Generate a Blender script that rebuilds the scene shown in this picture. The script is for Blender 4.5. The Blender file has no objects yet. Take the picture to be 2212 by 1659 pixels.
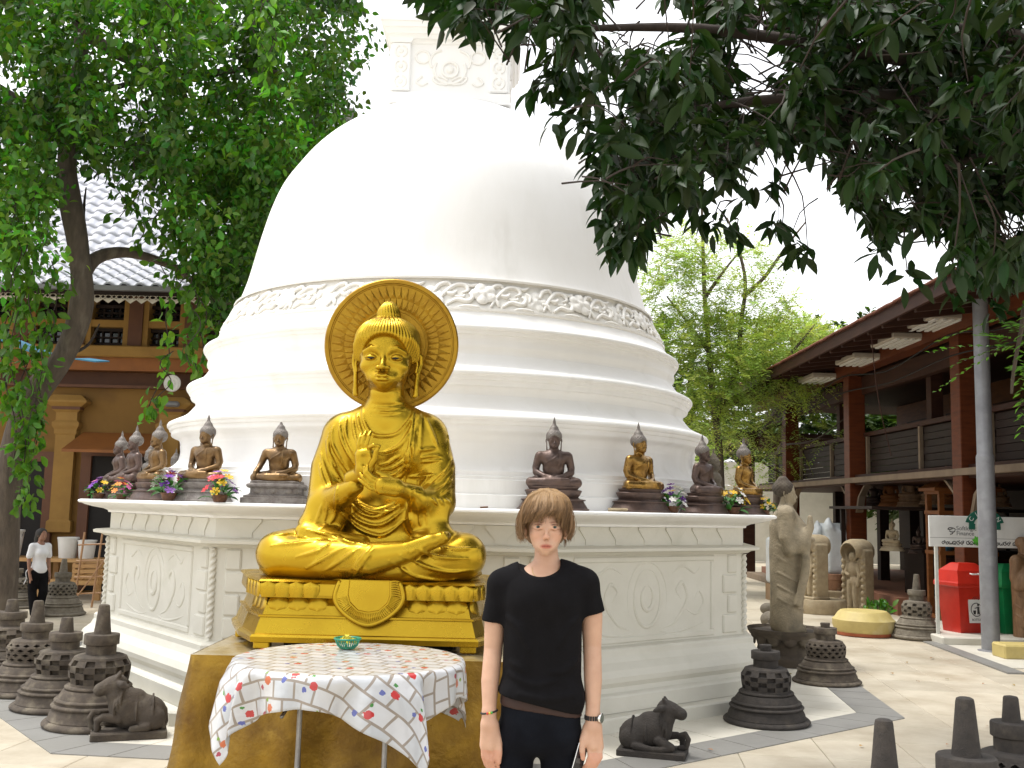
import bpy, math, random
import numpy as np
from math import sin, cos, pi, radians, atan, hypot, sqrt
from mathutils import Vector, Matrix

random.seed(7)
RNG = np.random.default_rng(11)
SC = bpy.context.scene
COL = SC.collection

# ---------------------------------------------------------------- camera
EYE = np.array([0.0, 0.0, 1.70])
FOC = 2212.0                       # focal length in the units of a 2212 x 1659 picture
PITCH = atan(266 / FOC)
ROLL = radians(1.37)
_f = np.array([0, cos(PITCH), sin(PITCH)])
_u0 = np.array([0, -sin(PITCH), cos(PITCH)])
_r0 = np.array([1.0, 0, 0])
_r = cos(ROLL) * _r0 + sin(ROLL) * _u0
_u = -sin(ROLL) * _r0 + cos(ROLL) * _u0
cam_data = bpy.data.cameras.new('camera')
cam = bpy.data.objects.new('camera', cam_data)
COL.objects.link(cam)
cam_data.sensor_fit = 'HORIZONTAL'
cam_data.sensor_width = 36.0
cam_data.lens = 36.0
cam_data.clip_end = 2000
cam.matrix_world = Matrix(((_r[0], _u[0], -_f[0], EYE[0]), (_r[1], _u[1], -_f[1], EYE[1]),
                           (_r[2], _u[2], -_f[2], EYE[2]), (0, 0, 0, 1)))
SC.camera = cam

# ---------------------------------------------------------------- sky and sun
SUN_EL, SUN_AZ = radians(70), radians(-72)   # azimuth from +Y towards +X
world = bpy.data.worlds.new('World')
SC.world = world
world.use_nodes = True
wn, wl = world.node_tree.nodes, world.node_tree.links
wn.clear()
sky = wn.new('ShaderNodeTexSky')
sky.sky_type = 'NISHITA'
sky.sun_disc = False
sky.sun_elevation = SUN_EL
sky.sun_rotation = SUN_AZ
sky.dust_density = 3.0
hs = wn.new('ShaderNodeHueSaturation')
hs.inputs['Saturation'].default_value = 0.22
bg = wn.new('ShaderNodeBackground')
bg.inputs['Strength'].default_value = 0.15
wo = wn.new('ShaderNodeOutputWorld')
wl.new(sky.outputs[0], hs.inputs['Color'])
veil = wn.new('ShaderNodeMix')          # thin even cloud over the whole sky
veil.data_type = 'RGBA'
veil.inputs[0].default_value = 0.5
veil.inputs[7].default_value = (6.0, 6.0, 6.05, 1)
wl.new(hs.outputs[0], veil.inputs[6])
wl.new(veil.outputs[2], bg.inputs['Color'])
wl.new(bg.outputs[0], wo.inputs['Surface'])
sd = bpy.data.lights.new('sun', 'SUN')
sd.energy = 1.2
sd.angle = radians(12)
sd.color = (1.0, 0.97, 0.92)
so = bpy.data.objects.new('sun', sd)
COL.objects.link(so)
_d = Vector((sin(SUN_AZ) * cos(SUN_EL), cos(SUN_AZ) * cos(SUN_EL), sin(SUN_EL)))
so.rotation_euler = _d.to_track_quat('Z', 'Y').to_euler()
so.location = _d * 30
vs = SC.view_settings
vs.view_transform = 'Standard'
vs.look = 'None'
vs.exposure = 1.18
vs.gamma = 1.0
vs.use_curve_mapping = False
try:
    SC.cycles.max_bounces = 8
    SC.cycles.diffuse_bounces = 4
    SC.cycles.transparent_max_bounces = 8
    SC.cycles.use_denoising = True
except Exception:
    pass


# ---------------------------------------------------------------- measuring helpers
def ray(px, py):
    return _f + _r * (px - 1106) / FOC - _u * (py - 829.5) / FOC


def G(px, py, z=0.0):
    d = ray(px, py)
    return EYE + d * ((z - EYE[2]) / d[2])


def P(px, py, Y):
    d = ray(px, py)
    return EYE + d * (Y / d[1])


# ---------------------------------------------------------------- tags
def tag(o, label=None, cat=None, group=None, kind=None):
    if label: o['label'] = label
    if cat: o['category'] = cat
    if group: o['group'] = group
    if kind: o['kind'] = kind
    return o


def thing(name, label, cat, loc=(0, 0, 0), rz=0.0, group=None):
    o = bpy.data.objects.new(name, None)
    COL.objects.link(o)
    o.location = loc
    o.rotation_euler = (0, 0, rz)
    o.empty_display_size = 0.2
    return tag(o, label, cat, group)


def link(name, me, m=None, parent=None, loc=None, rot=None, scale=None):
    o = bpy.data.objects.new(name, me)
    COL.objects.link(o)
    if m is not None and len(me.materials) == 0:
        me.materials.append(m)
    if parent is not None: o.parent = parent
    if loc is not None: o.location = loc
    if rot is not None: o.rotation_euler = rot
    if scale is not None: o.scale = scale
    return o


def remat(o, m):
    """own material on a copy that shares its mesh"""
    o.material_slots[0].link = 'OBJECT'
    o.material_slots[0].material = m
    return o


def copy_tree(o, parent=None):
    c = o.copy()
    COL.objects.link(c)
    if parent is not None: c.parent = parent
    for ch in list(o.children):
        copy_tree(ch, c)
    return c


# ---------------------------------------------------------------- meshes
def np_mesh(name, V, F, smooth=True, tint=None):
    """V (n,3); F list/array of faces (all the same length when an array)"""
    me = bpy.data.meshes.new(name)
    V = np.asarray(V, dtype=np.float32)
    if isinstance(F, np.ndarray):
        nf, k = F.shape
        me.vertices.add(len(V)); me.vertices.foreach_set('co', V.ravel())
        me.loops.add(nf * k); me.loops.foreach_set('vertex_index', F.astype(np.int32).ravel())
        me.polygons.add(nf)
        me.polygons.foreach_set('loop_start', np.arange(0, nf * k, k, dtype=np.int32))
        me.polygons.foreach_set('loop_total', np.full(nf, k, dtype=np.int32))
        me.update(calc_edges=True)
        me.validate()
    else:
        me.from_pydata([tuple(map(float, v)) for v in V], [], [tuple(f) for f in F])
        me.update()
    me.polygons.foreach_set('use_smooth', np.full(len(me.polygons), bool(smooth)))
    if tint is not None:
        a = me.attributes.new('tint', 'FLOAT_COLOR', 'POINT')
        t = np.asarray(tint, dtype=np.float32)
        if t.ndim == 1: t = np.stack([t, t, t], 1)
        a.data.foreach_set('color', np.concatenate([t, np.ones((len(t), 1), np.float32)], 1).ravel())
    return me


class MB:
    """collects simple solids, then links them as one mesh"""

    def __init__(self):
        self.v, self.f = [], []

    def add(self, V, F, M=None):
        n = len(self.v)
        for p in V:
            p = Vector(p)
            self.v.append(M @ p if M is not None else p)
        for f in F: self.f.append([i + n for i in f])
        return self

    def box(self, c, s, rz=0.0, M=None, bev=0.0):
        x, y, z = s[0] / 2, s[1] / 2, s[2] / 2
        R = Matrix.Translation(Vector(c)) @ Matrix.Rotation(rz, 4, 'Z')
        if M is not None: R = M @ R
        if bev <= 0:
            V = [(i * x, j * y, k * z) for i in (-1, 1) for j in (-1, 1) for k in (-1, 1)]
            F = [(0, 1, 3, 2), (4, 6, 7, 5), (0, 4, 5, 1), (2, 3, 7, 6), (0, 2, 6, 4), (1, 5, 7, 3)]
            return self.add(V, F, R)
        b = min(bev, x * .9, y * .9, z * .9)
        V = []; idx = {}
        for i in (-1, 1):
            for j in (-1, 1):
                for k in (-1, 1):
                    for a, q in enumerate(((x, y - b, z - b), (x - b, y, z - b), (x - b, y - b, z))):
                        idx[i, j, k, a] = len(V); V.append((i * q[0], j * q[1], k * q[2]))
        F = []
        for i in (-1, 1):
            F.append([idx[i, -1, -1, 0], idx[i, 1, -1, 0], idx[i, 1, 1, 0], idx[i, -1, 1, 0]][::i])
            F.append([idx[-1, i, -1, 1], idx[-1, i, 1, 1], idx[1, i, 1, 1], idx[1, i, -1, 1]][::i])
            F.append([idx[-1, -1, i, 2], idx[1, -1, i, 2], idx[1, 1, i, 2], idx[-1, 1, i, 2]][::i])
            for j in (-1, 1):
                F.append([idx[i, j, -1, 0], idx[i, j, -1, 1], idx[i, j, 1, 1], idx[i, j, 1, 0]][::-i * j])
                F.append([idx[i, -1, j, 0], idx[i, -1, j, 2], idx[i, 1, j, 2], idx[i, 1, j, 0]][::i * j])
                F.append([idx[-1, i, j, 1], idx[-1, i, j, 2], idx[1, i, j, 2], idx[1, i, j, 1]][::-i * j])
                for k in (-1, 1):
                    F.append([idx[i, j, k, 0], idx[i, j, k, 1], idx[i, j, k, 2]][::i * j * k])
        return self.add(V, F, R)

    def lathe(self, prof, c=(0, 0, 0), n=32, M=None, cap=True, a0=0.0, a1=2 * pi):
        full = abs(a1 - a0 - 2 * pi) < 1e-6
        m = n if full else n + 1
        V = []; F = []
        for (r, z) in prof:
            for i in range(m):
                a = a0 + (a1 - a0) * i / n
                V.append((c[0] + r * cos(a), c[1] + r * sin(a), c[2] + z))
        for j in range(len(prof) - 1):
            for i in range(n):
                i2 = (i + 1) % m
                F.append((j * m + i, j * m + i2, (j + 1) * m + i2, (j + 1) * m + i))
        if cap and full:
            F.append(tuple(range(m))[::-1])
            F.append(tuple((len(prof) - 1) * m + i for i in range(m)))
        return self.add(V, F, M)

    def tube(self, pts, rad, n=8, M=None, cap=True):
        pts = [Vector(p) for p in pts]
        rs = rad if isinstance(rad, (list, tuple)) else [rad] * len(pts)
        V = []; F = []
        t0 = (pts[1] - pts[0]).normalized()
        u = t0.orthogonal().normalized()
        for k, p in enumerate(pts):
            t = (pts[min(k + 1, len(pts) - 1)] - pts[max(k - 1, 0)])
            t = t.normalized() if t.length > 1e-9 else t0
            u = (u - t * u.dot(t))
            u = u.normalized() if u.length > 1e-6 else t.orthogonal().normalized()
            w = t.cross(u)
            for i in range(n):
                a = 2 * pi * i / n
                V.append(p + (u * cos(a) + w * sin(a)) * rs[k])
        for k in range(len(pts) - 1):
            for i in range(n):
                F.append((k * n + i, k * n + (i + 1) % n, (k + 1) * n + (i + 1) % n, (k + 1) * n + i))
        if cap:
            F.append(tuple(range(n))[::-1]); F.append(tuple((len(pts) - 1) * n + i for i in range(n)))
        return self.add(V, F, M)

    def prism(self, poly, z0, z1, M=None):
        n = len(poly)
        V = [(x, y, z0) for x, y in poly] + [(x, y, z1) for x, y in poly]
        F = [(i, (i + 1) % n, n + (i + 1) % n, n + i) for i in range(n)] + [tuple(range(n))[::-1], tuple(range(n, 2 * n))]
        return self.add(V, F, M)

    def loft(self, rings, M=None, cap=True):
        n = len(rings[0]); V = []; F = []
        for r in rings: V += list(r)
        for k in range(len(rings) - 1):
            for i in range(n):
                F.append((k * n + i, k * n + (i + 1) % n, (k + 1) * n + (i + 1) % n, (k + 1) * n + i))
        if cap:
            F.append(tuple(range(n))[::-1]); F.append(tuple((len(rings) - 1) * n + i for i in range(n)))
        return self.add(V, F, M)

    def mesh(self, name, smooth=False):
        me = bpy.data.meshes.new(name)
        me.from_pydata([tuple(v) for v in self.v], [], self.f)
        me.update()
        if smooth == 'auto':
            me.polygons.foreach_set('use_smooth', np.full(len(me.polygons), True))
            try: me.set_sharp_from_angle(angle=radians(38))
            except Exception: pass
        else:
            me.polygons.foreach_set('use_smooth', np.full(len(me.polygons), bool(smooth)))
        return me

    def build(self, name, m, parent=None, smooth=False, loc=None, rot=None, scale=None):
        return link(name, self.mesh(name, smooth), m, parent, loc, rot, scale)


# ---------------------------------------------------------------- solids grown from distance fields
def smin(a, b, k):
    if k <= 0: return np.minimum(a, b)
    h = np.maximum(k - np.abs(a - b), 0.0) / k
    return np.minimum(a, b) - h * h * k * 0.25


class Sdf:
    def __init__(self, lo, hi, h):
        self.lo = np.array(lo, float); self.h = float(h)
        self.n = np.ceil((np.array(hi, float) - self.lo) / h).astype(int) + 1
        self.v = np.full(self.n, 9.0, np.float32)
        self.ax = [(self.lo[i] + np.arange(self.n[i]) * h).astype(np.float32) for i in range(3)]

    def _sub(self, lo, hi, m):
        s = []
        for i in range(3):
            a = int(np.floor((lo[i] - m - self.lo[i]) / self.h)); b = int(np.ceil((hi[i] + m - self.lo[i]) / self.h)) + 1
            a = max(a, 0); b = min(b, self.n[i])
            if a >= b: return None, None
            s.append(slice(a, b))
        X = self.ax[0][s[0]][:, None, None]; Y = self.ax[1][s[1]][None, :, None]; Z = self.ax[2][s[2]][None, None, :]
        return tuple(s), (X, Y, Z)

    def op(self, fn, lo, hi, k, cut=False):
        s, g = self._sub(lo, hi, k + 2.5 * self.h)
        if s is None: return self
        d = fn(*g).astype(np.float32)
        self.v[s] = -smin(-self.v[s], d, k) if cut else smin(self.v[s], d, k)
        return self

    @staticmethod
    def _cap(a, b, ra, rb):
        a = np.asarray(a, float); b = np.asarray(b, float); ab = b - a; L = max(float(ab @ ab), 1e-12)

        def fn(X, Y, Z):
            t = np.clip(((X - a[0]) * ab[0] + (Y - a[1]) * ab[1] + (Z - a[2]) * ab[2]) / L, 0, 1)
            return np.sqrt((X - a[0] - t * ab[0]) ** 2 + (Y - a[1] - t * ab[1]) ** 2 + (Z - a[2] - t * ab[2]) ** 2) - (ra + (rb - ra) * t)
        return fn

    def chain(self, pts, rad, k=0.0, cut=False):
        pts = [np.asarray(p, float) for p in pts]
        rs = list(rad) if isinstance(rad, (list, tuple, np.ndarray)) else [rad] * len(pts)
        if len(pts) == 1: pts = pts * 2; rs = rs * 2
        m = max(rs)
        lo = np.min(pts, 0) - m; hi = np.max(pts, 0) + m
        fns = [self._cap(pts[i], pts[i + 1], rs[i], rs[i + 1]) for i in range(len(pts) - 1)]

        def fn(X, Y, Z):
            d = fns[0](X, Y, Z)
            for f in fns[1:]: d = np.minimum(d, f(X, Y, Z))
            return d
        return self.op(fn, lo, hi, k, cut)

    def ell(self, c, r, k=0.0, rot=None, cut=False):
        c = np.asarray(c, float); r = np.asarray(r, float)
        R = np.eye(3) if rot is None else np.array(rot.to_3x3())
        m = r.max() if rot is not None else r

        def fn(X, Y, Z):
            x, y, z = X - c[0], Y - c[1], Z - c[2]
            if rot is not None:
                x, y, z = (R[0, 0] * x + R[1, 0] * y + R[2, 0] * z, R[0, 1] * x + R[1, 1] * y + R[2, 1] * z, R[0, 2] * x + R[1, 2] * y + R[2, 2] * z)
            k0 = np.sqrt((x / r[0]) ** 2 + (y / r[1]) ** 2 + (z / r[2]) ** 2)
            k1 = np.sqrt((x / r[0] ** 2) ** 2 + (y / r[1] ** 2) ** 2 + (z / r[2] ** 2) ** 2)
            return k0 * (k0 - 1.0) / np.maximum(k1, 1e-6)
        return self.op(fn, c - m, c + m, k, cut)

    def box(self, c, half, rnd=0.0, k=0.0, rz=0.0, cut=False):
        c = np.asarray(c, float); hf = np.asarray(half, float)
        ca, sa = cos(rz), sin(rz)
        m = hf.max() + rnd

        def fn(X, Y, Z):
            x, y, z = X - c[0], Y - c[1], Z - c[2]
            x, y = ca * x + sa * y, -sa * x + ca * y
            qx, qy, qz = np.abs(x) - hf[0] + rnd, np.abs(y) - hf[1] + rnd, np.abs(z) - hf[2] + rnd
            return np.sqrt(np.maximum(qx, 0) ** 2 + np.maximum(qy, 0) ** 2 + np.maximum(qz, 0) ** 2) + np.minimum(np.maximum(np.maximum(qx, qy), qz), 0) - rnd
        return self.op(fn, c - m, c + m, k, cut)

    def front(self, x, z, default=None):
        """y of the surface first met from -Y at (x, z)"""
        i = int(round((x - self.lo[0]) / self.h)); j = int(round((z - self.lo[2]) / self.h))
        if not (0 <= i < self.n[0] and 0 <= j < self.n[2]): return default
        c = self.v[i, :, j]; w = np.nonzero(c < 0)[0]
        if len(w) == 0: return default
        q = w[0]
        if q == 0: return self.lo[1]
        t = c[q - 1] / (c[q - 1] - c[q])
        return self.lo[1] + (q - 1 + min(max(t, 0), 1)) * self.h

    def ridge(self, xz, r, k, cut=False, sub=4, sink=0.0, taper=True):
        """a fold (or groove) lying on the front of what is there, along (x, z) points"""
        xz = spline(xz, sub); pts = []; src = []
        for q in xz:
            y = self.front(q[0], q[1])
            if y is not None: pts.append((q[0], y + sink, q[1]))
        if len(pts) < 2: return self
        n = len(pts)
        rs = [r * (min(1, .35 + 2.6 * min(i, n - 1 - i) / n) if taper else 1) for i in range(n)]
        return self.chain(pts, rs, k, cut)

    def nets(self):
        v = self.v; s = v < 0
        nx, ny, nz = v.shape
        c = [s[i:nx - 1 + i, j:ny - 1 + j, k:nz - 1 + k] for i in (0, 1) for j in (0, 1) for k in (0, 1)]
        cnt = sum(q.astype(np.int8) for q in c)
        act = (cnt > 0) & (cnt < 8)
        I, J, K = np.nonzero(act)
        ids = np.full(act.shape, -1, np.int32); ids[I, J, K] = np.arange(len(I))
        acc = np.zeros((len(I), 3)); num = np.zeros(len(I))
        off = [(i, j, k) for i in (0, 1) for j in (0, 1) for k in (0, 1)]
        for a in off:
            for ax in range(3):
                if a[ax]: continue
                b = list(a); b[ax] = 1
                va = v[I + a[0], J + a[1], K + a[2]]; vb = v[I + b[0], J + b[1], K + b[2]]
                m = (va < 0) != (vb < 0)
                t = np.where(m, va / np.where(m, va - vb, 1), 0)
                for d in range(3):
                    acc[:, d] += np.where(m, a[d] + (t if d == ax else 0), 0)
                num += m
        V = (np.stack([I, J, K], 1) + acc / num[:, None]) * self.h + self.lo
        F = []
        for ax in range(3):
            o1, o2 = [q for q in range(3) if q != ax]
            sl0 = [slice(1, None)] * 3; sl1 = [slice(1, None)] * 3
            sl0[ax] = slice(0, -1); sl1[ax] = slice(1, None)
            sl0[o1] = sl1[o1] = slice(1, -1); sl0[o2] = sl1[o2] = slice(1, -1)
            A = s[tuple(sl0)]; B = s[tuple(sl1)]
            w = np.nonzero(A != B)
            p = [None] * 3
            p[ax] = w[ax]; p[o1] = w[o1] + 1; p[o2] = w[o2] + 1
            flip = A[w]

            def cell(d1, d2):
                q = [None] * 3
                q[ax] = p[ax]; q[o1] = p[o1] - d1; q[o2] = p[o2] - d2
                return ids[q[0], q[1], q[2]]
            q = np.stack([cell(1, 1), cell(0, 1), cell(0, 0), cell(1, 0)], 1)
            if ax == 1: flip = ~flip
            q[~flip] = q[~flip][:, ::-1]
            F.append(q)
        F = np.concatenate(F)
        return V, F[(F >= 0).all(1)]

    def build(self, name, m, parent=None, relax=1, tint=None, loc=None):
        V, F = self.nets()
        for _ in range(relax):
            A = np.zeros_like(V); n = np.zeros(len(V))
            for a in range(4):
                b = (a + 1) % 4
                np.add.at(A, F[:, a], V[F[:, b]]); np.add.at(n, F[:, a], 1)
                np.add.at(A, F[:, b], V[F[:, a]]); np.add.at(n, F[:, b], 1)
            V = V * .45 + .55 * A / np.maximum(n, 1)[:, None]
        me = np_mesh(name, V, F, True, tint(V) if tint else None)
        return link(name, me, m, parent, loc)


def spline(pts, sub=4):
    """Catmull-Rom through pts"""
    p = [np.asarray(q, float) for q in pts]
    if len(p) < 3:
        return [p[0] + (p[-1] - p[0]) * i / (sub * 2) for i in range(sub * 2 + 1)]
    p = [2 * p[0] - p[1]] + p + [2 * p[-1] - p[-2]]
    out = []
    for i in range(1, len(p) - 2):
        for s in range(sub):
            t = s / sub
            out.append(.5 * ((2 * p[i]) + (-p[i - 1] + p[i + 1]) * t + (2 * p[i - 1] - 5 * p[i] + 4 * p[i + 1] - p[i + 2]) * t * t + (-p[i - 1] + 3 * p[i] - 3 * p[i + 1] + p[i + 2]) * t ** 3))
    out.append(p[-2])
    return out


# ---------------------------------------------------------------- materials
def mat(name, col, rough=.6, metal=0.0, col2=None, scale=4.0, detail=6.0, mix=(.35, .7), bump=0.0, bscale=None,
        spec=.5, tint=False, coat=0.0, sheen=0.0, rvar=0.0, stretch=None, transl=None, sss=0.0, coord='Object', orand=0.0, col3=None, scale3=1.0, mix3=(.55, .75)):
    m = bpy.data.materials.new(name)
    m.use_nodes = True
    N, L = m.node_tree.nodes, m.node_tree.links
    N.clear()
    out = N.new('ShaderNodeOutputMaterial')
    b = N.new('ShaderNodeBsdfPrincipled')
    b.inputs['Roughness'].default_value = rough
    b.inputs['Metallic'].default_value = metal
    b.inputs['Specular IOR Level'].default_value = spec
    b.inputs['Coat Weight'].default_value = coat
    b.inputs['Sheen Weight'].default_value = sheen
    if sss:
        b.inputs['Subsurface Weight'].default_value = sss
        b.inputs['Subsurface Radius'].default_value = (.012, .005, .003)
        b.inputs['Subsurface Scale'].default_value = 1.0
    tc = N.new('ShaderNodeTexCoord')
    mp = N.new('ShaderNodeMapping')
    if coord == 'World':
        L.new(N.new('ShaderNodeNewGeometry').outputs['Position'], mp.inputs[0])
    else:
        L.new(tc.outputs[coord], mp.inputs[0])
    if stretch: mp.inputs['Scale'].default_value = stretch

    def noise(sc, det=detail, ro=.6):
        n = N.new('ShaderNodeTexNoise')
        n.inputs['Scale'].default_value = sc; n.inputs['Detail'].default_value = det; n.inputs['Roughness'].default_value = ro
        L.new(mp.outputs[0], n.inputs['Vector'])
        return n

    def mixc(fac, a, c):
        x = N.new('ShaderNodeMix'); x.data_type = 'RGBA'
        L.new(fac, x.inputs[0])
        for s, i in ((a, 6), (c, 7)):
            if isinstance(s, (tuple, list)): x.inputs[i].default_value = (*s, 1)
            else: L.new(s, x.inputs[i])
        return x.outputs[2]

    def band(src, lo, hi):
        r = N.new('ShaderNodeMapRange'); r.inputs['From Min'].default_value = lo; r.inputs['From Max'].default_value = hi
        r.clamp = True
        L.new(src, r.inputs[0]); return r.outputs[0]
    c = None
    nz = None
    if col2 is not None:
        nz = noise(scale)
        c = mixc(band(nz.outputs[0], *mix), col, col2)
    if col3 is not None:
        n3 = noise(scale3, 4)
        c = mixc(band(n3.outputs[0], *mix3), c if c is not None else col, col3)
    if tint:
        at = N.new('ShaderNodeAttribute'); at.attribute_name = 'tint'
        mu = N.new('ShaderNodeMix'); mu.data_type = 'RGBA'; mu.blend_type = 'MULTIPLY'; mu.inputs[0].default_value = 1
        if c is not None: L.new(c, mu.inputs[6])
        else: mu.inputs[6].default_value = (*col, 1)
        L.new(at.outputs['Color'], mu.inputs[7])
        c = mu.outputs[2]
    if orand:
        oi = N.new('ShaderNodeObjectInfo')
        rr_ = N.new('ShaderNodeMapRange'); rr_.inputs['To Min'].default_value = 1 - orand; rr_.inputs['To Max'].default_value = 1 + orand * .5
        L.new(oi.outputs['Random'], rr_.inputs[0])
        mo_ = N.new('ShaderNodeMix'); mo_.data_type = 'RGBA'; mo_.blend_type = 'MULTIPLY'; mo_.inputs[0].default_value = 1
        L.new(c, mo_.inputs[6]); L.new(rr_.outputs[0], mo_.inputs[7]); c = mo_.outputs[2]
    if c is not None: L.new(c, b.inputs['Base Color'])
    else: b.inputs['Base Color'].default_value = (*col, 1)
    if rvar:
        n2 = noise((bscale or scale) * .5)
        r = N.new('ShaderNodeMapRange'); r.inputs['To Min'].default_value = rough - rvar; r.inputs['To Max'].default_value = rough + rvar
        r.inputs['From Min'].default_value = .3; r.inputs['From Max'].default_value = .7
        L.new(n2.outputs[0], r.inputs[0]); L.new(r.outputs[0], b.inputs['Roughness'])
    if bump:
        nb = noise(bscale or scale * 3, 8)
        bp = N.new('ShaderNodeBump'); bp.inputs['Strength'].default_value = 1.0; bp.inputs['Distance'].default_value = bump
        L.new(nb.outputs[0], bp.inputs['Height']); L.new(bp.outputs[0], b.inputs['Normal'])
    sh = b.outputs[0]
    if transl:
        t = N.new('ShaderNodeBsdfTranslucent')
        hsn = N.new('ShaderNodeMix'); hsn.data_type = 'RGBA'; hsn.blend_type = 'MULTIPLY'; hsn.inputs[0].default_value = 1
        if c is not None: L.new(c, hsn.inputs[6])
        else: hsn.inputs[6].default_value = (*col, 1)
        hsn.inputs[7].default_value = (*transl[1], 1)
        L.new(hsn.outputs[2], t.inputs[0])
        ms = N.new('ShaderNodeMixShader'); ms.inputs[0].default_value = transl[0]
        L.new(sh, ms.inputs[1]); L.new(t.outputs[0], ms.inputs[2]); sh = ms.outputs[0]
    L.new(sh, out.inputs['Surface'])
    m['bsdf'] = b.name
    return m


M = {}
M['white'] = mat('white_plaster', (.84, .835, .815), .75, col2=(.79, .78, .75), scale=2.2, mix=(.45, .8), bump=.004, bscale=9, col3=(.64, .63, .59), scale3=1.9, mix3=(.56, .85), stretch=(1, 1, .22))
M['white_relief'] = mat('relief_plaster', (.80, .785, .745), .75, col2=(.74, .72, .67), scale=5, mix=(.4, .8), bump=.003, bscale=30)
M['wall'] = mat('terrace_plaster', (.63, .61, .535), .7, col2=(.56, .54, .46), scale=2.2, mix=(.4, .8), bump=.003, bscale=14, col3=(.48, .47, .38), scale3=1.4, mix3=(.6, .9))
M['gold'] = mat('gold_paint', (.47, .305, .020), .29, .90, col2=(.38, .23, .014), scale=2.5, mix=(.4, .75), bump=.0006, bscale=12, rvar=.06)
M['gold_dull'] = mat('gold_paint_worn', (.36, .205, .016), .40, .8, col2=(.27, .14, .010), scale=9, mix=(.4, .75), bump=.003, bscale=40, rvar=.08)
M['bronze'] = mat('bronze', (.20, .120, .050), .36, .78, col2=(.10, .064, .036), scale=9, mix=(.4, .7), bump=.002, bscale=40, rvar=.1)
M['bronze_gold'] = mat('bronze_polished', (.33, .19, .045), .3, .85, col2=(.17, .095, .03), scale=8, mix=(.4, .7), bump=.002, bscale=40, rvar=.1)
M['bronze_dark'] = mat('bronze_dark', (.115, .075, .06), .45, .55, col2=(.07, .05, .045), scale=9, mix=(.4, .7), bump=.002, bscale=40, rvar=.1)
M['patina'] = mat('bronze_patina', (.22, .20, .18), .55, .4, col2=(.12, .10, .09), scale=14, mix=(.35, .7), bump=.006, bscale=50)
M['lava'] = mat('lava_stone', (.095, .074, .054), .9, col2=(.058, .046, .036), scale=7, mix=(.35, .7), bump=.006, bscale=60, col3=(.19, .16, .115), scale3=3, mix3=(.50, .75), orand=.22)
M['lava_dark'] = mat('lava_stone_dark', (.050, .042, .036), .9, col2=(.030, .026, .023), scale=7, mix=(.35, .7), bump=.006, bscale=60, col3=(.085, .07, .055), scale3=3, mix3=(.55, .8), orand=.22)
M['lava_pale'] = mat('lava_stone_pale', (.19, .165, .125), .9, col2=(.12, .10, .075), scale=7, mix=(.35, .7), bump=.006, bscale=60, col3=(.26, .23, .18), scale3=3, mix3=(.52, .8), orand=.22)
M['sandstone'] = mat('sandstone', (.40, .32, .20), .9, col2=(.27, .21, .13), scale=6, mix=(.35, .7), bump=.008, bscale=45, col3=(.48, .41, .28), scale3=2.5, mix3=(.5, .8))
M['sand_grey'] = mat('weathered_stone', (.36, .30, .205), .9, col2=(.22, .185, .125), scale=6, mix=(.35, .72), bump=.01, bscale=40, col3=(.10, .09, .065), scale3=3.5, mix3=(.55, .8))
M['slab'] = mat('paving_stone', (.53, .475, .375), .55, col2=(.41, .355, .265), scale=2.6, mix=(.33, .68), bump=.002, bscale=25, col3=(.33, .27, .185), scale3=1.1, mix3=(.52, .78), rvar=.1, orand=.10, coord='World')
M['ground'] = mat('ground_cement', (.56, .50, .39), .6, col2=(.46, .39, .28), scale=1.5, mix=(.4, .75), bump=.003, bscale=15, col3=(.40, .33, .24), scale3=.5, mix3=(.55, .85))
M['band'] = mat('grey_slate_paving', (.225, .22, .205), .55, col2=(.175, .17, .16), scale=2, mix=(.4, .75), bump=.002, bscale=25, col3=(.235, .23, .205), scale3=1, mix3=(.5, .8), coord='World')
M['white_tile'] = mat('white_paving', (.64, .61, .53), .5, col2=(.53, .50, .42), scale=2.0, mix=(.4, .75), bump=.002, bscale=25)
M['dark'] = mat('dark_void', (.012, .010, .009), .9)

# ================================================================ GROUND
OC = np.array([-0.75, 11.2])      # axis of the stupa
OROT = radians(-6)
COS8 = cos(pi / 8)


def octa(a, n=8):
    return [(OC[0] + a / COS8 * cos(OROT - pi / 2 - pi / 8 + i * pi / 4), OC[1] + a / COS8 * sin(OROT - pi / 2 - pi / 8 + i * pi / 4)) for i in range(8)]


def oct_dist(x, y):
    return max((x - OC[0]) * cos(OROT - pi / 2 + i * pi / 4) + (y - OC[1]) * sin(OROT - pi / 2 + i * pi / 4) for i in range(8))


g = MB().prism([(-400, -400), (400, -400), (400, 400), (-400, 400)], -.3, -.05).build('ground', M['ground'])
g['kind'] = 'structure'
paving = bpy.data.objects.new('courtyard_paving', None); COL.objects.link(paving); paving['kind'] = 'structure'
PS = .62
cells = []
ca, sa = cos(OROT), sin(OROT)
for i in range(-34, 34):
    for j in range(-26, 44):
        x = OC[0] + ca * i * PS - sa * j * PS; y = OC[1] + sa * i * PS + ca * j * PS
        if not (-14 < x < 14 and -4 < y < 27): continue
        if oct_dist(x, y) < 3.0: continue
        vis = y > 6.2 and abs(x) < .52 * y + .4
        cells.append((0 if vis else 1, hypot(x, y), x, y))
cells.sort()
slab_mesh = MB().box((0, 0, -.025), (PS - .004, PS - .004, .05), bev=.004).mesh('paving_slab')
for n_, (v_, d_, x, y) in enumerate(cells[:300]):
    o = link('paving_slab', slab_mesh, M['slab'], paving, (x, y, -.001 * random.random()), (0, 0, OROT + random.choice((0, pi / 2, pi))))
mb = MB()
for (v_, d_, x, y) in cells[300:]:
    mb.box((x, y, -.0255 - .001 * random.random()), (PS - .004, PS - .004, .05), OROT)
o = mb.build('paving_slabs', M['slab'], paving); o['kind'] = 'stuff'


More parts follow.
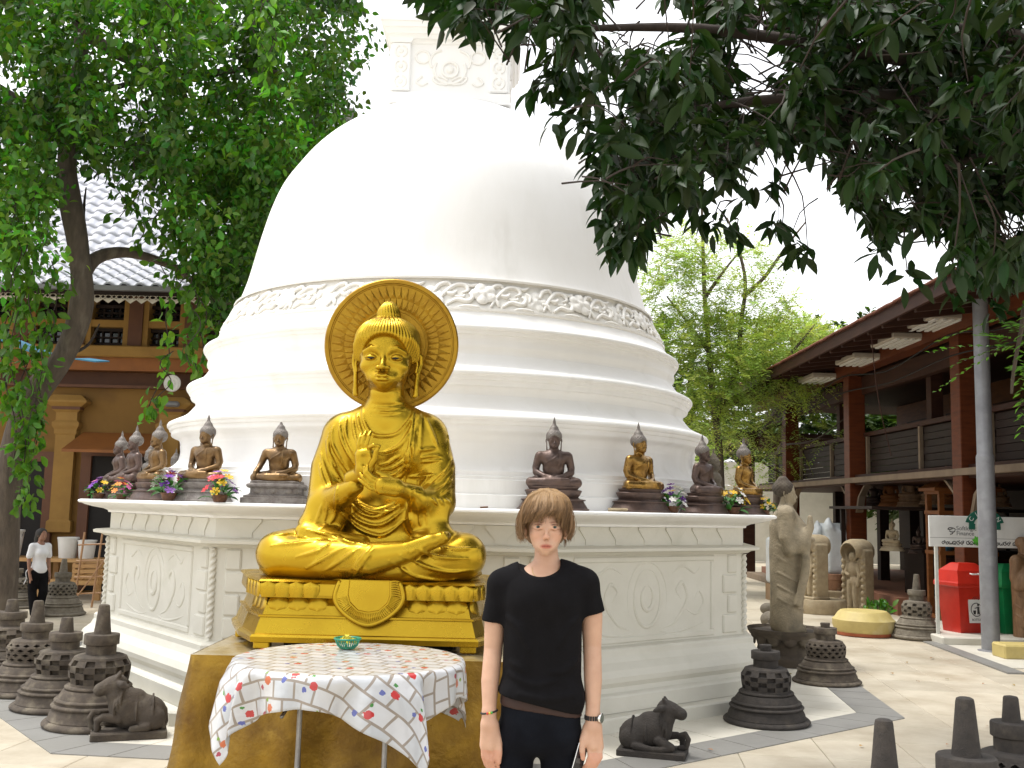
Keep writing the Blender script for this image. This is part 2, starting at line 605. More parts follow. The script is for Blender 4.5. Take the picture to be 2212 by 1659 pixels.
def oct_ring(name, a0, a1, z, m, parent=None):
    A, B = octa(a0), octa(a1)
    mb = MB()
    for i in range(8):
        j = (i + 1) % 8
        n = 9
        for t in range(n):      # laid in single stones
            e = .0012
            p = lambda Q, s: (Q[i][0] + (Q[j][0] - Q[i][0]) * s, Q[i][1] + (Q[j][1] - Q[i][1]) * s)
            s0, s1 = t / n + e, (t + 1) / n - e
            q = [p(A, s0), p(A, s1), p(B, s1), p(B, s0)]
            mb.prism(q, -.02, z + .0006 * random.random())
    o = mb.build(name, m, parent); return o


r1 = oct_ring('grey_border_paving', 4.0, 4.36, .006, M['band']); r1['kind'] = 'structure'
r2 = oct_ring('white_border_paving', 3.3, 3.995, .005, M['white_tile']); r2['kind'] = 'structure'

# ================================================================ STUPA
ST = thing('stupa', 'large white plastered stupa with bell dome on an octagonal terrace', 'stupa', (OC[0], OC[1], 0), OROT)
A0 = -pi / 2 - pi / 8


def oring(name, prof, m, parent=ST, cap=False):
    return MB().lathe([(a / COS8, z) for a, z in prof], n=8, a0=A0, a1=A0 + 2 * pi, cap=cap).build(name, m, parent)


def face(k):
    """matrix of terrace face k: x along the face, -y outwards, z up"""
    return Matrix.Rotation(k * pi / 4, 4, 'Z')


oring('plinth', [(3.2, 0), (3.42, 0), (3.42, .10), (3.405, .115), (3.2, .118)], M['wall'])
oring('base_moulding', [(3.2, .117), (3.31, .12), (3.31, .235), (3.295, .25), (3.25, .262), (3.245, .30), (3.27, .34), (3.275, .38), (3.25, .43), (3.19, .48), (3.165, .53), (3.165, .57), (3.15, .585), (3.07, .60)], M['wall'])
oring('terrace_wall', [(3.08, .59), (3.08, 1.35)], M['wall'])
oring('ledge', [(3.07, 1.325), (3.12, 1.33), (3.15, 1.35), (3.22, 1.362), (3.225, 1.385), (3.20, 1.395), (3.07, 1.405)], M['wall'])
oring('frieze_wall', [(3.08, 1.40), (3.08, 1.57)], M['wall'])
oring('cornice', [(3.07, 1.555), (3.105, 1.56), (3.11, 1.578), (3.15, 1.595), (3.24, 1.612), (3.31, 1.632), (3.335, 1.645), (3.36, 1.648), (3.372, 1.66), (3.368, 1.675), (3.35, 1.682), (2.4, 1.69)], M['white'])

block = MB().box((0, 0, 0), (.20, .05, .165), bev=.012).mesh('stone_block')
block_s = MB().box((0, 0, 0), (.13, .05, .165), bev=.012).mesh('stone_block')
for k in (-2, -1, 0, 1, 2):
    F = face(k)
    for s in (-1, 1):
        for q in range(4):
            big = q % 2 == 0
            u = s * (1.075 if big else 1.11)
            o = link('stone_block', block if big else block_s, M['wall'], ST)
            o.matrix_local = F @ Matrix.Translation((u, -3.073, .70 + q * .178))
    # panel frame and its relief
    mb = MB()
    for (u, w, su, sw) in ((0, .635, 1.72, .05), (0, 1.29, 1.72, .05), (-.835, .962, .05, .604), (.835, .962, .05, .604)):
        mb.box((u, -3.078, w), (su, .03, sw), M=F, bev=.01)
    mb.build('panel_frame', M['wall'], ST)
    mb = MB()

    def rel(pts, r, fl=.5):
        P3 = [(p[0], -3.074, p[1]) for p in spline(pts, 5)]
        n = len(P3)
        rr = [r * .78 * (.45 + .55 * min(1, 3 * min(i, n - 1 - i) / n)) for i in range(n)]
        mb.tube(P3, rr, 8, M=F)
    cy_ = .965
    rel([(.16 * sin(t), cy_ + .24 * cos(t)) for t in np.linspace(0, 2 * pi, 17)], .024)
    rel([(.24 * sin(t), cy_ + .30 * cos(t)) for t in np.linspace(-2.4, 2.4, 15)], .016)
    rel([(.07 * sin(t), cy_ + .1 * cos(t)) for t in np.linspace(0, 2 * pi, 13)], .03)
    for s in (-1, 1):
        rel([(s * .2, cy_ - .26), (s * .36, cy_ - .2), (s * .5, cy_ - .02), (s * .44, cy_ + .12), (s * .36, cy_ + .06), (s * .42, cy_ - .02)], .024)
        rel([(s * .46, cy_ - .1), (s * .62, cy_ - .16), (s * .72, cy_ - .06), (s * .66, cy_ + .04), (s * .6, cy_ - .02)], .02)
        rel([(s * .3, cy_ + .2), (s * .45, cy_ + .26), (s * .6, cy_ + .2), (s * .68, cy_ + .26)], .02)
        rel([(s * .1, cy_ - .27), (s * .3, cy_ - .3), (s * .55, cy_ - .27), (s * .76, cy_ - .22)], .018)
    mb.build('panel_relief', M['wall'], ST, 'auto')
    # row of inverted triangular corbels under the cornice
    for q in range(7):
        u = -1.02 + q * .34
        wt, wb = .125, .05
        mb = MB().loft([[(u - wb, -3.07, 1.41), (u + wb, -3.07, 1.41), (u + wb, -3.086, 1.41), (u - wb, -3.086, 1.41)][::-1],
                        [(u - wb, -3.07, 1.45), (u + wb, -3.07, 1.45), (u + wb, -3.088, 1.45), (u - wb, -3.088, 1.45)][::-1],
                        [(u - wt, -3.07, 1.535), (u + wt, -3.07, 1.535), (u + wt, -3.094, 1.535), (u - wt, -3.094, 1.535)][::-1],
                        [(u - wt, -3.07, 1.556), (u + wt, -3.07, 1.556), (u + wt, -3.097, 1.556), (u - wt, -3.097, 1.556)][::-1]], M=F)
        mb.build('corbel', M['wall'], ST)
# twisted columns on the corners
mb = MB()
V = []; nz_, na_ = 150, 14
rings = []
for j in range(nz_ + 1):
    z = .62 + .70 * j / nz_
    rings.append([((0.024 + .006 * cos(2 * (a / na_ * 2 * pi) - 120 * (z - .6))) * cos(a / na_ * 2 * pi), (0.024 + .006 * cos(2 * (a / na_ * 2 * pi) - 120 * (z - .6))) * sin(a / na_ * 2 * pi), z) for a in range(na_)])
tw = MB().loft(rings).mesh('twisted_column', True)
for i in range(8):
    r = 3.085 / COS8
    link('twisted_column', tw, M['wall'], ST, (r * cos(A0 + i * pi / 4), r * sin(A0 + i * pi / 4), 0))

S_ = 1.0275


def sc(prof):
    return [(r * S_, 1.70 + (z - 1.70) * S_) for r, z in prof]


def turned(name, prof, m=M['white'], n=128, parent=ST, smooth='auto'):
    return MB().lathe(sc(prof), n=n, cap=False).build(name, m, parent, smooth)


def dense(pts, sub=6):
    return [tuple(q) for q in spline(pts, sub)]


turned('dome', dense([(2.195, 3.655), (2.16, 3.72), (2.10, 3.9), (2.05, 4.1), (1.985, 4.38), (1.90, 4.69), (1.80, 4.95), (1.66, 5.17), (1.50, 5.38), (1.29, 5.58), (1.0, 5.77), (.82, 5.86)]) + [(.82, 5.88), (.78, 5.89), (.5, 5.97), (.1, 6.0)])
turned('frieze_band', [(2.215, 3.652), (2.215, 3.672), (2.19, 3.676), (2.185, 3.66), (2.188, 3.62), (2.315, 3.39), (2.335, 3.385), (2.34, 3.365), (2.33, 3.35)], M['white_relief'])


def lip(r0, z0, rn, zn, r1, z1):
    """ledge falling from (r0,z0) to a rolled nose (rn,zn), then in to (r1,z1)"""
    return (dense([(r0, z0), (r0 + (rn - r0) * .35, z0 - (z0 - zn) * .5), (rn - .03, zn + .035), (rn - .008, zn + .02), (rn, zn), (rn - .006, zn - .018)], 4)
            + [(rn - .020, zn - .022), (rn - .022, zn - .036)] + dense([(rn - .022, zn - .037), (rn - .028, zn - .052), (rn - .042, zn - .056)], 3)
            + [(rn - .044, zn - .068)] + dense([(rn - .044, zn - .07), (rn - .05, zn - .10), (r1 + .02, z1 + .07), (r1, z1 + .03), (r1, z1)], 4))


turned('ring_moulding', lip(2.33, 3.352, 2.485, 3.19, 2.42, 2.97))
turned('ring_moulding', lip(2.42, 2.971, 2.625, 2.79, 2.53, 2.615))
turned('ring_moulding', lip(2.53, 2.616, 2.785, 2.41, 2.65, 2.21))
turned('dome_base', dense([(2.65, 2.215), (2.645, 2.15), (2.66, 2.08), (2.71, 2.02), (2.78, 1.985)], 4) + [(2.80, 1.98), (2.80, 1.945), (2.83, 1.94), (2.83, 1.915), (2.86, 1.91), (2.86, 1.80), (2.89, 1.79), (2.89, 1.67)])

# relief flowers round the frieze
nr, na = 7, 30
V = [(0, 0, .034)]; Fc = []
for j in range(1, nr + 1):
    for a in range(na):
        t = a / na * 2 * pi; q = j / nr
        pet = abs(cos(2.5 * t))
        R = .125 * q * (.8 + .2 * pet if q > .5 else 1)
        h = .034 * (1.1 if q < .2 else (.55 if q < .36 else (.95 - .5 * (q - .36)) * (.45 + .55 * pet))) * (1 if q < .98 else 0)
        V.append((R * cos(t), R * sin(t), h))
for a in range(na): Fc.append((0, 1 + a, 1 + (a + 1) % na))
for j in range(nr - 1):
    for a in range(na):
        b = (a + 1) % na
        Fc.append((1 + j * na + a, 1 + (j + 1) * na + a, 1 + (j + 1) * na + b, 1 + j * na + b))
rosette = np_mesh('rosette', V, Fc, True)
# curling leaf beside each flower
mb = MB()


def scroll(pts, r, fl=.5):
    q = spline(pts, 4); n = len(q)
    mb.tube([(p[0], p[1], .006) for p in q], [r * (.4 + .6 * sin(pi * (i + .6) / (n + .2))) for i in range(n)], 6)


scroll([(-.20, -.13), (-.13, -.02), (-.02, .10), (.07, .11), (.10, .05), (.05, .02)], .022)
scroll([(-.09, -.12), (0, -.06), (.10, -.08), (.14, -.02), (.11, .02)], .024)
scroll([(-.20, .02), (-.15, .10), (-.08, .13), (-.05, .09)], .024)
scroll([(.02, -.14), (.10, -.13), (.2, -.14)], .018)
scroll([(-.10, .02), (-.04, .0), (.0, .04)], .022)
scroll([(.06, .13), (.13, .10), (.19, .13)], .018); scroll([(-.19, -.04), (-.14, -.06), (-.12, -.12)], .02); scroll([(.15, .06), (.19, .02), (.17, -.05)], .018); scroll([(-.02, -.02), (.05, -.03), (.07, .0)], .016)
leafscroll = mb.mesh('leaf_scroll', True)
NF = 30
tilt = math.atan2(2.315 - 2.188, 3.62 - 3.39)
for i in range(NF):
    for kind, dz, da, mesh in (('rosette', 0, 0, rosette), ('leaf_scroll', 0, pi / NF, leafscroll)):
        a = i * 2 * pi / NF + da
        rr = 2.256 * S_; zz = 1.7 + (3.505 - 1.7) * S_ + (.02 * (-1) ** i if kind == 'rosette' else 0)
        o = link(kind, mesh, M['white_relief'], ST)
        R = Matrix.Rotation(a + pi / 2, 4, 'Z') @ Matrix.Rotation(pi / 2 - tilt, 4, 'X') @ Matrix.Rotation(random.uniform(0, 6) if kind == 'rosette' else 0, 4, 'Z')
        o.matrix_local = Matrix.Translation((rr * cos(a), rr * sin(a), zz)) @ R @ Matrix.Diagonal((1, 1, .85, 1))

# square harmika and spire above the dome
H4 = pi / 4
hm = Matrix.Rotation(radians(6), 4, 'Z')


def sq(name, prof, m=M['white'], dx=0, dy=0):
    mb = MB()
    rings = [[(a * x + dx, a * y + dy, z) for x, y in ((-1, -1), (1, -1), (1, 1), (-1, 1))] for a, z in prof]
    return mb.loft(rings, M=hm).build(name, m, ST)


sq('harmika', [(.66, 5.98), (.66, 6.1), (.60, 6.12), (.60, 6.68)])
sq('harmika_cornice', [(.60, 6.66), (.62, 6.67), (.63, 6.70), (.66, 6.705), (.68, 6.74), (.70, 6.745), (.72, 6.80), (.735, 6.805), (.745, 6.86), (.755, 6.862), (.755, 6.90), (.6, 6.93)])
for k in range(4):
    R = hm @ Matrix.Rotation(k * pi / 2, 4, 'Z')
    for s in (-1, 1):
        mb = MB()
        mb.box((s * .53, -.62, 6.39), (.20, .06, .54), M=R, bev=.012)
        mb.loft([[(s * .53 + i * a, -.62 + j * a * .35, z) for i, j in ((-1, -1), (1, -1), (1, 1), (-1, 1))] for a, z in ((.10, 6.66), (.125, 6.69), (.13, 6.73), (.17, 6.80), (.175, 6.86), (.19, 6.90))], M=R)
        mb.build('harmika_pilaster', M['white'], ST)
        mb = MB()
        for zc in (6.22, 6.39, 6.56):
            for t in (-1, 1):
                mb.tube([(s * .53 + t * (.012 + .05 * sin(q)), -.652, zc + .06 * cos(q)) for q in np.linspace(.1, 3.0, 9)], .010, 6, M=R)
            mb.lathe([(0.001, .014), (.02, .012), (.028, 0)], n=10, M=R @ Matrix.Translation((s * .53, -.65, zc)) @ Matrix.Rotation(pi / 2, 4, 'X'))
        mb.build('pilaster_relief', M['white_relief'], ST, 'auto')
    mb = MB()
    T = lambda pts, r: mb.tube([(p[0], -.603, p[1]) for p in spline(pts, 4)], r, 6, M=R)
    T([(.085 * sin(t), 6.38 + .085 * cos(t)) for t in np.linspace(0, 2 * pi, 13)], .016)
    T([(.17 * sin(t), 6.38 + .16 * cos(t)) for t in np.linspace(1.1, 5.2, 13)], .016)
    for s in (-1, 1):
        T([(s * .02, 6.26), (s * .1, 6.30), (s * .18, 6.29), (s * .14, 6.23), (s * .03, 6.21)], .014)
        T([(s * .30 + .075 * cos(t), 6.52 + .07 * sin(t)) for t in np.linspace(0, 2 * pi, 11)], .014)
        T([(s * .1, 6.6), (s * .18, 6.56), (s * .22, 6.48), (s * .2, 6.40)], .014)
        T([(s * .3, 6.3), (s * .36, 6.24), (s * .3, 6.2), (s * .24, 6.23)], .014)
    mb.lathe([(0.001, .03), (.03, .026), (.045, 0)], n=14, M=R @ Matrix.Translation((0, -.60, 6.38)) @ Matrix.Rotation(pi / 2, 4, 'X'))
    mb.build('harmika_relief', M['white_relief'], ST, 'auto')
MB().lathe([(.34, 6.92), (.34, 7.05), (.30, 7.08), (.30, 7.3)] + [(.36 - .016 * i + (.02 if j else -.02), 7.32 + i * .12 + j * .06) for i in range(16) for j in (0, 1)] + [(.06, 9.3), (.09, 9.45), (.01, 9.8)], n=32, cap=False).build('spire', M['white'], ST, 'auto')

# ================================================================ HEADS shared by statues and people
def head(S, c, s, w=.66, dep=.80, yaw=0.0, pitch=0.0, eye=.47, nose=.255, mouth=.165, brow=.535, jaw=1.0, kk=1.0, lids=True, ear='long', nose_r=1.0, lipk=1.0, nostril=False, muzzle=.075):
    """grows a skull and face into S. c = chin point under the face centre axis (x, y of the neck axis, z of the chin); s = chin-to-crown height.
    faces -Y turned by yaw. returns a function local (x, y, z in head heights) -> world"""
    R = Matrix.Rotation(yaw, 3, 'Z') @ Matrix.Rotation(pitch, 3, 'X')
    c = np.asarray(c, float)
    Rn = np.array(R)

    def L(x, y, z):
        return c + Rn @ (np.array([x * w / .66, y * dep / .80, z]) * s)
    R4 = R.to_4x4()
    W_, D_ = w / .66, dep / .80

    def E(p, r, k, cut=False):
        S.ell(L(*p), np.array([r[0] * W_, r[1] * D_, r[2]]) * s, k * s * kk, R4, cut)
    E((0, .03, .64), (.33, .40, .36), .05)             # skull
    E((0, -.12, .44), (.272, .27, .335), .08)            # face
    E((0, -.20, .17), (.17 * jaw, .175, .145), .10)    # jaw
    E((0, -.305, .075), (.075 * jaw, .07, .065), .07)  # chin
    for t in (-1, 1):
        E((t * .165, -.24, .335), (.095, .10, .09), .09)  # cheekbones
        E((t * .11, -.26, .20), (.08, .10, .09), .08)
        E((t * .15 * jaw, -.08, .25), (.075, .15, .13), .09)
        S.chain([L(t * .035, -.362, brow - .05), L(t * .08, -.375, brow + .0), L(t * .14, -.362, brow + .02), L(t * .22, -.29, brow - .03)], [.018 * s, .022 * s, .024 * s, .018 * s], .06 * s * kk)
    for t in (-1, 1):
        E((t * .135, -.405, eye), (.072, .055, .046), .05, True)   # sockets
    # nose
    S.chain([L(0, -.365, brow - .02), L(0, -.405, (eye + nose) / 2 + .05), L(0, -.455, nose + .055), L(0, -.458, nose + .040)], [.028 * s * nose_r, .034 * s * nose_r, .046 * s * nose_r, .046 * s * nose_r], .03 * s * kk)
    for t in (-1, 1):
        E((t * .052 * nose_r, -.425, nose + .03), (.035 * nose_r, .045, .032), .025)
        if nostril: E((t * .030 * nose_r, -.448, nose - .006), (.014, .016, .008), .006, True)
    E((0, -.365, mouth + .0), (.125, muzzle, .085), .07)
    # lips
    mo = .075 - muzzle
    S.chain([L(-.112, -.385 + mo, mouth + .014), L(-.045, -.445 + mo, mouth + .030), L(0, -.450 + mo, mouth + .022), L(.045, -.445 + mo, mouth + .030), L(.112, -.385 + mo, mouth + .014)],
            [.008 * s, .019 * s * lipk, .018 * s * lipk, .019 * s * lipk, .008 * s], .008 * s)
    S.chain([L(-.098, -.39 + mo, mouth + .002), L(-.04, -.442 + mo, mouth - .026), L(.04, -.442 + mo, mouth - .026), L(.098, -.39 + mo, mouth + .002)],
            [.008 * s, .023 * s * lipk, .023 * s * lipk, .008 * s], .008 * s)
    S.chain([L(-.122, -.405 + mo, mouth + .014), L(-.05, -.466 + mo, mouth + .003), L(.05, -.466 + mo, mouth + .003), L(.122, -.405 + mo, mouth + .014)], max(.008 * s, .62 * S.h), .006 * s, True)
    S.chain([L(-.05, -.45 + mo, mouth - .066), L(.05, -.45 + mo, mouth - .066)], .012 * s, .03 * s, True)
    if lids:
        for t in (-1, 1):
            E((t * .135, -.345, eye - .002), (.072, .058, .046), .012)
            S.chain([L(t * .072, -.372, eye - .016), L(t * .12, -.402, eye - .022), L(t * .17, -.386, eye - .016), L(t * .205, -.33, eye - .002)], .0075 * s, .006 * s, True)
            S.chain([L(t * .068, -.375, eye + .004), L(t * .13, -.404, eye + .042), L(t * .20, -.345, eye + .012)], .006 * s, .008 * s, True)
    for t in (-1, 1):
        if ear == 'long':
            S.chain([L(t * .325, .02, .58), L(t * .36, .06, .54), L(t * .365, .07, .42), L(t * .335, .03, .28), L(t * .33, .0, .10), L(t * .325, -.01, -.03), L(t * .31, -.02, -.04)], [.03 * s, .036 * s, .034 * s, .034 * s, .038 * s, .042 * s, .026 * s], .012 * s)
            S.chain([L(t * .318, -.02, .52), L(t * .335, -.01, .40), L(t * .32, -.02, .30)], [.022 * s, .02 * s, .02 * s], .02 * s)
            S.chain([L(t * .35, .0, .50), L(t * .352, .0, .36)], .014 * s, .01 * s, True)
            S.chain([L(t * .36, -.01, .22), L(t * .36, -.01, .06)], .010 * s, .01 * s, True)
        elif ear == 'man':
            S.chain([L(t * .315, -.01, .50), L(t * .365, .03, .515), L(t * .385, .06, .45), L(t * .365, .04, .36), L(t * .33, .0, .285), L(t * .315, -.02, .30)], [.02 * s, .022 * s, .024 * s, .022 * s, .026 * s, .018 * s], .012 * s)
            S.ell(L(t * .335, .03, .40), np.array([.03, .05, .10]) * s, .02 * s)
    return L


# ================================================================ THE GOLD BUDDHA ON ITS DRAPED STAND
GB = P(800, 1260, 6.8)
GZ = .80
gb = thing('gold_buddha_statue', 'big gold painted seated statue with round halo on a lotus pedestal', 'statue', (GB[0], 6.8, GZ))
ORG = np.array([GB[0], 6.8, GZ])
BACK = np.array([-.01, .07, .0])


def g2(px, py, Y=6.55):
    q = P(px, py, Y); return (q[0], q[2])


S = Sdf((-1.80, 6.15, 1.12), (0.02, 7.35, 2.45), .0082)
Q = P
# torso
S.ell(Q(832, 985, 6.83), (.335, .19, .36), .05)
S.chain([Q(755, 938, 6.84), Q(910, 940, 6.84)], [.155, .155], .08)
S.ell(Q(838, 905, 6.82), (.20, .15, .11), .09)
S.ell(Q(833, 1110, 6.82), (.31, .235, .30), .08)
S.ell(Q(815, 1190, 6.86), (.50, .30, .17), .08)
S.ell(Q(795, 975, 6.74), (.14, .13, .13), .08)
S.ell(Q(880, 975, 6.74), (.14, .13, .13), .08)
# neck
S.chain([Q(836, 905, 6.80), Q(833, 850, 6.76)], [.132, .115], .06)
# thighs, shins
S.chain([Q(760, 1185, 6.92), Q(660, 1192, 6.74), Q(600, 1197, 6.62)], [.18, .165, .145], .05)
S.chain([Q(880, 1190, 6.92), Q(950, 1195, 6.74), Q(1004, 1200, 6.62)], [.18, .165, .145], .05)
S.chain([Q(1000, 1208, 6.58), Q(900, 1222, 6.47), Q(800, 1228, 6.48)], [.13, .105, .08], .05)
S.chain([Q(606, 1204, 6.58), Q(700, 1206, 6.46), Q(800, 1207, 6.36), Q(880, 1192, 6.33), Q(930, 1172, 6.36)], [.13, .12, .10, .068, .05], .03)
S.chain([Q(930, 1172, 6.36), Q(958, 1163, 6.37), Q(966, 1160, 6.40)], [.046, .042, .032], .02)
S.chain([Q(780, 1176, 6.5), Q(700, 1163, 6.50), Q(655, 1150, 6.52), Q(646, 1147, 6.53)], [.06, .055, .042, .03], .03)
S.ell(Q(802, 1234, 6.80), (.735, .40, .085), .05)
# arms and hanging sleeves
S.chain([Q(742, 945, 6.84), Q(712, 1010, 6.79), Q(703, 1085, 6.70)], [.145, .125, .12], .06)
S.chain([Q(923, 945, 6.84), Q(945, 1010, 6.79), Q(946, 1085, 6.70)], [.145, .125, .12], .06)
S.chain([Q(703, 1088, 6.68), Q(740, 1068, 6.52), Q(766, 1052, 6.44)], [.105, .080, .058], .04)
S.chain([Q(946, 1085, 6.68), Q(905, 1078, 6.52), Q(880, 1064, 6.44)], [.105, .076, .055], .04)
S.ell(Q(706, 1108, 6.62), (.145, .085, .135), .04)
S.ell(Q(676, 1132, 6.62), (.10, .10, .07), .05)
S.ell(Q(692, 1146, 6.58), (.13, .09, .035), .04)
S.ell(Q(925, 1118, 6.62), (.14, .085, .15), .04)
S.ell(Q(945, 1150, 6.60), (.10, .09, .06), .05)
S.ell(Q(925, 1160, 6.56), (.11, .08, .03), .04)
# hollow under the forearms between the sleeves
S.ell(Q(825, 1085, 6.40), (.20, .12, .05), .05, cut=True)

C1 = lambda pts: [g2(644 + x * .17046, 864 + y * .17046) for x, y in pts]
C2 = lambda pts: [g2(487 + x * .2699, 1123.3 + y * .2699, 6.40) for x, y in pts]
for pts in ([(770, 40), (800, 230), (900, 400), (1050, 440), (1250, 400), (1400, 210), (1440, 60)],
            [(1000, 650), (1120, 640), (1280, 560), (1400, 380), (1460, 120)],
            [(1000, 815), (1130, 790), (1280, 690)], [(1000, 880), (1180, 850), (1360, 730), (1400, 560)],
            [(1080, 960), (1230, 920), (1350, 800)], [(1190, 1000), (1300, 940), (1370, 830)],
            [(640, 1225), (800, 1340), (1000, 1392), (1230, 1310)], [(610, 1300), (800, 1440), (1010, 1475), (1290, 1330)],
            [(570, 1380), (780, 1540), (1050, 1585), (1340, 1390)], [(540, 1430), (700, 1600), (900, 1700), (1100, 1710), (1380, 1500)],
            [(700, 1290), (900, 1400), (1100, 1420), (1250, 1370)]):
    S.ridge(C1(pts), .012, .006, sink=-.004)
for pts in ([(1450, 60), (1425, 400), (1385, 760), (1330, 1040)], [(1490, 60), (1465, 420), (1445, 780)], [(1550, 90), (1545, 500), (1525, 690)],
            [(1600, 170), (1700, 420), (1765, 590)], [(1520, 70), (1500, 400)], [(1380, 620), (1350, 800), (1240, 970)], [(1400, 700), (1390, 920)],
            [(1540, 620), (1740, 590)], [(1540, 720), (1700, 690), (1815, 700)], [(1560, 770), (1810, 740)], [(1400, 960), (1600, 950), (1740, 930)],
            [(1950, 700), (1850, 920), (1570, 1190)], [(1980, 820), (1880, 1060), (1700, 1210)], [(1990, 930), (1900, 1100), (1800, 1200)], [(1880, 330), (1890, 650)],
            [(1700, 920), (1480, 1150)],
            [(560, 180), (570, 420), (700, 700)], [(470, 230), (520, 500), (680, 800)], [(380, 280), (400, 560), (620, 940)], [(290, 440), (360, 760), (520, 1040)],
            [(215, 620), (300, 860), (395, 1070)], [(210, 760), (270, 960), (330, 1080)], [(640, 160), (680, 380), (740, 560)], [(700, 130), (740, 300), (800, 430)],
            [(330, 360), (340, 620), (450, 850)]):
    S.ridge(C1(pts), .0105, .006, sink=-.004)
for pts in ([(520, 1050), (515, 1250), (440, 1500), (300, 1640)], [(1470, 1160), (1420, 1400), (1440, 1640)]):
    S.ridge(C1(pts), .014, .005)
for pts in ([(1700, 1240), (1790, 1340)], [(1780, 1240), (1870, 1330)], [(1850, 1240), (1950, 1320)], [(1540, 1350), (1560, 1600)], [(1640, 1360), (1650, 1600)], [(380, 1300), (330, 1560)], [(300, 1320), (230, 1560)]):
    S.ridge(C1(pts), .009, .006, sink=-.004)
for pts in ([(330, 212), (550, 192), (720, 170)], [(560, 300), (740, 252), (840, 192)], [(640, 395), (830, 292), (970, 215)], [(790, 415), (960, 312), (1090, 222)],
            [(980, 470), (1110, 310), (1190, 210)], [(1010, 480), (1140, 320), (1210, 225)], [(1330, 320), (1500, 440), (1700, 492), (1870, 488)], [(1420, 275), (1600, 372), (1800, 424), (2000, 410)],
            [(1550, 228), (1700, 300), (1960, 318)], [(1700, 215), (1850, 240), (2020, 230)], [(700, 90), (900, 160), (1150, 200)], [(620, 80), (850, 130), (1050, 190)], [(350, 130), (480, 120), (640, 150)]):
    S.ridge(C2(pts), .0115, .007, sink=-.004)
for y in (868, 878, 889):
    S.ridge([g2(x, y + 4 * sin((x - 800) / 68 * pi), 6.6) for x in range(800, 872, 10)], .010, .010, cut=True)
for t in (-1, 0, 1, 2):     # toes
    S.chain([Q(962 + 2 * t, 1157 + 3.6 * t, 6.335), Q(969, 1156 + 3.8 * t, 6.37)], [.013, .011], .006)
gbody = S.build('body', M['gold'], gb, 1, loc=BACK - ORG)

# head
S = Sdf((-1.12, 6.30, 2.28), (-.54, 7.06, 3.12), .005)
hc = P(832, 845, 6.72)
Lh = head(S, (hc[0], 6.76, hc[2]), .475, w=.86, dep=.82, jaw=.95, eye=.455, nose=.275, mouth=.165, brow=.565, nose_r=.95, lipk=1.1, ear='long')
S.chain([(hc[0] + .01, 6.79, hc[2] - .16), (hc[0], 6.77, hc[2] + .06)], [.13, .117], .05)
for dz in (-.03, -.075, -.115):
    S.chain([(hc[0] + .135 * sin(t), 6.785 - .127 * cos(t), hc[2] + dz - .012 * cos(t)) for t in np.linspace(-1.2, 1.2, 9)], .008, .008, cut=True)
gh = S.build('head', M['gold'], gb, 1, loc=BACK - ORG)
# hair drawn back in strands, with top knot
S = Sdf((-1.16, 6.34, 2.42), (-.50, 7.10, 3.16), .0048)
S.ell(Lh(0, .06, .68), (.222, .225, .200), .02)
S.ell(Lh(0, -.05, .80), (.195, .165, .105), .05)
S.ell(Lh(0, -.50, .455), (.166, .27, .160), .015, cut=True)
S.ell(Lh(0, -.52, .66), (.05, .2, .022), .02, cut=True)
S.chain([Lh(-.315, -.03, .50), Lh(-.30, -.12, .64), Lh(-.24, -.25, .74)], [.018, .024, .03], .05)
S.chain([Lh(.315, -.03, .50), Lh(.30, -.12, .64), Lh(.24, -.25, .74)], [.018, .024, .03], .05)
S.chain([Lh(0, .02, .92), Lh(0, .02, 1.02)], [.075, .066], .02)
S.ell(Lh(0, .02, 1.115), (.082, .082, .072), .012)
S.ell(Lh(0, .03, 1.22), (.040, .05, .045), .045)
V, F = S.nets()
for _ in range(1):
    A = np.zeros_like(V); n = np.zeros(len(V))
    for a in range(4):
        b = (a + 1) % 4
        np.add.at(A, F[:, a], V[F[:, b]]); np.add.at(n, F[:, a], 1); np.add.at(A, F[:, b], V[F[:, a]]); np.add.at(n, F[:, b], 1)
    V = V * .4 + .6 * A / n[:, None]
top = Lh(0, .04, 1.0); cen = Lh(0, .05, .70)
ang = np.arctan2(V[:, 0] - top[0], -(V[:, 1] - top[1]))
knot = V[:, 2] > Lh(0, 0, 1.0)[2]
wv = np.where(knot, np.abs(np.sin(14 * ang + 22 * (V[:, 2] - top[2]))), np.abs(np.sin(34 * ang + .8 * np.sin(19 * V[:, 2] + ang * 3))))
dr = V - cen; dr /= np.linalg.norm(dr, axis=1)[:, None]
V = V + dr * ((wv - .5) * .0075)[:, None]
link('hair', np_mesh('hair', V, F), M['gold'], gb, BACK - ORG)

# hands: the raised one and the one laid across its wrist
S = Sdf((-1.14, 6.22, 1.70), (-.60, 6.60, 2.20), .0036)
wq = lambda x, y, Y: P(644 + x * .17046, 864 + y * .17046, Y)
S.chain([wq(690, 990, 6.46), wq(800, 930, 6.40), wq(850, 880, 6.37)], [.056, .048, .044], .02)
S.chain([wq(850, 890, 6.37), wq(850, 700, 6.37)], [.042, .046], .03)
S.chain([wq(800, 860, 6.37), wq(790, 690, 6.37)], [.034, .036], .03)
S.chain([wq(900, 860, 6.36), wq(900, 680, 6.37)], [.034, .034], .03)
for pts, r in (([(775, 690), (765, 560), (785, 470), (800, 420)], .0135), ([(820, 680), (815, 540), (835, 450), (862, 395)], .0140), ([(870, 680), (862, 560), (895, 450), (925, 395)], .0140)):
    S.chain([wq(x, y, 6.37 + d) for (x, y), d in zip(pts, (0, -.01, .0, .02))], [r * 1.15, r, r * .95, r * .75], .002)
S.chain([wq(905, 670, 6.36), wq(905, 590, 6.33), wq(960, 565, 6.30), wq(1030, 575, 6.31)], [.0145, .014, .013, .0115], .003)
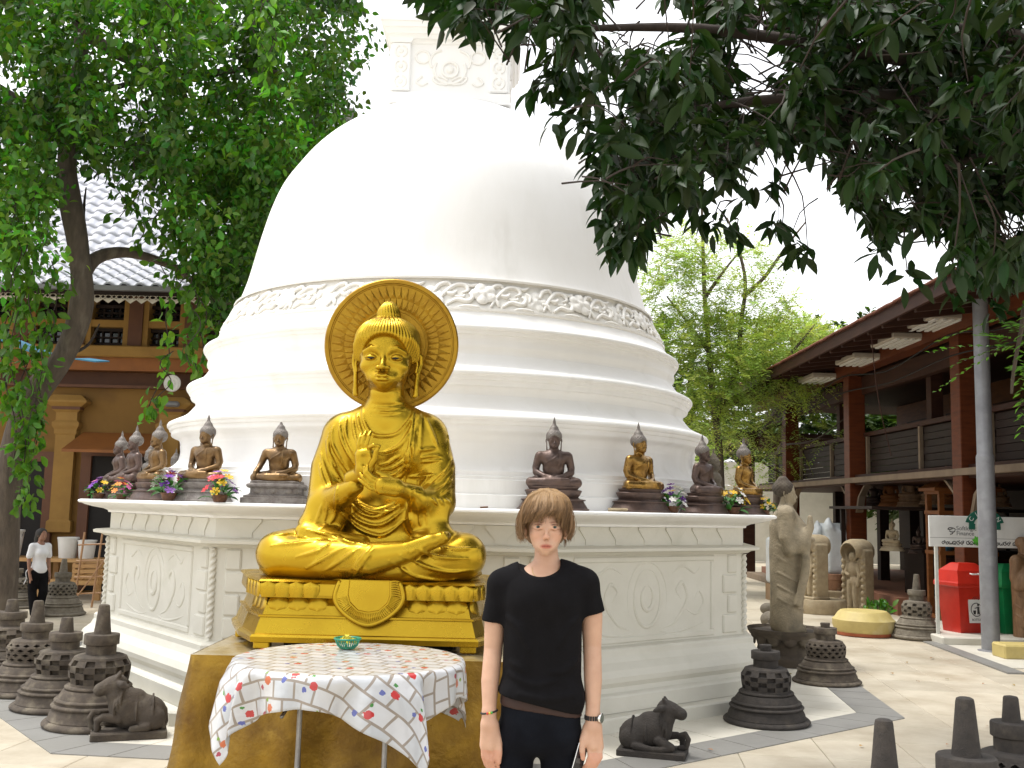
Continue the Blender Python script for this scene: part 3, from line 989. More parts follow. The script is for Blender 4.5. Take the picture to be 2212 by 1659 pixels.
S.chain([wq(900, 850, 6.35), wq(975, 740, 6.32), wq(990, 640, 6.31), wq(1020, 585, 6.31)], [.026, .019, .0155, .012], .008)
S.chain([wq(850, 800, 6.325), wq(845, 720, 6.325)], [.012, .012], .03, cut=True)
S.build('hand', M['gold'], gb, 1, loc=BACK - ORG)
S = Sdf((-1.14, 6.20, 1.62), (-.50, 6.60, 2.0), .0036)
S.chain([wq(1500, 1190, 6.50), wq(1380, 1150, 6.44), wq(1250, 1110, 6.38)], [.062, .052, .048], .02)
S.chain([wq(1250, 1105, 6.37), wq(1060, 1085, 6.33)], [.046, .044], .03)
S.chain([wq(1220, 1060, 6.36), wq(1050, 1040, 6.33)], [.030, .030], .03)
S.chain([wq(1230, 1150, 6.36), wq(1060, 1140, 6.33)], [.034, .030], .03)
for pts, r in (([(1060, 1030), (940, 970), (880, 900), (880, 830)], .0140), ([(1050, 1070), (920, 1010), (850, 930), (840, 850)], .0140), ([(1050, 1110), (900, 1060), (820, 980), (790, 930)], .0135), ([(1060, 1150), (920, 1120), (830, 1050), (770, 1000)], .0125)):
    S.chain([wq(x, y, Y) for (x, y), Y in zip(pts, (6.33, 6.31, 6.31, 6.325))], [r * 1.15, r, r * .95, r * .75], .002)
S.chain([wq(1270, 1060, 6.37), wq(1130, 980, 6.36), wq(1000, 915, 6.35)], [.028, .022, .015], .012)
S.build('hand', M['gold'], gb, 1, loc=BACK - ORG)
# downcast eyes
for t in (-1, 1):
    mb = MB()
    mb.tube([Lh(t * x, y, z) for x, y, z in ((.095, -.398, .442), (.128, -.406, .436), (.165, -.398, .442))], [.003, .0085, .003], 8)
    mb.build('pupil', M['dark'], gb, True, loc=BACK - ORG)

# halo
HC = P(846, 745, 7.00); HR = .462
hal = MB()
Mh = Matrix.Translation(Vector(HC - ORG)) @ Matrix.Rotation(pi / 2, 4, 'X')
hal.lathe([(.12, .018), (.12, -.018), (HR - .01, -.018), (HR, -.010), (HR, .012), (HR - .008, .020), (HR - .03, .020), (HR - .036, .010), (.12, .010)][::-1], n=96, M=Mh, cap=False)
halo = hal.build('halo', M['gold_dull'], gb, 'auto')
mb = MB()
for (r0, r1, wd, nn, ph) in ((.325, .415, .020, 48, 0), (.25, .335, .018, 48, .5)):
    for i in range(nn):
        a = (i + ph) * 2 * pi / nn
        R = Mh @ Matrix.Rotation(a, 4, 'Z')
        V = [(r0, -wd, .010), (r0, wd, .010), (r1, 0, .010), ((r0 * 2 + r1) / 3, 0, .020), (r1 - .01, 0, .014)]
        mb.add(V, [(0, 3, 1), (0, 2, 4), (0, 4, 3), (1, 3, 4), (1, 4, 2)], R)
for r in (.425, .24):
    mb.lathe([(r - .006, .010), (r - .003, .015), (r + .003, .015), (r + .006, .010)], n=72, M=Mh, cap=False)
mb.build('ray_relief', M['gold_dull'], halo)
mb = MB()
mb.box((HC[0] - ORG[0], .27, HC[2] - ORG[2] - .02), (.05, .06, .05))
for dz in (.16, .05, -.06): mb.box((HC[0] - ORG[0] + .10, .235, HC[2] - ORG[2] + dz), (.20, .02, .035))
mb.build('bracket', M['gold_dull'], halo)

# pedestal (plan: front flat with the two sides turned back)
PX0, PX1 = P(546, 1390, 6.42)[0] - ORG[0], P(1028, 1402, 6.42)[0] - ORG[0]
XM = (PX0 + PX1) / 2


def plan(hw, yf, back=.52):
    """outline with half front width hw and front at yf; the left side runs back and out, the right one nearly straight back"""
    d = (back - yf) / .92
    return [(XM - hw, yf), (XM + hw, yf), (XM + hw + .06 * d, yf + .15 * d), (XM + hw + .10 * d, back), (XM - hw - .36 * d, back), (XM - hw - .16 * d, yf + .32 * d)]


def zz(z):
    return float(np.interp(z, [0, .066, .12, .27, .287, .375, .40, .515, .535, .56], [0, .045, .096, .195, .207, .30, .312, .41, .425, .445]))


def ploft(prof):
    return [[(x, y, zz(z)) for x, y in plan(hw, yf)] for hw, yf, z in prof]


z0 = 0.0
def zp(py, Y=6.42): return P(800, py, Y)[2] - GZ


zb, zm, zl, zt = zp(1375), zp(1312), zp(1290), zp(1252)
ped = bpy.data.objects.new('pedestal', None); COL.objects.link(ped); ped.parent = gb
hw0 = (PX1 - PX0) / 2
for x, y, w_ in ((XM - hw0 + .05, -.34, .08), (XM + hw0 - .05, -.34, .08), (XM - hw0 - .20, .3, .3), (XM + hw0 + .02, .3, .3)):
    MB().box((x, y, .0245), (.10, w_, .047), bev=.008).build('foot', M['gold'], ped)
MB().loft(ploft([(hw0 + .012, -.395, .066), (hw0 + .016, -.40, .10), (hw0 + .006, -.39, .115), (hw0 - .005, -.375, .12), (hw0 - .03, -.35, .262), (hw0 - .035, -.345, .27)])).build('lower_tier', M['gold'], ped)
MB().loft(ploft([(hw0 - .02, -.36, .268), (hw0 - .02, -.36, .285), (hw0 - .04, -.335, .287), (hw0 - .055, -.315, .34), (hw0 - .07, -.285, .375), (hw0 - .05, -.31, .395), (hw0 - .03, -.345, .40), (hw0 - .022, -.35, .42), (hw0 - .028, -.345, .50), (hw0 - .012, -.36, .515), (hw0 - .02, -.34, .53), (hw0 - .06, -.26, .535)])).build('upper_tier', M['gold'], ped)
MB().loft([[(XM + a * (hw0 + .0) * cos(t), .10 + a * .42 * sin(t), zz(z)) for t in np.linspace(0, 2 * pi, 49)[:-1]] for a, z in ((.99, .525), (1.0, .535), (.99, .55), (.96, .56))]).build('seat_cushion', M['gold'], ped, 'auto')


def petal_mesh(w, h, d, up):
    n, m = 9, 7; V = []; F = []
    for j in range(m):
        t = j / (m - 1)
        ww = w * (sin(pi * (.28 + .72 * (1 - t) * .69)) ** .8) * (1 if t < .8 else sqrt(max(0, 1 - ((t - .8) / .2) ** 2)))
        for i in range(n):
            s = i / (n - 1) * 2 - 1
            rib = .007 * abs(sin(4.5 * s * pi / 2)) * (1 - t * .6)
            V.append((s * ww, -(d * sqrt(max(0, 1 - s * s * .9)) * (1 - .5 * (t - .4) ** 2) + rib), (t if up else -t) * h))
    for j in range(m - 1):
        for i in range(n - 1):
            F.append((j * n + i, j * n + i + 1, (j + 1) * n + i + 1, (j + 1) * n + i))
    return np_mesh('petal', V, F, True)


pu, pdn = petal_mesh(.055, .094, .022, True), petal_mesh(.070, .080, .022, False)


def along(poly, step):
    out = []
    for i in (5, 0, 1):
        a, b = np.array(poly[i]), np.array(poly[(i + 1) % 6]); L = np.linalg.norm(b - a)
        if i == 1: pass
        n = max(1, int(round(L / step)))
        for q in range(n):
            p = a + (b - a) * (q + .5) / n
            out.append((p, math.atan2(b[1] - a[1], b[0] - a[0])))
    return out


for p, an in along(plan(hw0 - .028, -.343), .088):
    if abs(p[0] - XM + .04) < .23 and p[1] < -.25: continue
    link('petal', pu, M['gold'], ped, (p[0], p[1], zz(.405)), (.03, 0, an))
for p, an in along(plan(hw0 - .066, -.288), .118):
    if abs(p[0] - XM + .04) < .25 and p[1] < -.2: continue
    link('petal', pdn, M['gold'], ped, (p[0], p[1], zz(.375)), (-.28, 0, an))
# apron cloth hanging over the front
xa = P(797, 1300, 6.42)[0] - ORG[0]
mb = MB()
out = [(-.185, .43), (.185, .43), (.21, .325), (.17, .255), (.09, .195), (0, .165), (-.09, .195), (-.17, .255), (-.21, .325)]
inn = [(-.125, .43), (.125, .43), (.13, .34), (.115, .295), (.065, .25), (0, .238), (-.065, .25), (-.115, .295), (-.13, .34)]


def yf_(z): return -.338 - .035 - .10 * (0.43 - z)


mb.loft([[(xa + x, -.25, z) for x, z in out], [(xa + x, yf_(z) + .005, z) for x, z in out], [(xa + x * .985, yf_(z) - .012, z + .002) for x, z in out], [(xa + x, yf_(z) - .012, z) for x, z in inn], [(xa + x * .97, yf_(z) - .004, z + .004) for x, z in inn]])
ap = mb.build('apron', M['gold'], ped)
mb = MB()
for i in range(1, 8):
    for q in range(7):
        t = q / 7
        a = [np.array(out[i]), np.array(out[i + 1])]; b = [np.array(inn[i]), np.array(inn[i + 1])]
        p0 = a[0] + (a[1] - a[0]) * t; p1 = b[0] + (b[1] - b[0]) * t
        mb.tube([(xa + p0[0] + (p1[0] - p0[0]) * s, yf_(p0[1]) - .014, p0[1] + (p1[1] - p0[1]) * s) for s in (.12, .5, .9)], [.004, .008, .004], 5)
mb.build('fringe_relief', M['gold'], ap)
mb = MB()
rim = [(xa + x, yf_(z) - .004, z - .003) for x, z in spline(out[1:] + out[:1], 4)]
mb.tube(rim, .016, 6)
mb.build('rim', M['gold'], ap, True)
MB().box((XM, .10, .024), (hw0 * 2 - .3, .6, .042)).build('shade_filler', M['dark'], ped)  # black block painted in for the shaded gap between the feet

# ---------------------------------------------------------------- draped stand
M['satin'] = mat('gold_satin_cloth', (.30, .170, .010), .34, .5, col2=(.13, .062, .004), scale=3.2, mix=(.35, .68), bump=.02, bscale=7, sheen=.1, rvar=.1, col3=(.36, .22, .03), scale3=7, mix3=(.62, .75))
x0, x1, y0, y1, zt = -1.86, .03, 6.23, 7.62, .80
stand = thing('draped_stand', 'box stand wrapped in shiny gold satin under the gold statue', 'stand', ((x0 + x1) / 2, (y0 + y1) / 2, 0))
ox, oy = (x0 + x1) / 2, (y0 + y1) / 2
per = []
def seg(a, b, n):
    for i in range(n): per.append((a[0] + (b[0] - a[0]) * i / n, a[1] + (b[1] - a[1]) * i / n))
seg((x0, y0), (x1, y0), 90); seg((x1, y0), (x1, y1), 40); seg((x1, y1), (x0, y1), 60); seg((x0, y1), (x0, y0), 60)
hx, hy = (x1 - x0) / 2, (y1 - y0) / 2
V, F = [], []
nz_ = 16; n = len(per)
for j in range(nz_ + 1):
    t = j / nz_
    for i, (x, y) in enumerate(per):
        s = i / n * 2 * (hx + hy) * 2
        d = .006 + .05 * t + min(1, 2.2 * t) * (.026 * sin(s * 8.1 + 1.6 * sin(s * 2.3) + 1.4 * t) + .016 * sin(s * 15 + 3 * t)) + .016 * sin(5 * s + 8 * t) * t
        lx, ly = x - ox, y - oy
        qx = max(-1, min(1, lx / hx)); qy = max(-1, min(1, ly / hy))
        nx_ = qx if abs(abs(qx) - 1) < 1e-6 else 0; ny_ = qy if abs(abs(qy) - 1) < 1e-6 else 0
        V.append((lx + nx_ * d, ly + ny_ * d, zt - zt * t - (.012 * max(0, 1 - t * 16))))
for j in range(nz_):
    for i in range(n):
        F.append((j * n + i, j * n + (i + 1) % n, (j + 1) * n + (i + 1) % n, (j + 1) * n + i))
link('drape', np_mesh('drape', V, F), M['satin'], stand)
V, F = [], []
nx_, ny_ = 50, 36
for i in range(nx_ + 1):
    for j in range(ny_ + 1):
        u, v = i / nx_ * 2 - 1, j / ny_ * 2 - 1
        e = max(abs(u), abs(v))
        V.append((u * (hx + .006), v * (hy + .006), zt - .008 + (.006 * sin(9 * u + 7 * v) + .005 * sin(23 * u - 5 * v)) * (1 if e > .8 else .3) * (e < .99) - .006 * (e >= .99)))
for i in range(nx_):
    for j in range(ny_):
        a = i * (ny_ + 1) + j; F.append((a, a + ny_ + 1, a + ny_ + 2, a + 1))
M['satin_top'] = mat('satin_top_film', (.34, .25, .10), .3, .3, col2=(.50, .42, .28), scale=7, mix=(.4, .7), bump=.01, bscale=14, coat=.5)
link('drape_top', np_mesh('drape_top', V, F), M['satin_top'], stand)
mb = MB()
for c in ((x0 + .05, y0 + .05), (x1 - .05, y0 + .05), (x0 + .05, y1 - .05), (x1 - .05, y1 - .05)): mb.box((c[0] - ox, c[1] - oy, .39), (.06, .06, .78))
mb.box((0, 0, .765), (hx * 2 - .02, hy * 2 - .02, .03))
M['plywood'] = mat('plywood', (.35, .22, .11), .7, col2=(.26, .16, .07), scale=3, bump=.002)
mb.build('frame', M['plywood'], stand)

# ---------------------------------------------------------------- round table, its cloth, the basket
TC = np.array([-.845, 5.70]); TR = .605; TZ = .865
M['steel'] = mat('grey_steel_tube', (.34, .34, .34), .35, .9, col2=(.22, .21, .2), scale=12, bump=.001)
tb = thing('round_table', 'round folding table on grey steel tube legs in front of the gold statue', 'table', (TC[0], TC[1], 0))
MB().lathe([(.01, TZ - .026), (TR - .006, TZ - .026), (TR, TZ - .02), (TR, TZ - .006), (TR - .006, TZ - .002), (.01, TZ - .002)], n=64).build('tabletop', M['plywood'], tb, 'auto')
lx_l, lx_r = P(645, 1560, 5.42)[0] - TC[0], P(832, 1560, 5.42)[0] - TC[0]
for (x, sgn) in ((lx_l, -1), (lx_r, 1)):
    for yy in (-.26, .22):
        x = x if yy < 0 else (x + TC[0]) * (TC[1] + .22) / (TC[1] - .26) - TC[0]
        MB().tube(spline([(x, yy, TZ - .03), (x, yy * 1.02, .4), (x, yy * 1.25, .10), (x, yy * 1.5, .012)], 4), .0135, 10).build('leg', M['steel'], tb, True)
    MB().tube(spline([(x, -.26, .60), (x + sgn * -.01, -.1, .64), (x, .05, .64), (x, .22, .60)], 4), .010, 8).build('brace', M['steel'], tb, True)
    MB().tube(spline([(x, -.27, .28), (x - .10, -.30, .24), (x - .17, -.30, .12), (x - .19, -.30, .02)], 4), .011, 8).build('brace', M['steel'], tb, True)
MB().tube([(lx_l, -.02, .63), (lx_r, -.02, .63)], .010, 8).build('brace', M['steel'], tb, True)

HS = .765
n = 110
V, UV, F = [], [], []
for i in range(n + 1):
    for j in range(n + 1):
        u = (i / n * 2 - 1) * HS; v = (j / n * 2 - 1) * HS
        r = hypot(u, v); th = math.atan2(v, u)
        if r <= TR + .004:
            p = (u, v, TZ + .0015 + .0008 * sin(31 * u) * sin(27 * v))
        else:
            h = r - TR
            ed = HS / max(abs(cos(th)), abs(sin(th))) - TR
            cor = abs(sin(2 * th))
            w = (.055 * cos(8 * th + .6) + .036 * sin(17 * th + 1.0) + .016 * sin(29 * th + 2) + .03 * cos(4 * th + pi)) * min(1, h / .10)
            rad = TR + .012 + min(h, .03) * .5 + w * (.35 + h * 2.2) * (.4 + .6 * cor) + h * .03
            th2 = th + .09 * sin(8 * th + 2.1) * min(1, h / .2) * cor
            p = (rad * cos(th2), rad * sin(th2), TZ - h * .985 + .002)
        V.append(p); UV.append((u, v))
for i in range(n):
    for j in range(n):
        a = i * (n + 1) + j; F.append((a, a + n + 1, a + n + 2, a + 1))
me = np_mesh('tablecloth', V, np.array(F))
uvl = me.uv_layers.new(name='UVMap')
li = np.empty(len(me.loops), np.int32); me.loops.foreach_get('vertex_index', li)
uvl.data.foreach_set('uv', np.array(UV, np.float32)[li].ravel())
m = bpy.data.materials.new('printed_vinyl'); m.use_nodes = True
N, L = m.node_tree.nodes, m.node_tree.links
b = N['Principled BSDF']; b.inputs['Roughness'].default_value = .28; b.inputs['Coat Weight'].default_value = .3
uv = N.new('ShaderNodeUVMap'); mp = N.new('ShaderNodeMapping'); L.new(uv.outputs[0], mp.inputs[0])
mp.inputs['Rotation'].default_value = (0, 0, radians(10))


def mixn(fac, a, c):
    x = N.new('ShaderNodeMix'); x.data_type = 'RGBA'
    if isinstance(fac, float): x.inputs[0].default_value = fac
    else: L.new(fac, x.inputs[0])
    for s, i in ((a, 6), (c, 7)):
        if isinstance(s, tuple): x.inputs[i].default_value = (*s, 1)
        else: L.new(s, x.inputs[i])
    return x.outputs[2]


def lessn(sock, lim):
    q = N.new('ShaderNodeMath'); q.operation = 'LESS_THAN'; L.new(sock, q.inputs[0]); q.inputs[1].default_value = lim; return q.outputs[0]


br = N.new('ShaderNodeTexBrick'); L.new(mp.outputs[0], br.inputs[0])
br.inputs['Color1'].default_value = (.58, .58, .59, 1); br.inputs['Color2'].default_value = (.46, .48, .50, 1); br.inputs['Mortar'].default_value = (.27, .23, .19, 1)
br.inputs['Scale'].default_value = 1; br.inputs['Mortar Size'].default_value = .0065; br.inputs['Brick Width'].default_value = .115; br.inputs['Row Height'].default_value = .09
base = br.outputs['Color']
for (off, sc_, lim, cols, st) in (((0, 0, 0), 6.2, .125, ((.46, .035, .035), (.50, .12, .04)), 1.0), ((.045, .03, 0), 6.2, .08, ((.09, .11, .34), (.34, .04, .07)), 1.0), ((.02, -.04, 0), 6.2, .055, ((.05, .22, .04), (.16, .28, .03)), 1.0)):
    m2 = N.new('ShaderNodeMapping'); L.new(mp.outputs[0], m2.inputs[0]); m2.inputs['Location'].default_value = off
    nz2 = N.new('ShaderNodeTexNoise'); nz2.inputs['Scale'].default_value = 60; L.new(m2.outputs[0], nz2.inputs['Vector'])
    ad = N.new('ShaderNodeMix'); ad.data_type = 'RGBA'; ad.blend_type = 'LINEAR_LIGHT'; ad.inputs[0].default_value = .012
    L.new(m2.outputs[0], ad.inputs[6]); L.new(nz2.outputs['Color'], ad.inputs[7])
    vo = N.new('ShaderNodeTexVoronoi'); vo.voronoi_dimensions = '2D'; vo.inputs['Scale'].default_value = sc_; vo.inputs['Randomness'].default_value = .55
    L.new(ad.outputs[2], vo.inputs['Vector'])
    sp = N.new('ShaderNodeSeparateColor'); L.new(vo.outputs['Color'], sp.inputs[0])
    c = mixn(lessn(sp.outputs[0], .55), cols[1], cols[0])
    mk = N.new('ShaderNodeMath'); mk.operation = 'MULTIPLY'
    L.new(lessn(vo.outputs['Distance'], lim), mk.inputs[0]); L.new(lessn(sp.outputs[1], .62), mk.inputs[1])
    base = mixn(mk.outputs[0], base, c)
L.new(base, b.inputs['Base Color'])
nb = N.new('ShaderNodeTexNoise'); nb.inputs['Scale'].default_value = 14; L.new(mp.outputs[0], nb.inputs['Vector'])
bp = N.new('ShaderNodeBump'); bp.inputs['Distance'].default_value = .006; L.new(nb.outputs[0], bp.inputs['Height']); L.new(bp.outputs[0], b.inputs['Normal'])
cl = link('tablecloth', me, m, None, (TC[0], TC[1], 0), (0, 0, radians(-11)))
sol = cl.modifiers.new('thick', 'SOLIDIFY'); sol.thickness = .002; sol.offset = 1
tag(cl, 'white vinyl tablecloth printed with red and blue flowers, draped over the round table', 'tablecloth')

bq = G(750, 1404, TZ)
bk = thing('plastic_basket', 'small green plastic basket holding yellow blossoms on the tablecloth', 'basket', (bq[0], bq[1], TZ + .006))
M['green_plastic'] = mat('green_plastic', (.02, .26, .15), .35, col2=(.015, .2, .12), scale=8)
mb = MB().lathe([(.001, .002), (.040, .002), (.040, .006), (.001, .006)], n=24)
mb.build('base', M['green_plastic'], bk)
MB().lathe([(.070, .052), (.078, .054), (.080, .060), (.076, .064), (.068, .060), (.070, .052)], n=32, cap=False).build('rim', M['green_plastic'], bk, True)
for i in range(28):
    a = i * 2 * pi / 28
    MB().tube([(.040 * cos(a), .040 * sin(a), .004), (.058 * cos(a), .058 * sin(a), .022), (.071 * cos(a), .071 * sin(a), .055)], .0030, 5).build('slat', M['green_plastic'], bk)
bl = thing('yellow_blossoms', 'heap of yellow blossoms lying in the green basket', 'flowers', (bq[0], bq[1], TZ + .012))
M['yellow'] = mat('yellow_petal', (.72, .55, .02), .6, col2=(.60, .62, .05), scale=30)
fl = []
for k in range(6):
    a = k * pi / 3
    fl.append((a,))
mb = MB()
V = [(0, 0, .004)]; Fq = []
for k in range(12):
    a = k * pi / 6; r = .016 if k % 2 == 0 else .007
    V.append((r * cos(a), r * sin(a), .007 if k % 2 == 0 else 0))
for k in range(12): Fq.append((0, 1 + k, 1 + (k + 1) % 12))
flm = np_mesh('blossom', V, Fq)
for k in range(46):
    a = random.uniform(0, 2 * pi); r = .052 * sqrt(random.random())
    link('blossom', flm, M['yellow'], bl, (r * cos(a), r * sin(a), .01 + .046 * (1 - (r / .06) ** 2) * random.uniform(.3, 1) + .012), (random.uniform(-.7, .7), random.uniform(-.7, .7), a))

# ================================================================ THE YOUNG MAN
man = thing('person', 'young man with brown hair in a black t-shirt and dark jeans, standing by the table', 'person', (.14, 4.0, 0))
MO = np.array([.14, 4.0, 0])
YM = 4.0
m_ = lambda px, py, dy=0.0: P(px, py, YM) + np.array([0, dy, 0])
M['skin'] = mat('skin', (.54, .33, .225), .5, col2=(.48, .285, .19), scale=14, mix=(.4, .7), bump=.0006, bscale=220, tint=True, sss=.12, spec=.35)
M['tshirt'] = mat('black_cotton', (.0065, .006, .007), .9, col2=(.005, .0045, .005), scale=20, bump=.002, bscale=18, spec=.12)
M['denim'] = mat('dark_denim', (.0045, .005, .0075), .9, col2=(.009, .011, .016), scale=5, mix=(.5, .8), bump=.0015, bscale=160, spec=.10)
M['hair'] = mat('brown_hair', (.195, .112, .050), .6, tint=True, spec=.4)
M['thread'] = mat('seam_thread', (.17, .17, .18), .8)

Bd = Sdf((-.22, 3.74, .55), (.52, 4.20, 1.80), .0045)
hs_ = .243
chin = P(1179, 1203, 3.95)
Lm = head(Bd, (chin[0], 4.035, chin[2]), hs_, w=.635, dep=.80, jaw=.96, eye=.462, nose=.268, mouth=.160, brow=.515, nose_r=.74, lipk=.72, muzzle=.052, lids=False, ear='man', kk=.9, nostril=True)
# eyelids round real eyeballs
for t in (-1, 1):
    Bd.chain([Lm(t * .064, -.385, .456), Lm(t * .10, -.408, .492), Lm(t * .15, -.405, .497), Lm(t * .212, -.335, .468)], .0036, .004)
    Bd.chain([Lm(t * .066, -.385, .452), Lm(t * .12, -.402, .433), Lm(t * .165, -.394, .434), Lm(t * .210, -.338, .454)], .0046, .004)
Bd.chain([m_(1184, 1262, .05), m_(1181, 1190, .055)], [.050, .0455], .018)
Bd.chain([m_(1152, 1240, .05), m_(1214, 1240, .05)], [.034, .034], .04)
Bd.chain([m_(1090, 1266, .03), m_(1175, 1258, .03), m_(1262, 1264, .03)], [.042, .052, .042], .04)
Bd.box(m_(1172, 1400, .02), (.130, .080, .26), .078, .04)
Bd.ell(m_(1169, 1268, .005), (.095, .062, .055), .04)
for s, pts in ((-1, [(1083, 1265), (1070, 1330), (1065, 1405), (1059, 1470), (1057, 1532)]), (1, [(1270, 1263), (1280, 1330), (1281, 1400), (1281, 1470), (1279, 1540)])):
    Bd.chain([m_(x, y, d) for (x, y), d in zip(pts, (.03, .04, .04, .0, -.03))], [.047, .042, .0355, .0345, .0255], .015)
# left hand: hanging, back of the hand forward
h = lambda x, y, d: m_(x, y, d)
Bd.chain([h(1057, 1535, -.03), h(1057, 1560, -.035)], [.027, .029], .01)
Bd.chain([h(1051, 1560, -.035), h(1046, 1605, -.04)], [.021, .017], .012)
Bd.chain([h(1060, 1560, -.035), h(1060, 1608, -.045)], [.023, .019], .012)
Bd.chain([h(1067, 1562, -.03), h(1069, 1598, -.04)], [.019, .016], .012)
for p4, r in (([(1043, 1600), (1044, 1626), (1050, 1647), (1057, 1660)], .0080), ([(1051, 1604), (1053, 1634), (1059, 1656), (1065, 1671)], .0082), ([(1060, 1606), (1063, 1636), (1068, 1658), (1073, 1674)], .0082), ([(1068, 1602), (1072, 1630), (1076, 1650), (1079, 1664)], .008)):
    Bd.chain([h(x, y, d) for (x, y), d in zip(p4, (-.045, -.05, -.035, -.015))], [r * 1.05, r, r * .95, r * .75], .003)
Bd.chain([h(1069, 1568, -.025), h(1078, 1596, -.04), h(1079, 1620, -.05), h(1078, 1640, -.05)], [.016, .013, .0115, .0085], .008)
# right hand: closed round the phone
Bd.chain([h(1279, 1540, -.03), h(1279, 1566, -.035)], [.0265, .029], .01)
Bd.chain([h(1287, 1566, -.035), h(1292, 1608, -.04)], [.021, .018], .012)
Bd.chain([h(1278, 1566, -.035), h(1279, 1606, -.05)], [.023, .019], .012)
Bd.chain([h(1269, 1568, -.03), h(1267, 1598, -.045)], [.018, .015], .012)
for p4, r in (([(1294, 1604), (1294, 1628), (1283, 1648), (1272, 1662)], .009), ([(1286, 1606), (1286, 1634), (1276, 1655), (1266, 1667)], .0095), ([(1277, 1606), (1278, 1634), (1270, 1652), (1261, 1664)], .0095), ([(1269, 1602), (1272, 1626), (1266, 1643), (1258, 1655)], .009)):
    Bd.chain([h(x, y, d) for (x, y), d in zip(p4, (-.045, -.06, -.055, -.035))], [r * 1.05, r, r * .95, r * .8], .003)
Bd.chain([h(1266, 1572, -.03), h(1257, 1592, -.05), h(1255, 1612, -.06), h(1257, 1630, -.062)], [.017, .0135, .0115, .009], .008)


def skin_tint(V):
    T = np.ones((len(V), 3))

    def spot(c, r, col, pw=1.0):
        d = np.sqrt((((V - c) / np.asarray(r)) ** 2).sum(1))
        w = np.clip((1 - d) * 2.2, 0, 1)[:, None] * pw
        T[:] = T * (1 - w) + T * np.asarray(col) * w
    R3 = lambda a, b_, c: np.array([a, b_, c]) * hs_
    spot(Lm(0, -.43, .164), R3(.125, .10, .046), (.74, .38, .35))
    spot(Lm(0, -.44, .162), R3(.11, .10, .011), (.42, .20, .19))  # shade of lip parting, under-lip crease and nostrils painted into the skin
    spot(Lm(0, -.44, .105), R3(.07, .10, .016), (.86, .80, .78), .7)
    for t in (-1, 1): spot(Lm(t * .035, -.45, .252), R3(.025, .1, .014), (.55, .35, .32), .8)
    spot(Lm(0, -.46, .30), R3(.10, .1, .08), (1.0, .90, .88))
    for t in (-1, 1):
        spot(Lm(t * .17, -.32, .31), R3(.12, .12, .11), (1.0, .92, .90))
        spot(Lm(t * .09, -.39, .535), R3(.055, .10, .020), (.42, .32, .26), .8)
        spot(Lm(t * .15, -.36, .545), R3(.085, .10, .020), (.42, .32, .26), .8)
        spot(Lm(t * .14, -.39, .499), R3(.085, .08, .018), (.40, .30, .26), .75)
        spot(Lm(t * .14, -.38, .425), R3(.09, .08, .020), (.85, .68, .64), .7)
    hz = V[:, 2] < .80
    T[hz] *= (1.0, .86, .84)
    return T


Bd.build('body', M['skin'], man, 1, skin_tint, loc=-MO)
M['sclera'] = mat('eye_white', (.72, .70, .68), .25)
M['iris'] = mat('grey_green_iris', (.10, .13, .11), .2)
for t in (-1, 1):
    ec = Lm(t * .137, -.330, .462)
    e = MB().lathe([(.0001 + .0126 * sin(a), -.0126 * cos(a)) for a in np.linspace(.02, pi - .02, 11)], n=16, M=Matrix.Translation(Vector(ec - MO))).build('eye', M['sclera'], man, True)
    Mi = Matrix.Translation(Vector(ec - MO)) @ Matrix.Rotation(pi / 2, 4, 'X')
    MB().lathe([(.0001, .0140), (.0035, .0136), (.0060, .0120)], n=14, M=Mi, cap=False).build('iris', M['iris'], e, True)
    MB().lathe([(.0001, .0143), (.0028, .0139)], n=10, M=Mi, cap=False).build('pupil', M['dark'], e, True)

# hair: a mop of tapered locks over a cap
Hr = Sdf((.02, 3.86, 1.44), (.28, 4.22, 1.81), .0031)
Hr.ell(Lm(0, .07, .635), np.array([.375, .44, .385]) * hs_, .01)
Hr.ell(Lm(0, .22, .36), np.array([.335, .24, .24]) * hs_, .04)
Hr.ell(Lm(.0, -.60, .30), np.array([.262, .62, .40]) * hs_, .015, cut=True)
Hr.box(Lm(0, -.2, -.1), np.array([.5, .36, .30]) * hs_, .02, .02, cut=True)
rr = random.Random(5)


LOCKS = []


def lock(p, r):
    LOCKS.append(p)
    q = spline([Lm(*a) for a in p], 3); n = len(q)
    Hr.chain(q, [r * (1.0 - .75 * (i / (n - 1)) ** 2) for i in range(n)], .002)


for i in range(26):          # fringe, swept to his right (picture left)
    f = i / 25
    x = -.37 + .74 * f
    zend = (.585 if f < .5 else .60 + .30 * (f - .5) if f < .68 else .66 - .9 * (f - .68)) + rr.uniform(-.03, .03) - (.5 * (.2 - f) if f < .2 else 0)
    sw = (-.13 + .08 * rr.random()) * (1 - abs(2 * f - 1) ** 2 * .8); q = rr.uniform(-.012, .012)
    yb = min(1.1 * x * x, .14)
    lock([(x * .35 + .03, -.02, 1.035), (x * .78 + .04, -.29 + q + yb * .5, .92), (x + .02, -.425 + yb * .9 + q, .75), (x + sw * .5, -.45 + yb + q, (zend + .75) / 2), (x + sw, -.435 + yb, zend)], .0080 + .002 * rr.random())
for t in (-1, 1):            # sides over the ears
    for i in range(15):
        y = -.32 + .040 * i
        zend = (.28 + .07 * rr.random()) if t < 0 else (.31 + .08 * rr.random())
        if i > 8: zend -= .08
        o_ = .012 * rr.random()
        lock([(t * .06, y * .4, 1.02), (t * (.27 + o_), y * .8, .92), (t * (.392 + o_), y, .66), (t * (.405 + .03 * rr.random()), y - .01, .48), (t * (.36 + .07 * rr.random()), y - .04 + .03 * rr.random(), zend)], .0075 + .002 * rr.random())
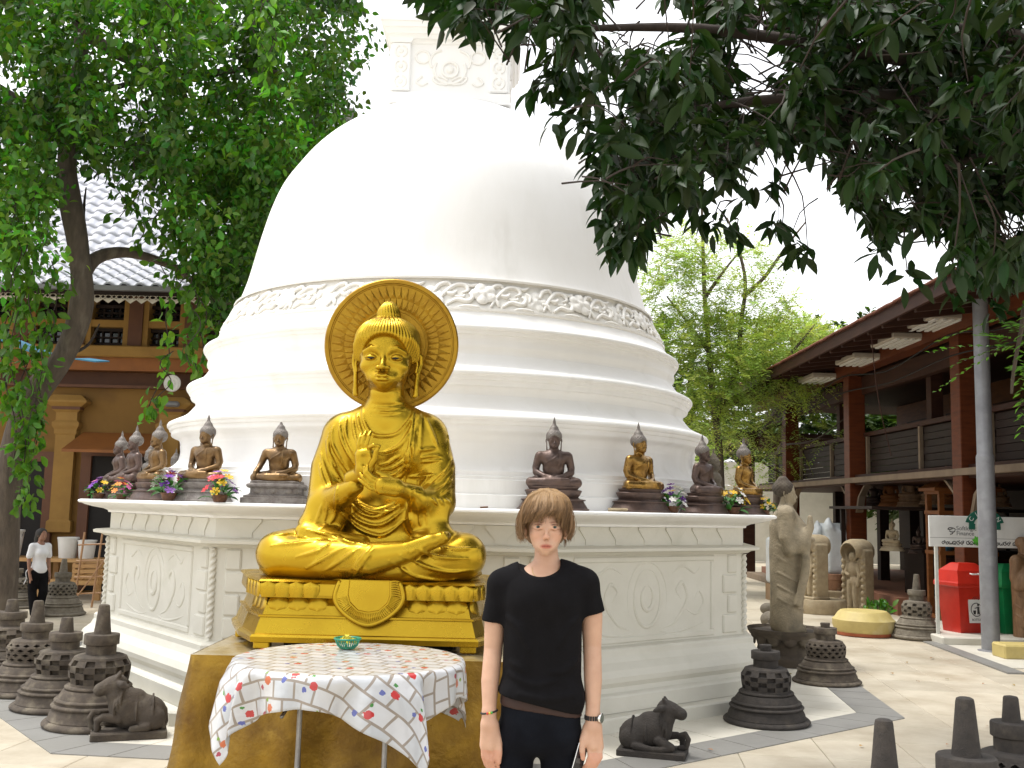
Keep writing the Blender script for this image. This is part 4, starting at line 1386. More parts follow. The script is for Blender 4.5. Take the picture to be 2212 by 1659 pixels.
for i in range(30):          # crown
    a = i / 30 * 2 * pi; q = 1 + .035 * rr.random()
    lock([(.03, .05, 1.04), (.21 * q * sin(a), .05 - .23 * q * cos(a), .99), (.352 * q * sin(a), .07 - .42 * q * cos(a), .74 + .08 * rr.random())], .0085)
for i in range(13):           # nape
    x = -.33 + .66 * i / 12
    lock([(x * .8, .42, .7), (x, .48, .45), (x * 1.12, .42, .16 + .08 * rr.random())], .0085)


def hair_tint(V):
    c = Lm(0.03, .02, 1.0)
    an = np.arctan2(V[:, 0] - c[0], -(V[:, 1] - c[1]))
    st = .5 + .25 * np.sin(an * 57 + 30 * V[:, 2]) + .25 * np.sin(an * 111 - 45 * V[:, 2] + 3)
    k = .7 + .5 * st
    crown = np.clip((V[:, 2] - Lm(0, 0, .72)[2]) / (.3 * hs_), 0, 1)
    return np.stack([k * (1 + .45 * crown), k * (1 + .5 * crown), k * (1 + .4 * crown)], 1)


hair_o = Hr.build('hair', M['hair'], man, 0, hair_tint, loc=-MO)
mb = MB()
for k in range(1500):
    p = LOCKS[k % len(LOCKS)]
    j = np.array([rr.gauss(0, .022), rr.gauss(0, .018), rr.gauss(0, .012)])
    o_ = 1.0 + rr.uniform(.01, .055)
    pts = []
    for i, a in enumerate(p):
        a = np.asarray(a, float) + j * (.3 + .25 * i) + np.array([rr.gauss(0, .006), rr.gauss(0, .006), rr.gauss(0, .012) - (.03 * rr.random() if i == len(p) - 1 else 0)])
        c = np.array([0, .04, .62]); a = c + (a - c) * np.array([o_, o_, 1 + (o_ - 1) * .6]) if a[2] > .3 else a
        pts.append(Lm(*a))
    q = spline(pts, 2); n = len(q)
    mb.tube(q, [.0011 * (1 - .7 * i / n) for i in range(n)], 3, cap=False)
V = np.array([tuple(v) for v in mb.v]); F = np.array(mb.f)
tn = np.repeat(np.random.default_rng(3).uniform(.55, 1.55, len(V) // 27 + 1), 27)[:len(V)]
hs_o = link('hair_strands', np_mesh('hair_strands', V, F, True, hair_tint(V) * tn[:, None]), M['hair'], hair_o)
hs_o['kind'] = 'stuff'


# t-shirt
def plane(p, nrm):
    p = np.asarray(p, float); q = np.asarray(nrm, float); q = q / np.linalg.norm(q)
    return lambda X, Y, Z: ((X - p[0]) * q[0] + (Y - p[1]) * q[1] + (Z - p[2]) * q[2]) + 0 * (X + Y + Z)


T = Sdf((-.20, 3.78, .86), (.50, 4.20, 1.56), .0052)
T.chain([m_(1085, 1266, .03), m_(1066, 1365, .04)], [.054, .0535], 0)
T.chain([m_(1263, 1264, .03), m_(1285, 1355, .04)], [.054, .0555], 0)
T.op(plane(m_(1068, 1345, .04), (.06, 0, 1)), m_(1020, 1400, -.1), m_(1110, 1346, .16), .002, cut=True)
T.op(plane(m_(1281, 1328, .04), (-.25, 0, 1)), m_(1240, 1400, -.1), m_(1330, 1322, .16), .002, cut=True)
T.box(m_(1171, 1436, .02), (.150, .103, .31), .088, .03)
T.ell(m_(1172, 1290, -.005), (.138, .096, .10), .04)
T.chain([m_(1136, 1235, .045), m_(1086, 1262, .03)], [.036, .052], .035)
T.chain([m_(1210, 1232, .045), m_(1262, 1260, .03)], [.036, .052], .035)
T.chain([m_(1128, 1262, .03), m_(1218, 1260, .03)], [.072, .072], .05)
T.box(m_(1169, 1505, .02), (.158, .112, .05), .05, .05)
T.op(plane(m_(1160, 1515, 0), (.23, 0, 1)), m_(1040, 1600, -.2), m_(1300, 1480, .3), .002, cut=True)
nk = m_(1166, 1207, .03); nf = m_(1167, 1248)[2]


def neck_cut(X, Y, Z):
    cyl = (np.sqrt(((X - nk[0]) / .0815) ** 2 + ((Y - 4.035) / .135) ** 2 + 0 * Z) - 1) * .08
    ab = (nf + (Y - 3.93) * .22) - Z + 3.2 * np.minimum((X - nk[0]) ** 2, .0067)
    return np.maximum(cyl, ab)


T.op(neck_cut, (nk[0] - .1, 3.8, nf - .03), (nk[0] + .1, 4.2, 1.6), .003, cut=True)
for pts in ([(1100, 1450), (1150, 1470), (1200, 1462)], [(1120, 1490), (1180, 1500), (1235, 1492)], [(1096, 1330), (1120, 1350), (1140, 1395)], [(1246, 1330), (1226, 1350), (1205, 1390)], [(1105, 1425), (1130, 1440)], [(1245, 1420), (1220, 1440), (1190, 1445)]):
    T.ridge([(m_(x, y)[0], m_(x, y)[2]) for x, y in pts], .009, .018)
T.build('t_shirt', M['tshirt'], man, 1, loc=-MO)

# jeans, belt, shoes
J = Sdf((-.12, 3.80, .0), (.42, 4.26, 1.02), .0062)
hip = lambda e, z0_, z1_: ((m_(1168, 1550, .02)[0], YM + .02, (z0_ + z1_) / 2), (.151 + e, .099 + e, (z1_ - z0_) / 2 + .02))
zc, zw = m_(1160, 1608)[2], m_(1160, 1498)[2]
J.box(*hip(0, zc - .02, zw + .01), .075, 0)
for px, fx in ((1112, -.035), (1211, .025)):
    a = m_(px, 1598, .03)
    J.chain([a, (a[0] + fx * .2, YM + .02, .62), (a[0] + fx * .6, YM + .03, .30), (a[0] + fx, YM + .05, .09)], [.080, .070, .056, .058], .03)
J.op(plane((0, 0, zw + .0), (0, 0, -1)), (-.2, 3.7, zw - .001), (.5, 4.3, zw + .08), .002, cut=True)
J.op(plane((0, 0, .055), (0, 0, 1)), (-.2, 3.7, 0), (.5, 4.3, .056), .002, cut=True)
jeans = J.build('jeans', M['denim'], man, 1, loc=-MO)


def stitch(pts, r=.0017):
    q = []
    for x, y in spline([(m_(*p)[0], m_(*p)[2]) for p in pts], 6):
        f = J.front(x, y)
        if f is not None: q.append((x - MO[0], f - .001 - MO[1], y))
    if len(q) > 1: MB().tube(q, r, 5).build('stitching', M['thread'], jeans, True)


stitch([(1130, 1520), (1122, 1535), (1105, 1552), (1090, 1562)]); stitch([(1226, 1522), (1232, 1540), (1245, 1556)])
stitch([(1190, 1535), (1191, 1560), (1189, 1585), (1175, 1597), (1165, 1598)]); stitch([(1177, 1540), (1176, 1590), (1162, 1610)])
stitch([(1094, 1527), (1108, 1530), (1122, 1528)])
zb0, zb1 = m_(1160, 1532)[2], m_(1160, 1506)[2]
Bt = Sdf((-.10, 3.82, .88), (.40, 4.20, 1.02), .005)
Bt.box(*hip(.004, zc - .02, zw + .03), .078, 0)
Bt.op(plane((.13, 0, zb1), (-.13, 0, -1)), (-.2, 3.7, .9), (.5, 4.3, 1.1), .001, cut=True)
Bt.op(plane((.13, 0, zb0), (.13, 0, 1)), (-.2, 3.7, .8), (.5, 4.3, 1.0), .001, cut=True)
M['leather'] = mat('brown_leather', (.026, .009, .005), .7, col2=(.035, .012, .007), scale=20, bump=.001)
belt = Bt.build('belt', M['leather'], man, 0, loc=-MO)
M['chrome'] = mat('polished_steel', (.75, .74, .72), .15, 1.0)
bc = m_(1170, 1522); fy = Bt.front(bc[0], bc[2]) or 3.9
mb = MB()
for (dx, dz, sx, sz) in ((0, .021, .046, .005), (0, -.021, .046, .005), (-.022, 0, .005, .047), (.022, 0, .005, .047)): mb.box((bc[0] + dx - MO[0], fy - .004 - MO[1], bc[2] + dz), (sx, .006, sz), bev=.0015)
mb.box((bc[0] - .004 - MO[0], fy - .006 - MO[1], bc[2]), (.04, .003, .004))
mb.build('buckle', M['chrome'], belt)
Sh = Sdf((-.12, 3.78, -.005), (.40, 4.20, .13), .006)
for px, fx in ((1112, -.035), (1211, .025)):
    x = m_(px, 1598)[0] + fx
    Sh.chain([(x, 4.09, .045), (x, 4.0, .045), (x + fx * .4, 3.88, .035)], [.045, .046, .036], .0)
    Sh.chain([(x, 4.06, .05), (x, 4.06, .10)], [.045, .042], .03)
Sh.op(plane((0, 0, .003), (0, 0, 1)), (-.2, 3.7, -.05), (.5, 4.3, .004), .001, cut=True)
Sh.build('shoes', M['tshirt'], man, 1, loc=-MO)
# bracelet, watch, neck cord
bw = m_(1057, 1534, -.03); M['cord'] = mat('black_cord', (.015, .013, .012), .7)
ringp = lambda c, rx, ry, tilt=0.0, n=24: [(c[0] + rx * cos(a) - MO[0], c[1] + ry * sin(a) - MO[1], c[2] + tilt * cos(a)) for a in np.linspace(0, 2 * pi, n)]
bra = MB().tube(ringp(bw, .0300, .0290, .006), .0036, 7).build('bracelet', M['cord'], man, True)
for nm, col, a in (('red', (.5, .03, .02), -1.75), ('yellow', (.6, .45, .03), -1.5), ('green', (.05, .3, .05), -1.25)):
    c = (bw[0] + .0305 * cos(a) - MO[0], bw[1] + .0295 * sin(a) - MO[1], bw[2] + .006 * cos(a))
    MB().lathe([(.0001 + .0048 * sin(q), -.0048 * cos(q)) for q in np.linspace(.02, pi - .02, 7)], n=9, M=Matrix.Translation(Vector(c))).build('bead', mat(nm + '_bead', col, .4), bra, True)
ww = m_(1279, 1546, -.031)
wa = bpy.data.objects.new('wrist_watch', None); COL.objects.link(wa); wa.parent = man
link_m = MB().box((0, 0, 0), (.0075, .004, .017), bev=.001).mesh('watch_link')
for i in range(20):
    a = i * 2 * pi / 20
    link('watch_link', link_m, M['chrome'] if i % 3 else M['cord'], wa, (ww[0] + .0295 * cos(a) - MO[0], ww[1] + .0285 * sin(a) - MO[1], ww[2]), (0, 0, a + pi / 2))
Mw = Matrix.Translation((ww[0] + .029 - MO[0], ww[1] - .014 - MO[1], ww[2])) @ Matrix.Rotation(radians(62), 4, 'Z') @ Matrix.Rotation(pi / 2, 4, 'X')
MB().lathe([(.0001, -.004), (.019, -.004), (.020, 0), (.019, .005), (.016, .006)], n=24, M=Mw).build('case', M['chrome'], wa, 'auto')
MB().lathe([(.0001, .0064), (.0158, .0063)], n=24, M=Mw, cap=False).build('dial', mat('watch_dial', (.03, .06, .05), .1, coat=1), wa)
q = []
for x, y in spline([(1149, 1225), (1152, 1238), (1166, 1252), (1182, 1254), (1198, 1246), (1207, 1226)], 5):
    xx, zq = m_(x, y)[0], m_(x, y)[2]; f = Bd.front(xx, zq)
    if f: q.append((xx - MO[0], f - .001 - MO[1], zq))
MB().tube(q, .0009, 5).build('neck_cord', mat('gold_chain', (.45, .33, .1), .4, .7), man, True)
ph = P(1254, 1634, 3.955)
phone = thing('mobile_phone', 'black mobile phone with a silver edge, held in the young man\'s hand', 'phone', ph)
phone.rotation_euler = (radians(4), radians(16), radians(32))
MB().box((0, 0, 0), (.046, .0075, .098), bev=.003).build('case', mat('phone_black', (.012, .012, .014), .2), phone)
MB().box((-.0245, 0, 0), (.004, .0095, .096), bev=.0015).build('edge_trim', M['chrome'], phone)
MB().box((0, -.0042, .008), (.038, .001, .066)).build('screen', mat('phone_screen', (.02, .02, .025), .08, coat=1), phone)

# ================================================================ BRONZE STATUES ON THE TERRACE
TT = 1.684                       # terrace top


def seated(kind):
    S = Sdf((-.36, -.30, .17), (.36, .24, .92), .0075)
    S.ell((0, .03, .46), (.118, .085, .19), .03)
    S.ell((0, .01, .535), (.135, .088, .085), .03)
    S.chain([(-.135, .02, .575), (.135, .02, .575)], .05, .04)
    S.ell((0, .04, .30), (.19, .13, .07), .03)
    for t in (-1, 1):
        S.chain([(t * .09, .05, .305), (t * .17, .0, .30), (t * .245, -.06, .292)], [.075, .066, .052], .02)
    S.chain([(.245, -.065, .285), (.10, -.13, .280), (-.06, -.15, .278), (-.13, -.145, .28)], [.05, .044, .034, .026], .012)
    S.chain([(-.245, -.065, .288), (-.10, -.135, .296), (.06, -.155, .308), (.14, -.145, .315)], [.05, .044, .034, .024], .012)
    S.ell((0, -.02, .268), (.27, .16, .03), .02)
    if kind == 'lap':
        for t in (-1, 1):
            S.chain([(t * .155, .02, .57), (t * .188, .03, .45), (t * .185, .01, .40)], [.048, .040, .036], .015)
            S.chain([(t * .185, .01, .40), (t * .10, -.09, .352), (t * .03, -.125, .342)], [.036, .030, .024], .012)
        S.ell((0, -.125, .338), (.07, .035, .020), .012)
    else:
        S.chain([(-.155, .02, .57), (-.20, .02, .46), (-.215, -.02, .405)], [.046, .038, .034], .015)
        S.chain([(-.215, -.02, .405), (-.235, -.10, .345), (-.235, -.125, .30), (-.235, -.128, .265)], [.034, .028, .022, .012], .01)
        S.chain([(.155, .02, .57), (.19, .03, .45), (.188, .01, .40)], [.046, .040, .036], .015)
        S.chain([(.188, .01, .40), (.10, -.09, .352), (.01, -.125, .342)], [.036, .030, .022], .012)
    S.chain([(0, .03, .60), (0, .02, .68)], [.052, .046], .03)
    S.ridge([(.05, .62), (.02, .56), (-.08, .50), (-.11, .44)], .008, .006, sub=3)
    S.ridge([(.06, .60), (.065, .52), (.05, .44)], .009, .006, sub=3)
    head(S, (0, .02, .645), .205, w=.74, eye=.45, ear='long', lipk=1.1)
    V, F = S.nets()
    me = np_mesh('body', V, F)
    H = Sdf((-.12, -.14, .66), (.12, .18, 1.02), .0065)
    H.ell((0, .035, .785), (.086, .096, .080), .01)
    H.ell((0, -.11, .725), (.075, .09, .075), .01, cut=True)
    H.ell((0, .035, .868), (.045, .045, .035), .03)
    if kind == 'lap':
        H.chain([(0, .035, .88), (0, .035, .915)], [.030, .020], .02)
        H.chain([(0, .035, .915), (0, .035, .94), (0, .035, .995)], [.010, .017, .004], .006)
    else:
        H.chain([(0, .035, .89), (0, .035, .925)], [.022, .014], .02)
    V, F = H.nets()
    c = np.array([0, .03, .76]); d = V - c; r = np.linalg.norm(d, axis=1)[:, None]
    curl = np.sin(90 * np.arctan2(d[:, 0], d[:, 1]) / 6) * np.sin(V[:, 2] * 210)
    V = V + d / r * (np.where(V[:, 2] < .89, curl, 0) * .0028)[:, None]
    return me, np_mesh('hair', V, F)


def tier_base(kind):
    def ring(hx, hy, z, n=40, p=.45):
        return [(hx * abs(cos(a)) ** p * (1 if cos(a) >= 0 else -1), .0 + hy * abs(sin(a)) ** p * (1 if sin(a) >= 0 else -1), z) for a in np.linspace(0, 2 * pi, n + 1)[:-1]]
    mb = MB()
    if kind == 'lap':
        pr = [(.385, .25, .0), (.385, .25, .018), (.37, .24, .022), (.33, .21, .085), (.325, .205, .10), (.345, .22, .105), (.345, .22, .115), (.29, .18, .122), (.265, .165, .14), (.285, .175, .16), (.305, .19, .205), (.30, .188, .212), (.26, .165, .22), (.27, .17, .235), (.275, .175, .25), (.22, .14, .258)]
        mb.loft([ring(a, b, z, 40, .8) for a, b, z in pr])
    else:
        pr = [(.37, .26, 0), (.37, .26, .06), (.34, .24, .065), (.34, .24, .085), (.315, .22, .09), (.29, .20, .10), (.275, .19, .115), (.275, .19, .165), (.30, .21, .175), (.32, .225, .195), (.31, .22, .215), (.28, .19, .225), (.275, .19, .25), (.22, .15, .258)]
        mb.loft([ring(a, b, z, 40, .25) for a, b, z in pr])
        for x in (-.18, 0, .18): mb.lathe([(.001, .012), (.03, .010), (.045, 0)], n=10, M=Matrix.Translation((x, -.19, .14)) @ Matrix.Rotation(pi / 2, 4, 'X'))
    return mb.mesh('base', 'auto')


SEAT = {k: (*seated(k), tier_base(k)) for k in ('lap', 'earth')}
n8 = lambda k: (cos(OROT - pi / 2 + k * pi / 4), sin(OROT - pi / 2 + k * pi / 4))


def on_face(px, py, k, ap):
    """terrace point seen at column px on the line at apothem ap of face k"""
    d = ray(px, py); n = n8(k)
    t = (ap + n[0] * OC[0] + n[1] * OC[1]) / (n[0] * d[0] + n[1] * d[1])
    return d[0] * t, d[1] * t


bronzes = [
    (598, 0, 3.03, 'earth', .66, -2, 'bronze', 'patina', 'patina', 'bronze statue touching the earth, on a grey carved base just left of the gold statue'),
    (437, -1, 2.98, 'lap', .74, -22, 'bronze', 'patina', 'patina', 'bronze statue turned to the left beside the yellow and purple flowers'),
    (331, -1, 3.05, 'lap', .78, -50, 'bronze', 'patina', 'bronze_dark', 'bronze statue in profile behind the basket of white and purple flowers'),
    (281, -1, 3.02, 'lap', .78, -52, 'bronze_dark', 'patina', 'bronze_dark', 'bronze statue with gilded face, second from the left end of the terrace'),
    (250, -1, 2.98, 'lap', .74, -58, 'bronze_dark', 'patina', 'bronze_dark', 'darkest bronze statue at the far left corner of the terrace'),
    (1195, 1, 2.95, 'lap', .74, 2, 'bronze_dark', 'patina', 'bronze_dark', 'dark bronze statue facing straight ahead behind the young man\'s head'),
    (1383, 1, 3.06, 'lap', .70, 40, 'bronze_gold', 'patina', 'bronze_dark', 'polished golden bronze statue right of the young man, turned to the right'),
    (1522, 1, 3.08, 'lap', .66, 48, 'bronze_dark', 'patina', 'bronze_dark', 'dull dark statue between the purple flowers and the yellow flowers'),
    (1612, 1, 3.05, 'lap', .68, 52, 'bronze_gold', 'patina', 'bronze_dark', 'golden bronze statue behind the yellow flowers at the right terrace corner'),
    (316, -1, 2.55, 'lap', .66, -45, 'patina', 'patina', 'patina', 'small grey statue standing back behind the profile bronze statue on the left'),
    (372, -1, 2.50, 'lap', .62, -30, 'patina', 'patina', 'patina', 'small pale grey statue half hidden by the dome ring on the left terrace'),
    (1546, 1, 2.50, 'lap', .66, 60, 'lava_pale', 'lava_pale', 'lava_pale', 'pale stone statue set back behind the dull dark statue on the right terrace'),
]
tops = {598: 910, 437: 893, 331: 905, 281: 917, 250: 930, 1195: 900, 1383: 912, 1522: 938, 1612: 945, 316: 952, 372: 968, 1546: 968}
for px, k, ap, kind, H_, yaw, mb_, mh_, ms_, lab in bronzes:
    x, y = on_face(px, 1070, k, ap)
    H_ = (P(px, tops[px], y)[2] - TT) / (.995 if kind == 'lap' else .94)
    t = thing('bronze_statue', lab, 'statue', (x, y, TT), radians(yaw), 'bronze statues on the terrace')
    t.scale = (H_, H_, H_)
    b_, h_, s_ = SEAT[kind]
    for nm, me, mm in (('body', b_, mb_), ('hair', h_, mh_), ('base', s_, ms_)):
        remat(link(nm, me, M[mm], t), M[mm])

# flower baskets between them
M['basket'] = mat('wicker', (.16, .07, .03), .7, col2=(.07, .03, .015), scale=40, bump=.002)
M['leaf_b'] = mat('basket_leaf', (.05, .20, .02), .55, col2=(.02, .10, .015), scale=14)
FC = {'white': (.80, .78, .74), 'purple': (.20, .04, .42), 'pink': (.66, .16, .42), 'red': (.62, .02, .03), 'yellow': (.80, .50, .02), 'violet': (.38, .16, .56), 'orange': (.75, .25, .02)}
for k_, v_ in FC.items(): M['f_' + k_] = mat(k_ + '_petal', v_, .6, col2=tuple(c * .75 for c in v_), scale=30)
V = []; Fq = []
for k in range(6):
    a = k * pi / 3; b0 = len(V)
    V += [(0, 0, 0), (.016 * cos(a - .45), .016 * sin(a - .45), .006), (.034 * cos(a - .25), .034 * sin(a - .25), .010), (.037 * cos(a + .1), .037 * sin(a + .1), .008), (.030 * cos(a + .45), .030 * sin(a + .45), .010), (.015 * cos(a + .5), .015 * sin(a + .5), .006)]
    Fq.append(tuple(range(b0, b0 + 6)))
for k in range(8): V.append((.008 * cos(k * pi / 4), .008 * sin(k * pi / 4), .010))
Fq.append(tuple(range(len(V) - 8, len(V))))
bloom = np_mesh('flower', V, Fq)
V = []; Fq = []
for i, (w_, x_, z_) in enumerate(((0, 0, 0), (.014, .02, .006), (.018, .045, .008), (.012, .07, .002), (0, .09, -.01))):
    V += [(x_, -w_, z_), (x_, 0, z_ - .004), (x_, w_, z_)]
for i in range(4):
    for j in range(2): Fq.append((i * 3 + j, i * 3 + j + 1, i * 3 + 4 + j, i * 3 + 3 + j))
bleaf = np_mesh('leaf', V, Fq)
bk_mesh = MB().lathe([(.04, 0), (.045, .01), (.052, .025), (.05, .03), (.058, .045), (.062, .055), (.055, .055), (.001, .04)], n=18).mesh('basket', True)
for px, k, ap, cols, sz, lab in (
    (212, -1, 3.18, ('purple', 'white', 'pink', 'yellow', 'violet'), 1.0, 'basket of small white and purple flowers at the far left terrace corner'),
    (262, -1, 3.22, ('red', 'yellow', 'pink', 'pink', 'orange'), .9, 'basket with a red and a yellow bloom in front of the leftmost statues'),
    (366, -1, 3.22, ('white', 'purple', 'red', 'white', 'violet'), 1.25, 'basket of big white and purple flowers left of the statue turned left'),
    (475, -1, 3.16, ('yellow', 'violet', 'red', 'violet', 'pink'), 1.1, 'basket of yellow, red and lilac flowers left of the earth touching statue'),
    (1453, 1, 3.16, ('purple', 'white', 'purple', 'yellow', 'white'), 1.05, 'basket of purple and white flowers between the golden and the dull dark statues'),
    (1583, 1, 3.18, ('yellow', 'white', 'white', 'yellow', 'yellow'), 1.15, 'basket of yellow and white flowers right of the dull dark statue'),
    (1652, 1, 3.18, ('yellow', 'orange', 'yellow', 'white', 'yellow'), .8, 'basket of yellow and orange flowers at the right terrace corner')):
    x, y = on_face(px, 1075, k, ap)
    t = thing('flower_basket', lab, 'flowers', (x, y, TT), random.uniform(0, 6), 'flower baskets on the terrace')
    t.scale = (sz, sz, sz)
    link('basket', bk_mesh, M['basket'], t)
    for q in range(26):
        a = random.uniform(0, 2 * pi)
        link('leaf', bleaf, M['leaf_b'], t, (.05 * cos(a), .05 * sin(a), random.uniform(.03, .13)), (random.uniform(-.4, .4), random.uniform(-.9, .3), a), (1.1, 1.1, 1.1))
    for q in range(16):
        a = q * 2.4 + random.uniform(-.3, .3); e = (q + .5) / 16
        r_ = .115 * sqrt(e); z = .075 + .13 * (1 - e) + random.uniform(-.02, .03)
        o = link('flower', bloom, None, t, (r_ * cos(a), r_ * sin(a), z))
        if not bloom.materials: bloom.materials.append(M['f_white'])
        o.rotation_euler = Vector((cos(a) * e * 1.2, sin(a) * e * 1.2 - .2, .8)).to_track_quat('Z', 'Y').to_euler()
        remat(o, M['f_' + cols[q % len(cols)]])
# offerings left on the ledge
for px, k, ap, w, lab in ((1335, 1, 3.2, .16, 'dry yellow incense sticks lying on the terrace ledge'), (1046, 0, 3.28, .06, 'dead brown leaf lying on the terrace ledge right of the gold statue')):
    x, y = on_face(px, 1080, k, ap)
    mb = MB()
    for q in range(7 if w > .1 else 2):
        a = random.uniform(-.5, .5) + OROT; yy = random.uniform(-.03, .03)
        mb.tube([(x - w / 2 * cos(a), y + yy - w / 2 * sin(a), TT + .006 + q * .003), (x + w / 2 * cos(a), y + yy + w / 2 * sin(a), TT + .012 + q * .002)], .006, 6)
    tag(mb.build('incense_sticks' if w > .1 else 'dead_leaf', M['sandstone'] if w > .1 else M['basket']), lab, 'incense' if w > .1 else 'leaf')

# ================================================================ STONE BELL STUPAS ON THE PAVING
def bell_meshes(style, spire):
    out = {}
    tor = lambda r, z0, z1, n=5: [(r + (z1 - z0) * .45 * sin(q * pi / n) * .9, z0 + (z1 - z0) * q / n) for q in range(n + 1)]
    pr = [(.97, 0)] + tor(.965, .0, .17) + [(.93, .172), (.93, .20)] + [(.92, .21), (.90, .30), (.86, .40), (.83, .43)] + tor(.85, .44, .53) + [(.80, .535), (.80, .56)] + tor(.80, .565, .64) + [(.76, .645), (.74, .70), (.68, .80), (.66, .83)] + tor(.62, .835, .92) + [(.58, .925), (.57, .97), (.3, .975)]
    out['base'] = MB().lathe(pr, n=56).mesh('base', 'auto')
    rows, cols = (4, 18) if style != 'diamond' else (4, 16)
    z0, z1 = .965, 1.50
    R = lambda z: .565 + .035 * sin(pi * min(1, (z - z0) / (z1 - z0)) * .8) - .06 * max(0, (z - z0) / (z1 - z0) - .75) / .25
    mb = MB(); dk = MB()

    def pt(a, z, d=0.0): return ((R(z) - d) * cos(a), (R(z) - d) * sin(a), z)
    for j in range(rows):
        for i in range(cols):
            za, zb = z0 + (z1 - z0) * j / rows, z0 + (z1 - z0) * (j + 1) / rows
            sh = .5 * (j % 2) if style == 'diamond' else 0
            a, b = (i + sh) * 2 * pi / cols, (i + 1 + sh) * 2 * pi / cols
            am, zm = (a + b) / 2, (za + zb) / 2
            hole = style == 'diamond' or (i + j) % 2 == 0
            if not hole:
                mb.add([pt(a, za), pt(b, za), pt(b, zb), pt(a, zb)], [(0, 1, 2, 3)]); continue
            if style == 'diamond':
                e = .72; ha, hz = (b - a) / 2 * e, (zb - za) / 2 * e
                q = [(am - ha, zm), (am, zm - hz), (am + ha, zm), (am, zm + hz)]
                dep = .16
            else:
                e = .94 if style == 'checker' else .8; ha, hz = (b - a) / 2 * e, (zb - za) / 2 * e
                q = [(am - ha, zm - hz), (am + ha, zm - hz), (am + ha, zm + hz), (am - ha, zm + hz)]
                dep = .085 if style == 'checker' else .15
            O = [pt(a, za), pt(b, za), pt(b, zb), pt(a, zb)]
            I = [pt(*u) for u in q]; D = [pt(*u, dep) for u in q]
            Vv = O + I + D
            if style == 'diamond':
                Ff = [(0, 5, 4), (0, 1, 5), (1, 6, 5), (1, 2, 6), (2, 7, 6), (2, 3, 7), (3, 4, 7), (3, 0, 4)]
            else:
                Ff = [(0, 1, 5, 4), (1, 2, 6, 5), (2, 3, 7, 6), (3, 0, 4, 7)]
            Ff += [(4, 5, 9, 8), (5, 6, 10, 9), (6, 7, 11, 10), (7, 4, 8, 11), (8, 9, 10, 11)]
            mb.add(Vv, Ff)
    mb.lathe([(R(z1), z1), (R(z1) - .02, z1 + .05), (R(z1) - .10, z1 + .085), (.33, z1 + .10), (.2, z1 + .105)], n=cols * 2, cap=False)
    out['bell_body'] = mb.mesh('bell_body')
    out['neck'] = MB().loft([[(a * cos(t), a * sin(t), z) for t in np.linspace(0, 2 * pi, 17)[:-1]] for a, z in ((.30, 1.585), (.30, 1.80), (.29, 1.81), (.345, 1.82), (.35, 1.83), (.35, 2.03), (.34, 2.045), (.16, 2.05))]).mesh('neck', 'auto')
    if spire == 'tall': pr = [(.175, 2.04), (.155, 2.2), (.11, 2.66), (.10, 2.70), (.07, 2.715)]
    elif spire == 'short': pr = [(.16, 2.04), (.15, 2.12), (.125, 2.42), (.11, 2.45), (.06, 2.46)]
    else: pr = [(.13, 2.04), (.15, 2.20), (.14, 2.22), (.05, 2.225)]
    out['spire'] = MB().lathe(pr, n=20).mesh('spire', 'auto')
    return out


BM = {}
bells = [  # base centre px, front foot y, half width px, top y, style, spire, material, label
    (205, 1590, 103, 1305, 'checker', 'tall', 'lava', 'dark stone bell stupa with the tallest spire, behind the left stone bull'),
    (129, 1549, 96, 1333, 'checker', 'short', 'lava', 'dark stone bell stupa second from the left stone bull'),
    (66, 1514, 92, 1297, 'diamond', 'tall', 'lava', 'dark stone bell stupa with triangular holes, third from the left stone bull'),
    (16, 1472, 88, 1294, 'checker', 'short', 'lava', 'dark stone bell stupa cut by the left picture edge, fourth in the row'),
    (-35, 1440, 80, 1285, 'diamond', 'tall', 'lava', 'dark stone bell stupa mostly outside the left picture edge'),
    (22, 1318, 56, 1201, 'diamond', 'tall', 'lava_pale', 'paler stone bell stupa left of the woman in white'),
    (129, 1334, 50, 1207, 'diamond', 'tall', 'lava_pale', 'paler stone bell stupa right of the woman in white'),
    (1656, 1580, 87, 1392, 'checker', 'stub', 'lava_dark', 'black stone bell stupa with a stub spire on the grey paving border'),
    (1786, 1487, 69, 1345, 'diamond', 'stub', 'lava', 'stone bell stupa with diamond holes and a broken spire by the yellow drum'),
    (1981, 1386, 52, 1240, 'square', 'tall', 'lava_pale', 'pale stone bell stupa with square holes left of the red bin'),
    (1668, 1392, 26, 1330, 'diamond', 'stub', 'lava_pale', 'small pale stone bell stupa behind the terrace corner'),
]
for px, fy, hw, ty, style, sp_, mm, lab in bells:
    f = G(px, fy); Y = f[1]; R_ = hw / FOC * Y
    R_ = hw / FOC * (Y + R_); Yc = Y + R_
    x = P(px, fy, Yc)[0]
    Ht = P(px + (12 if px < 400 else -6), ty, Yc)[2]
    key = (style, sp_)
    if key not in BM: BM[key] = bell_meshes(style, sp_)
    t = thing('stone_bell_stupa', lab, 'stupa', (x, Yc, 0), random.uniform(0, 1), 'stone bell stupas on the paving')
    nz = {'tall': 2.715, 'short': 2.46, 'stub': 2.225}[sp_]
    t.scale = (R_, R_, Ht / nz)
    t.rotation_euler = (random.uniform(-.018, .018), random.uniform(-.018, .018), random.uniform(0, 6))
    for nm, me in BM[key].items():
        remat(link(nm, me, M['lava'], t), M[mm])
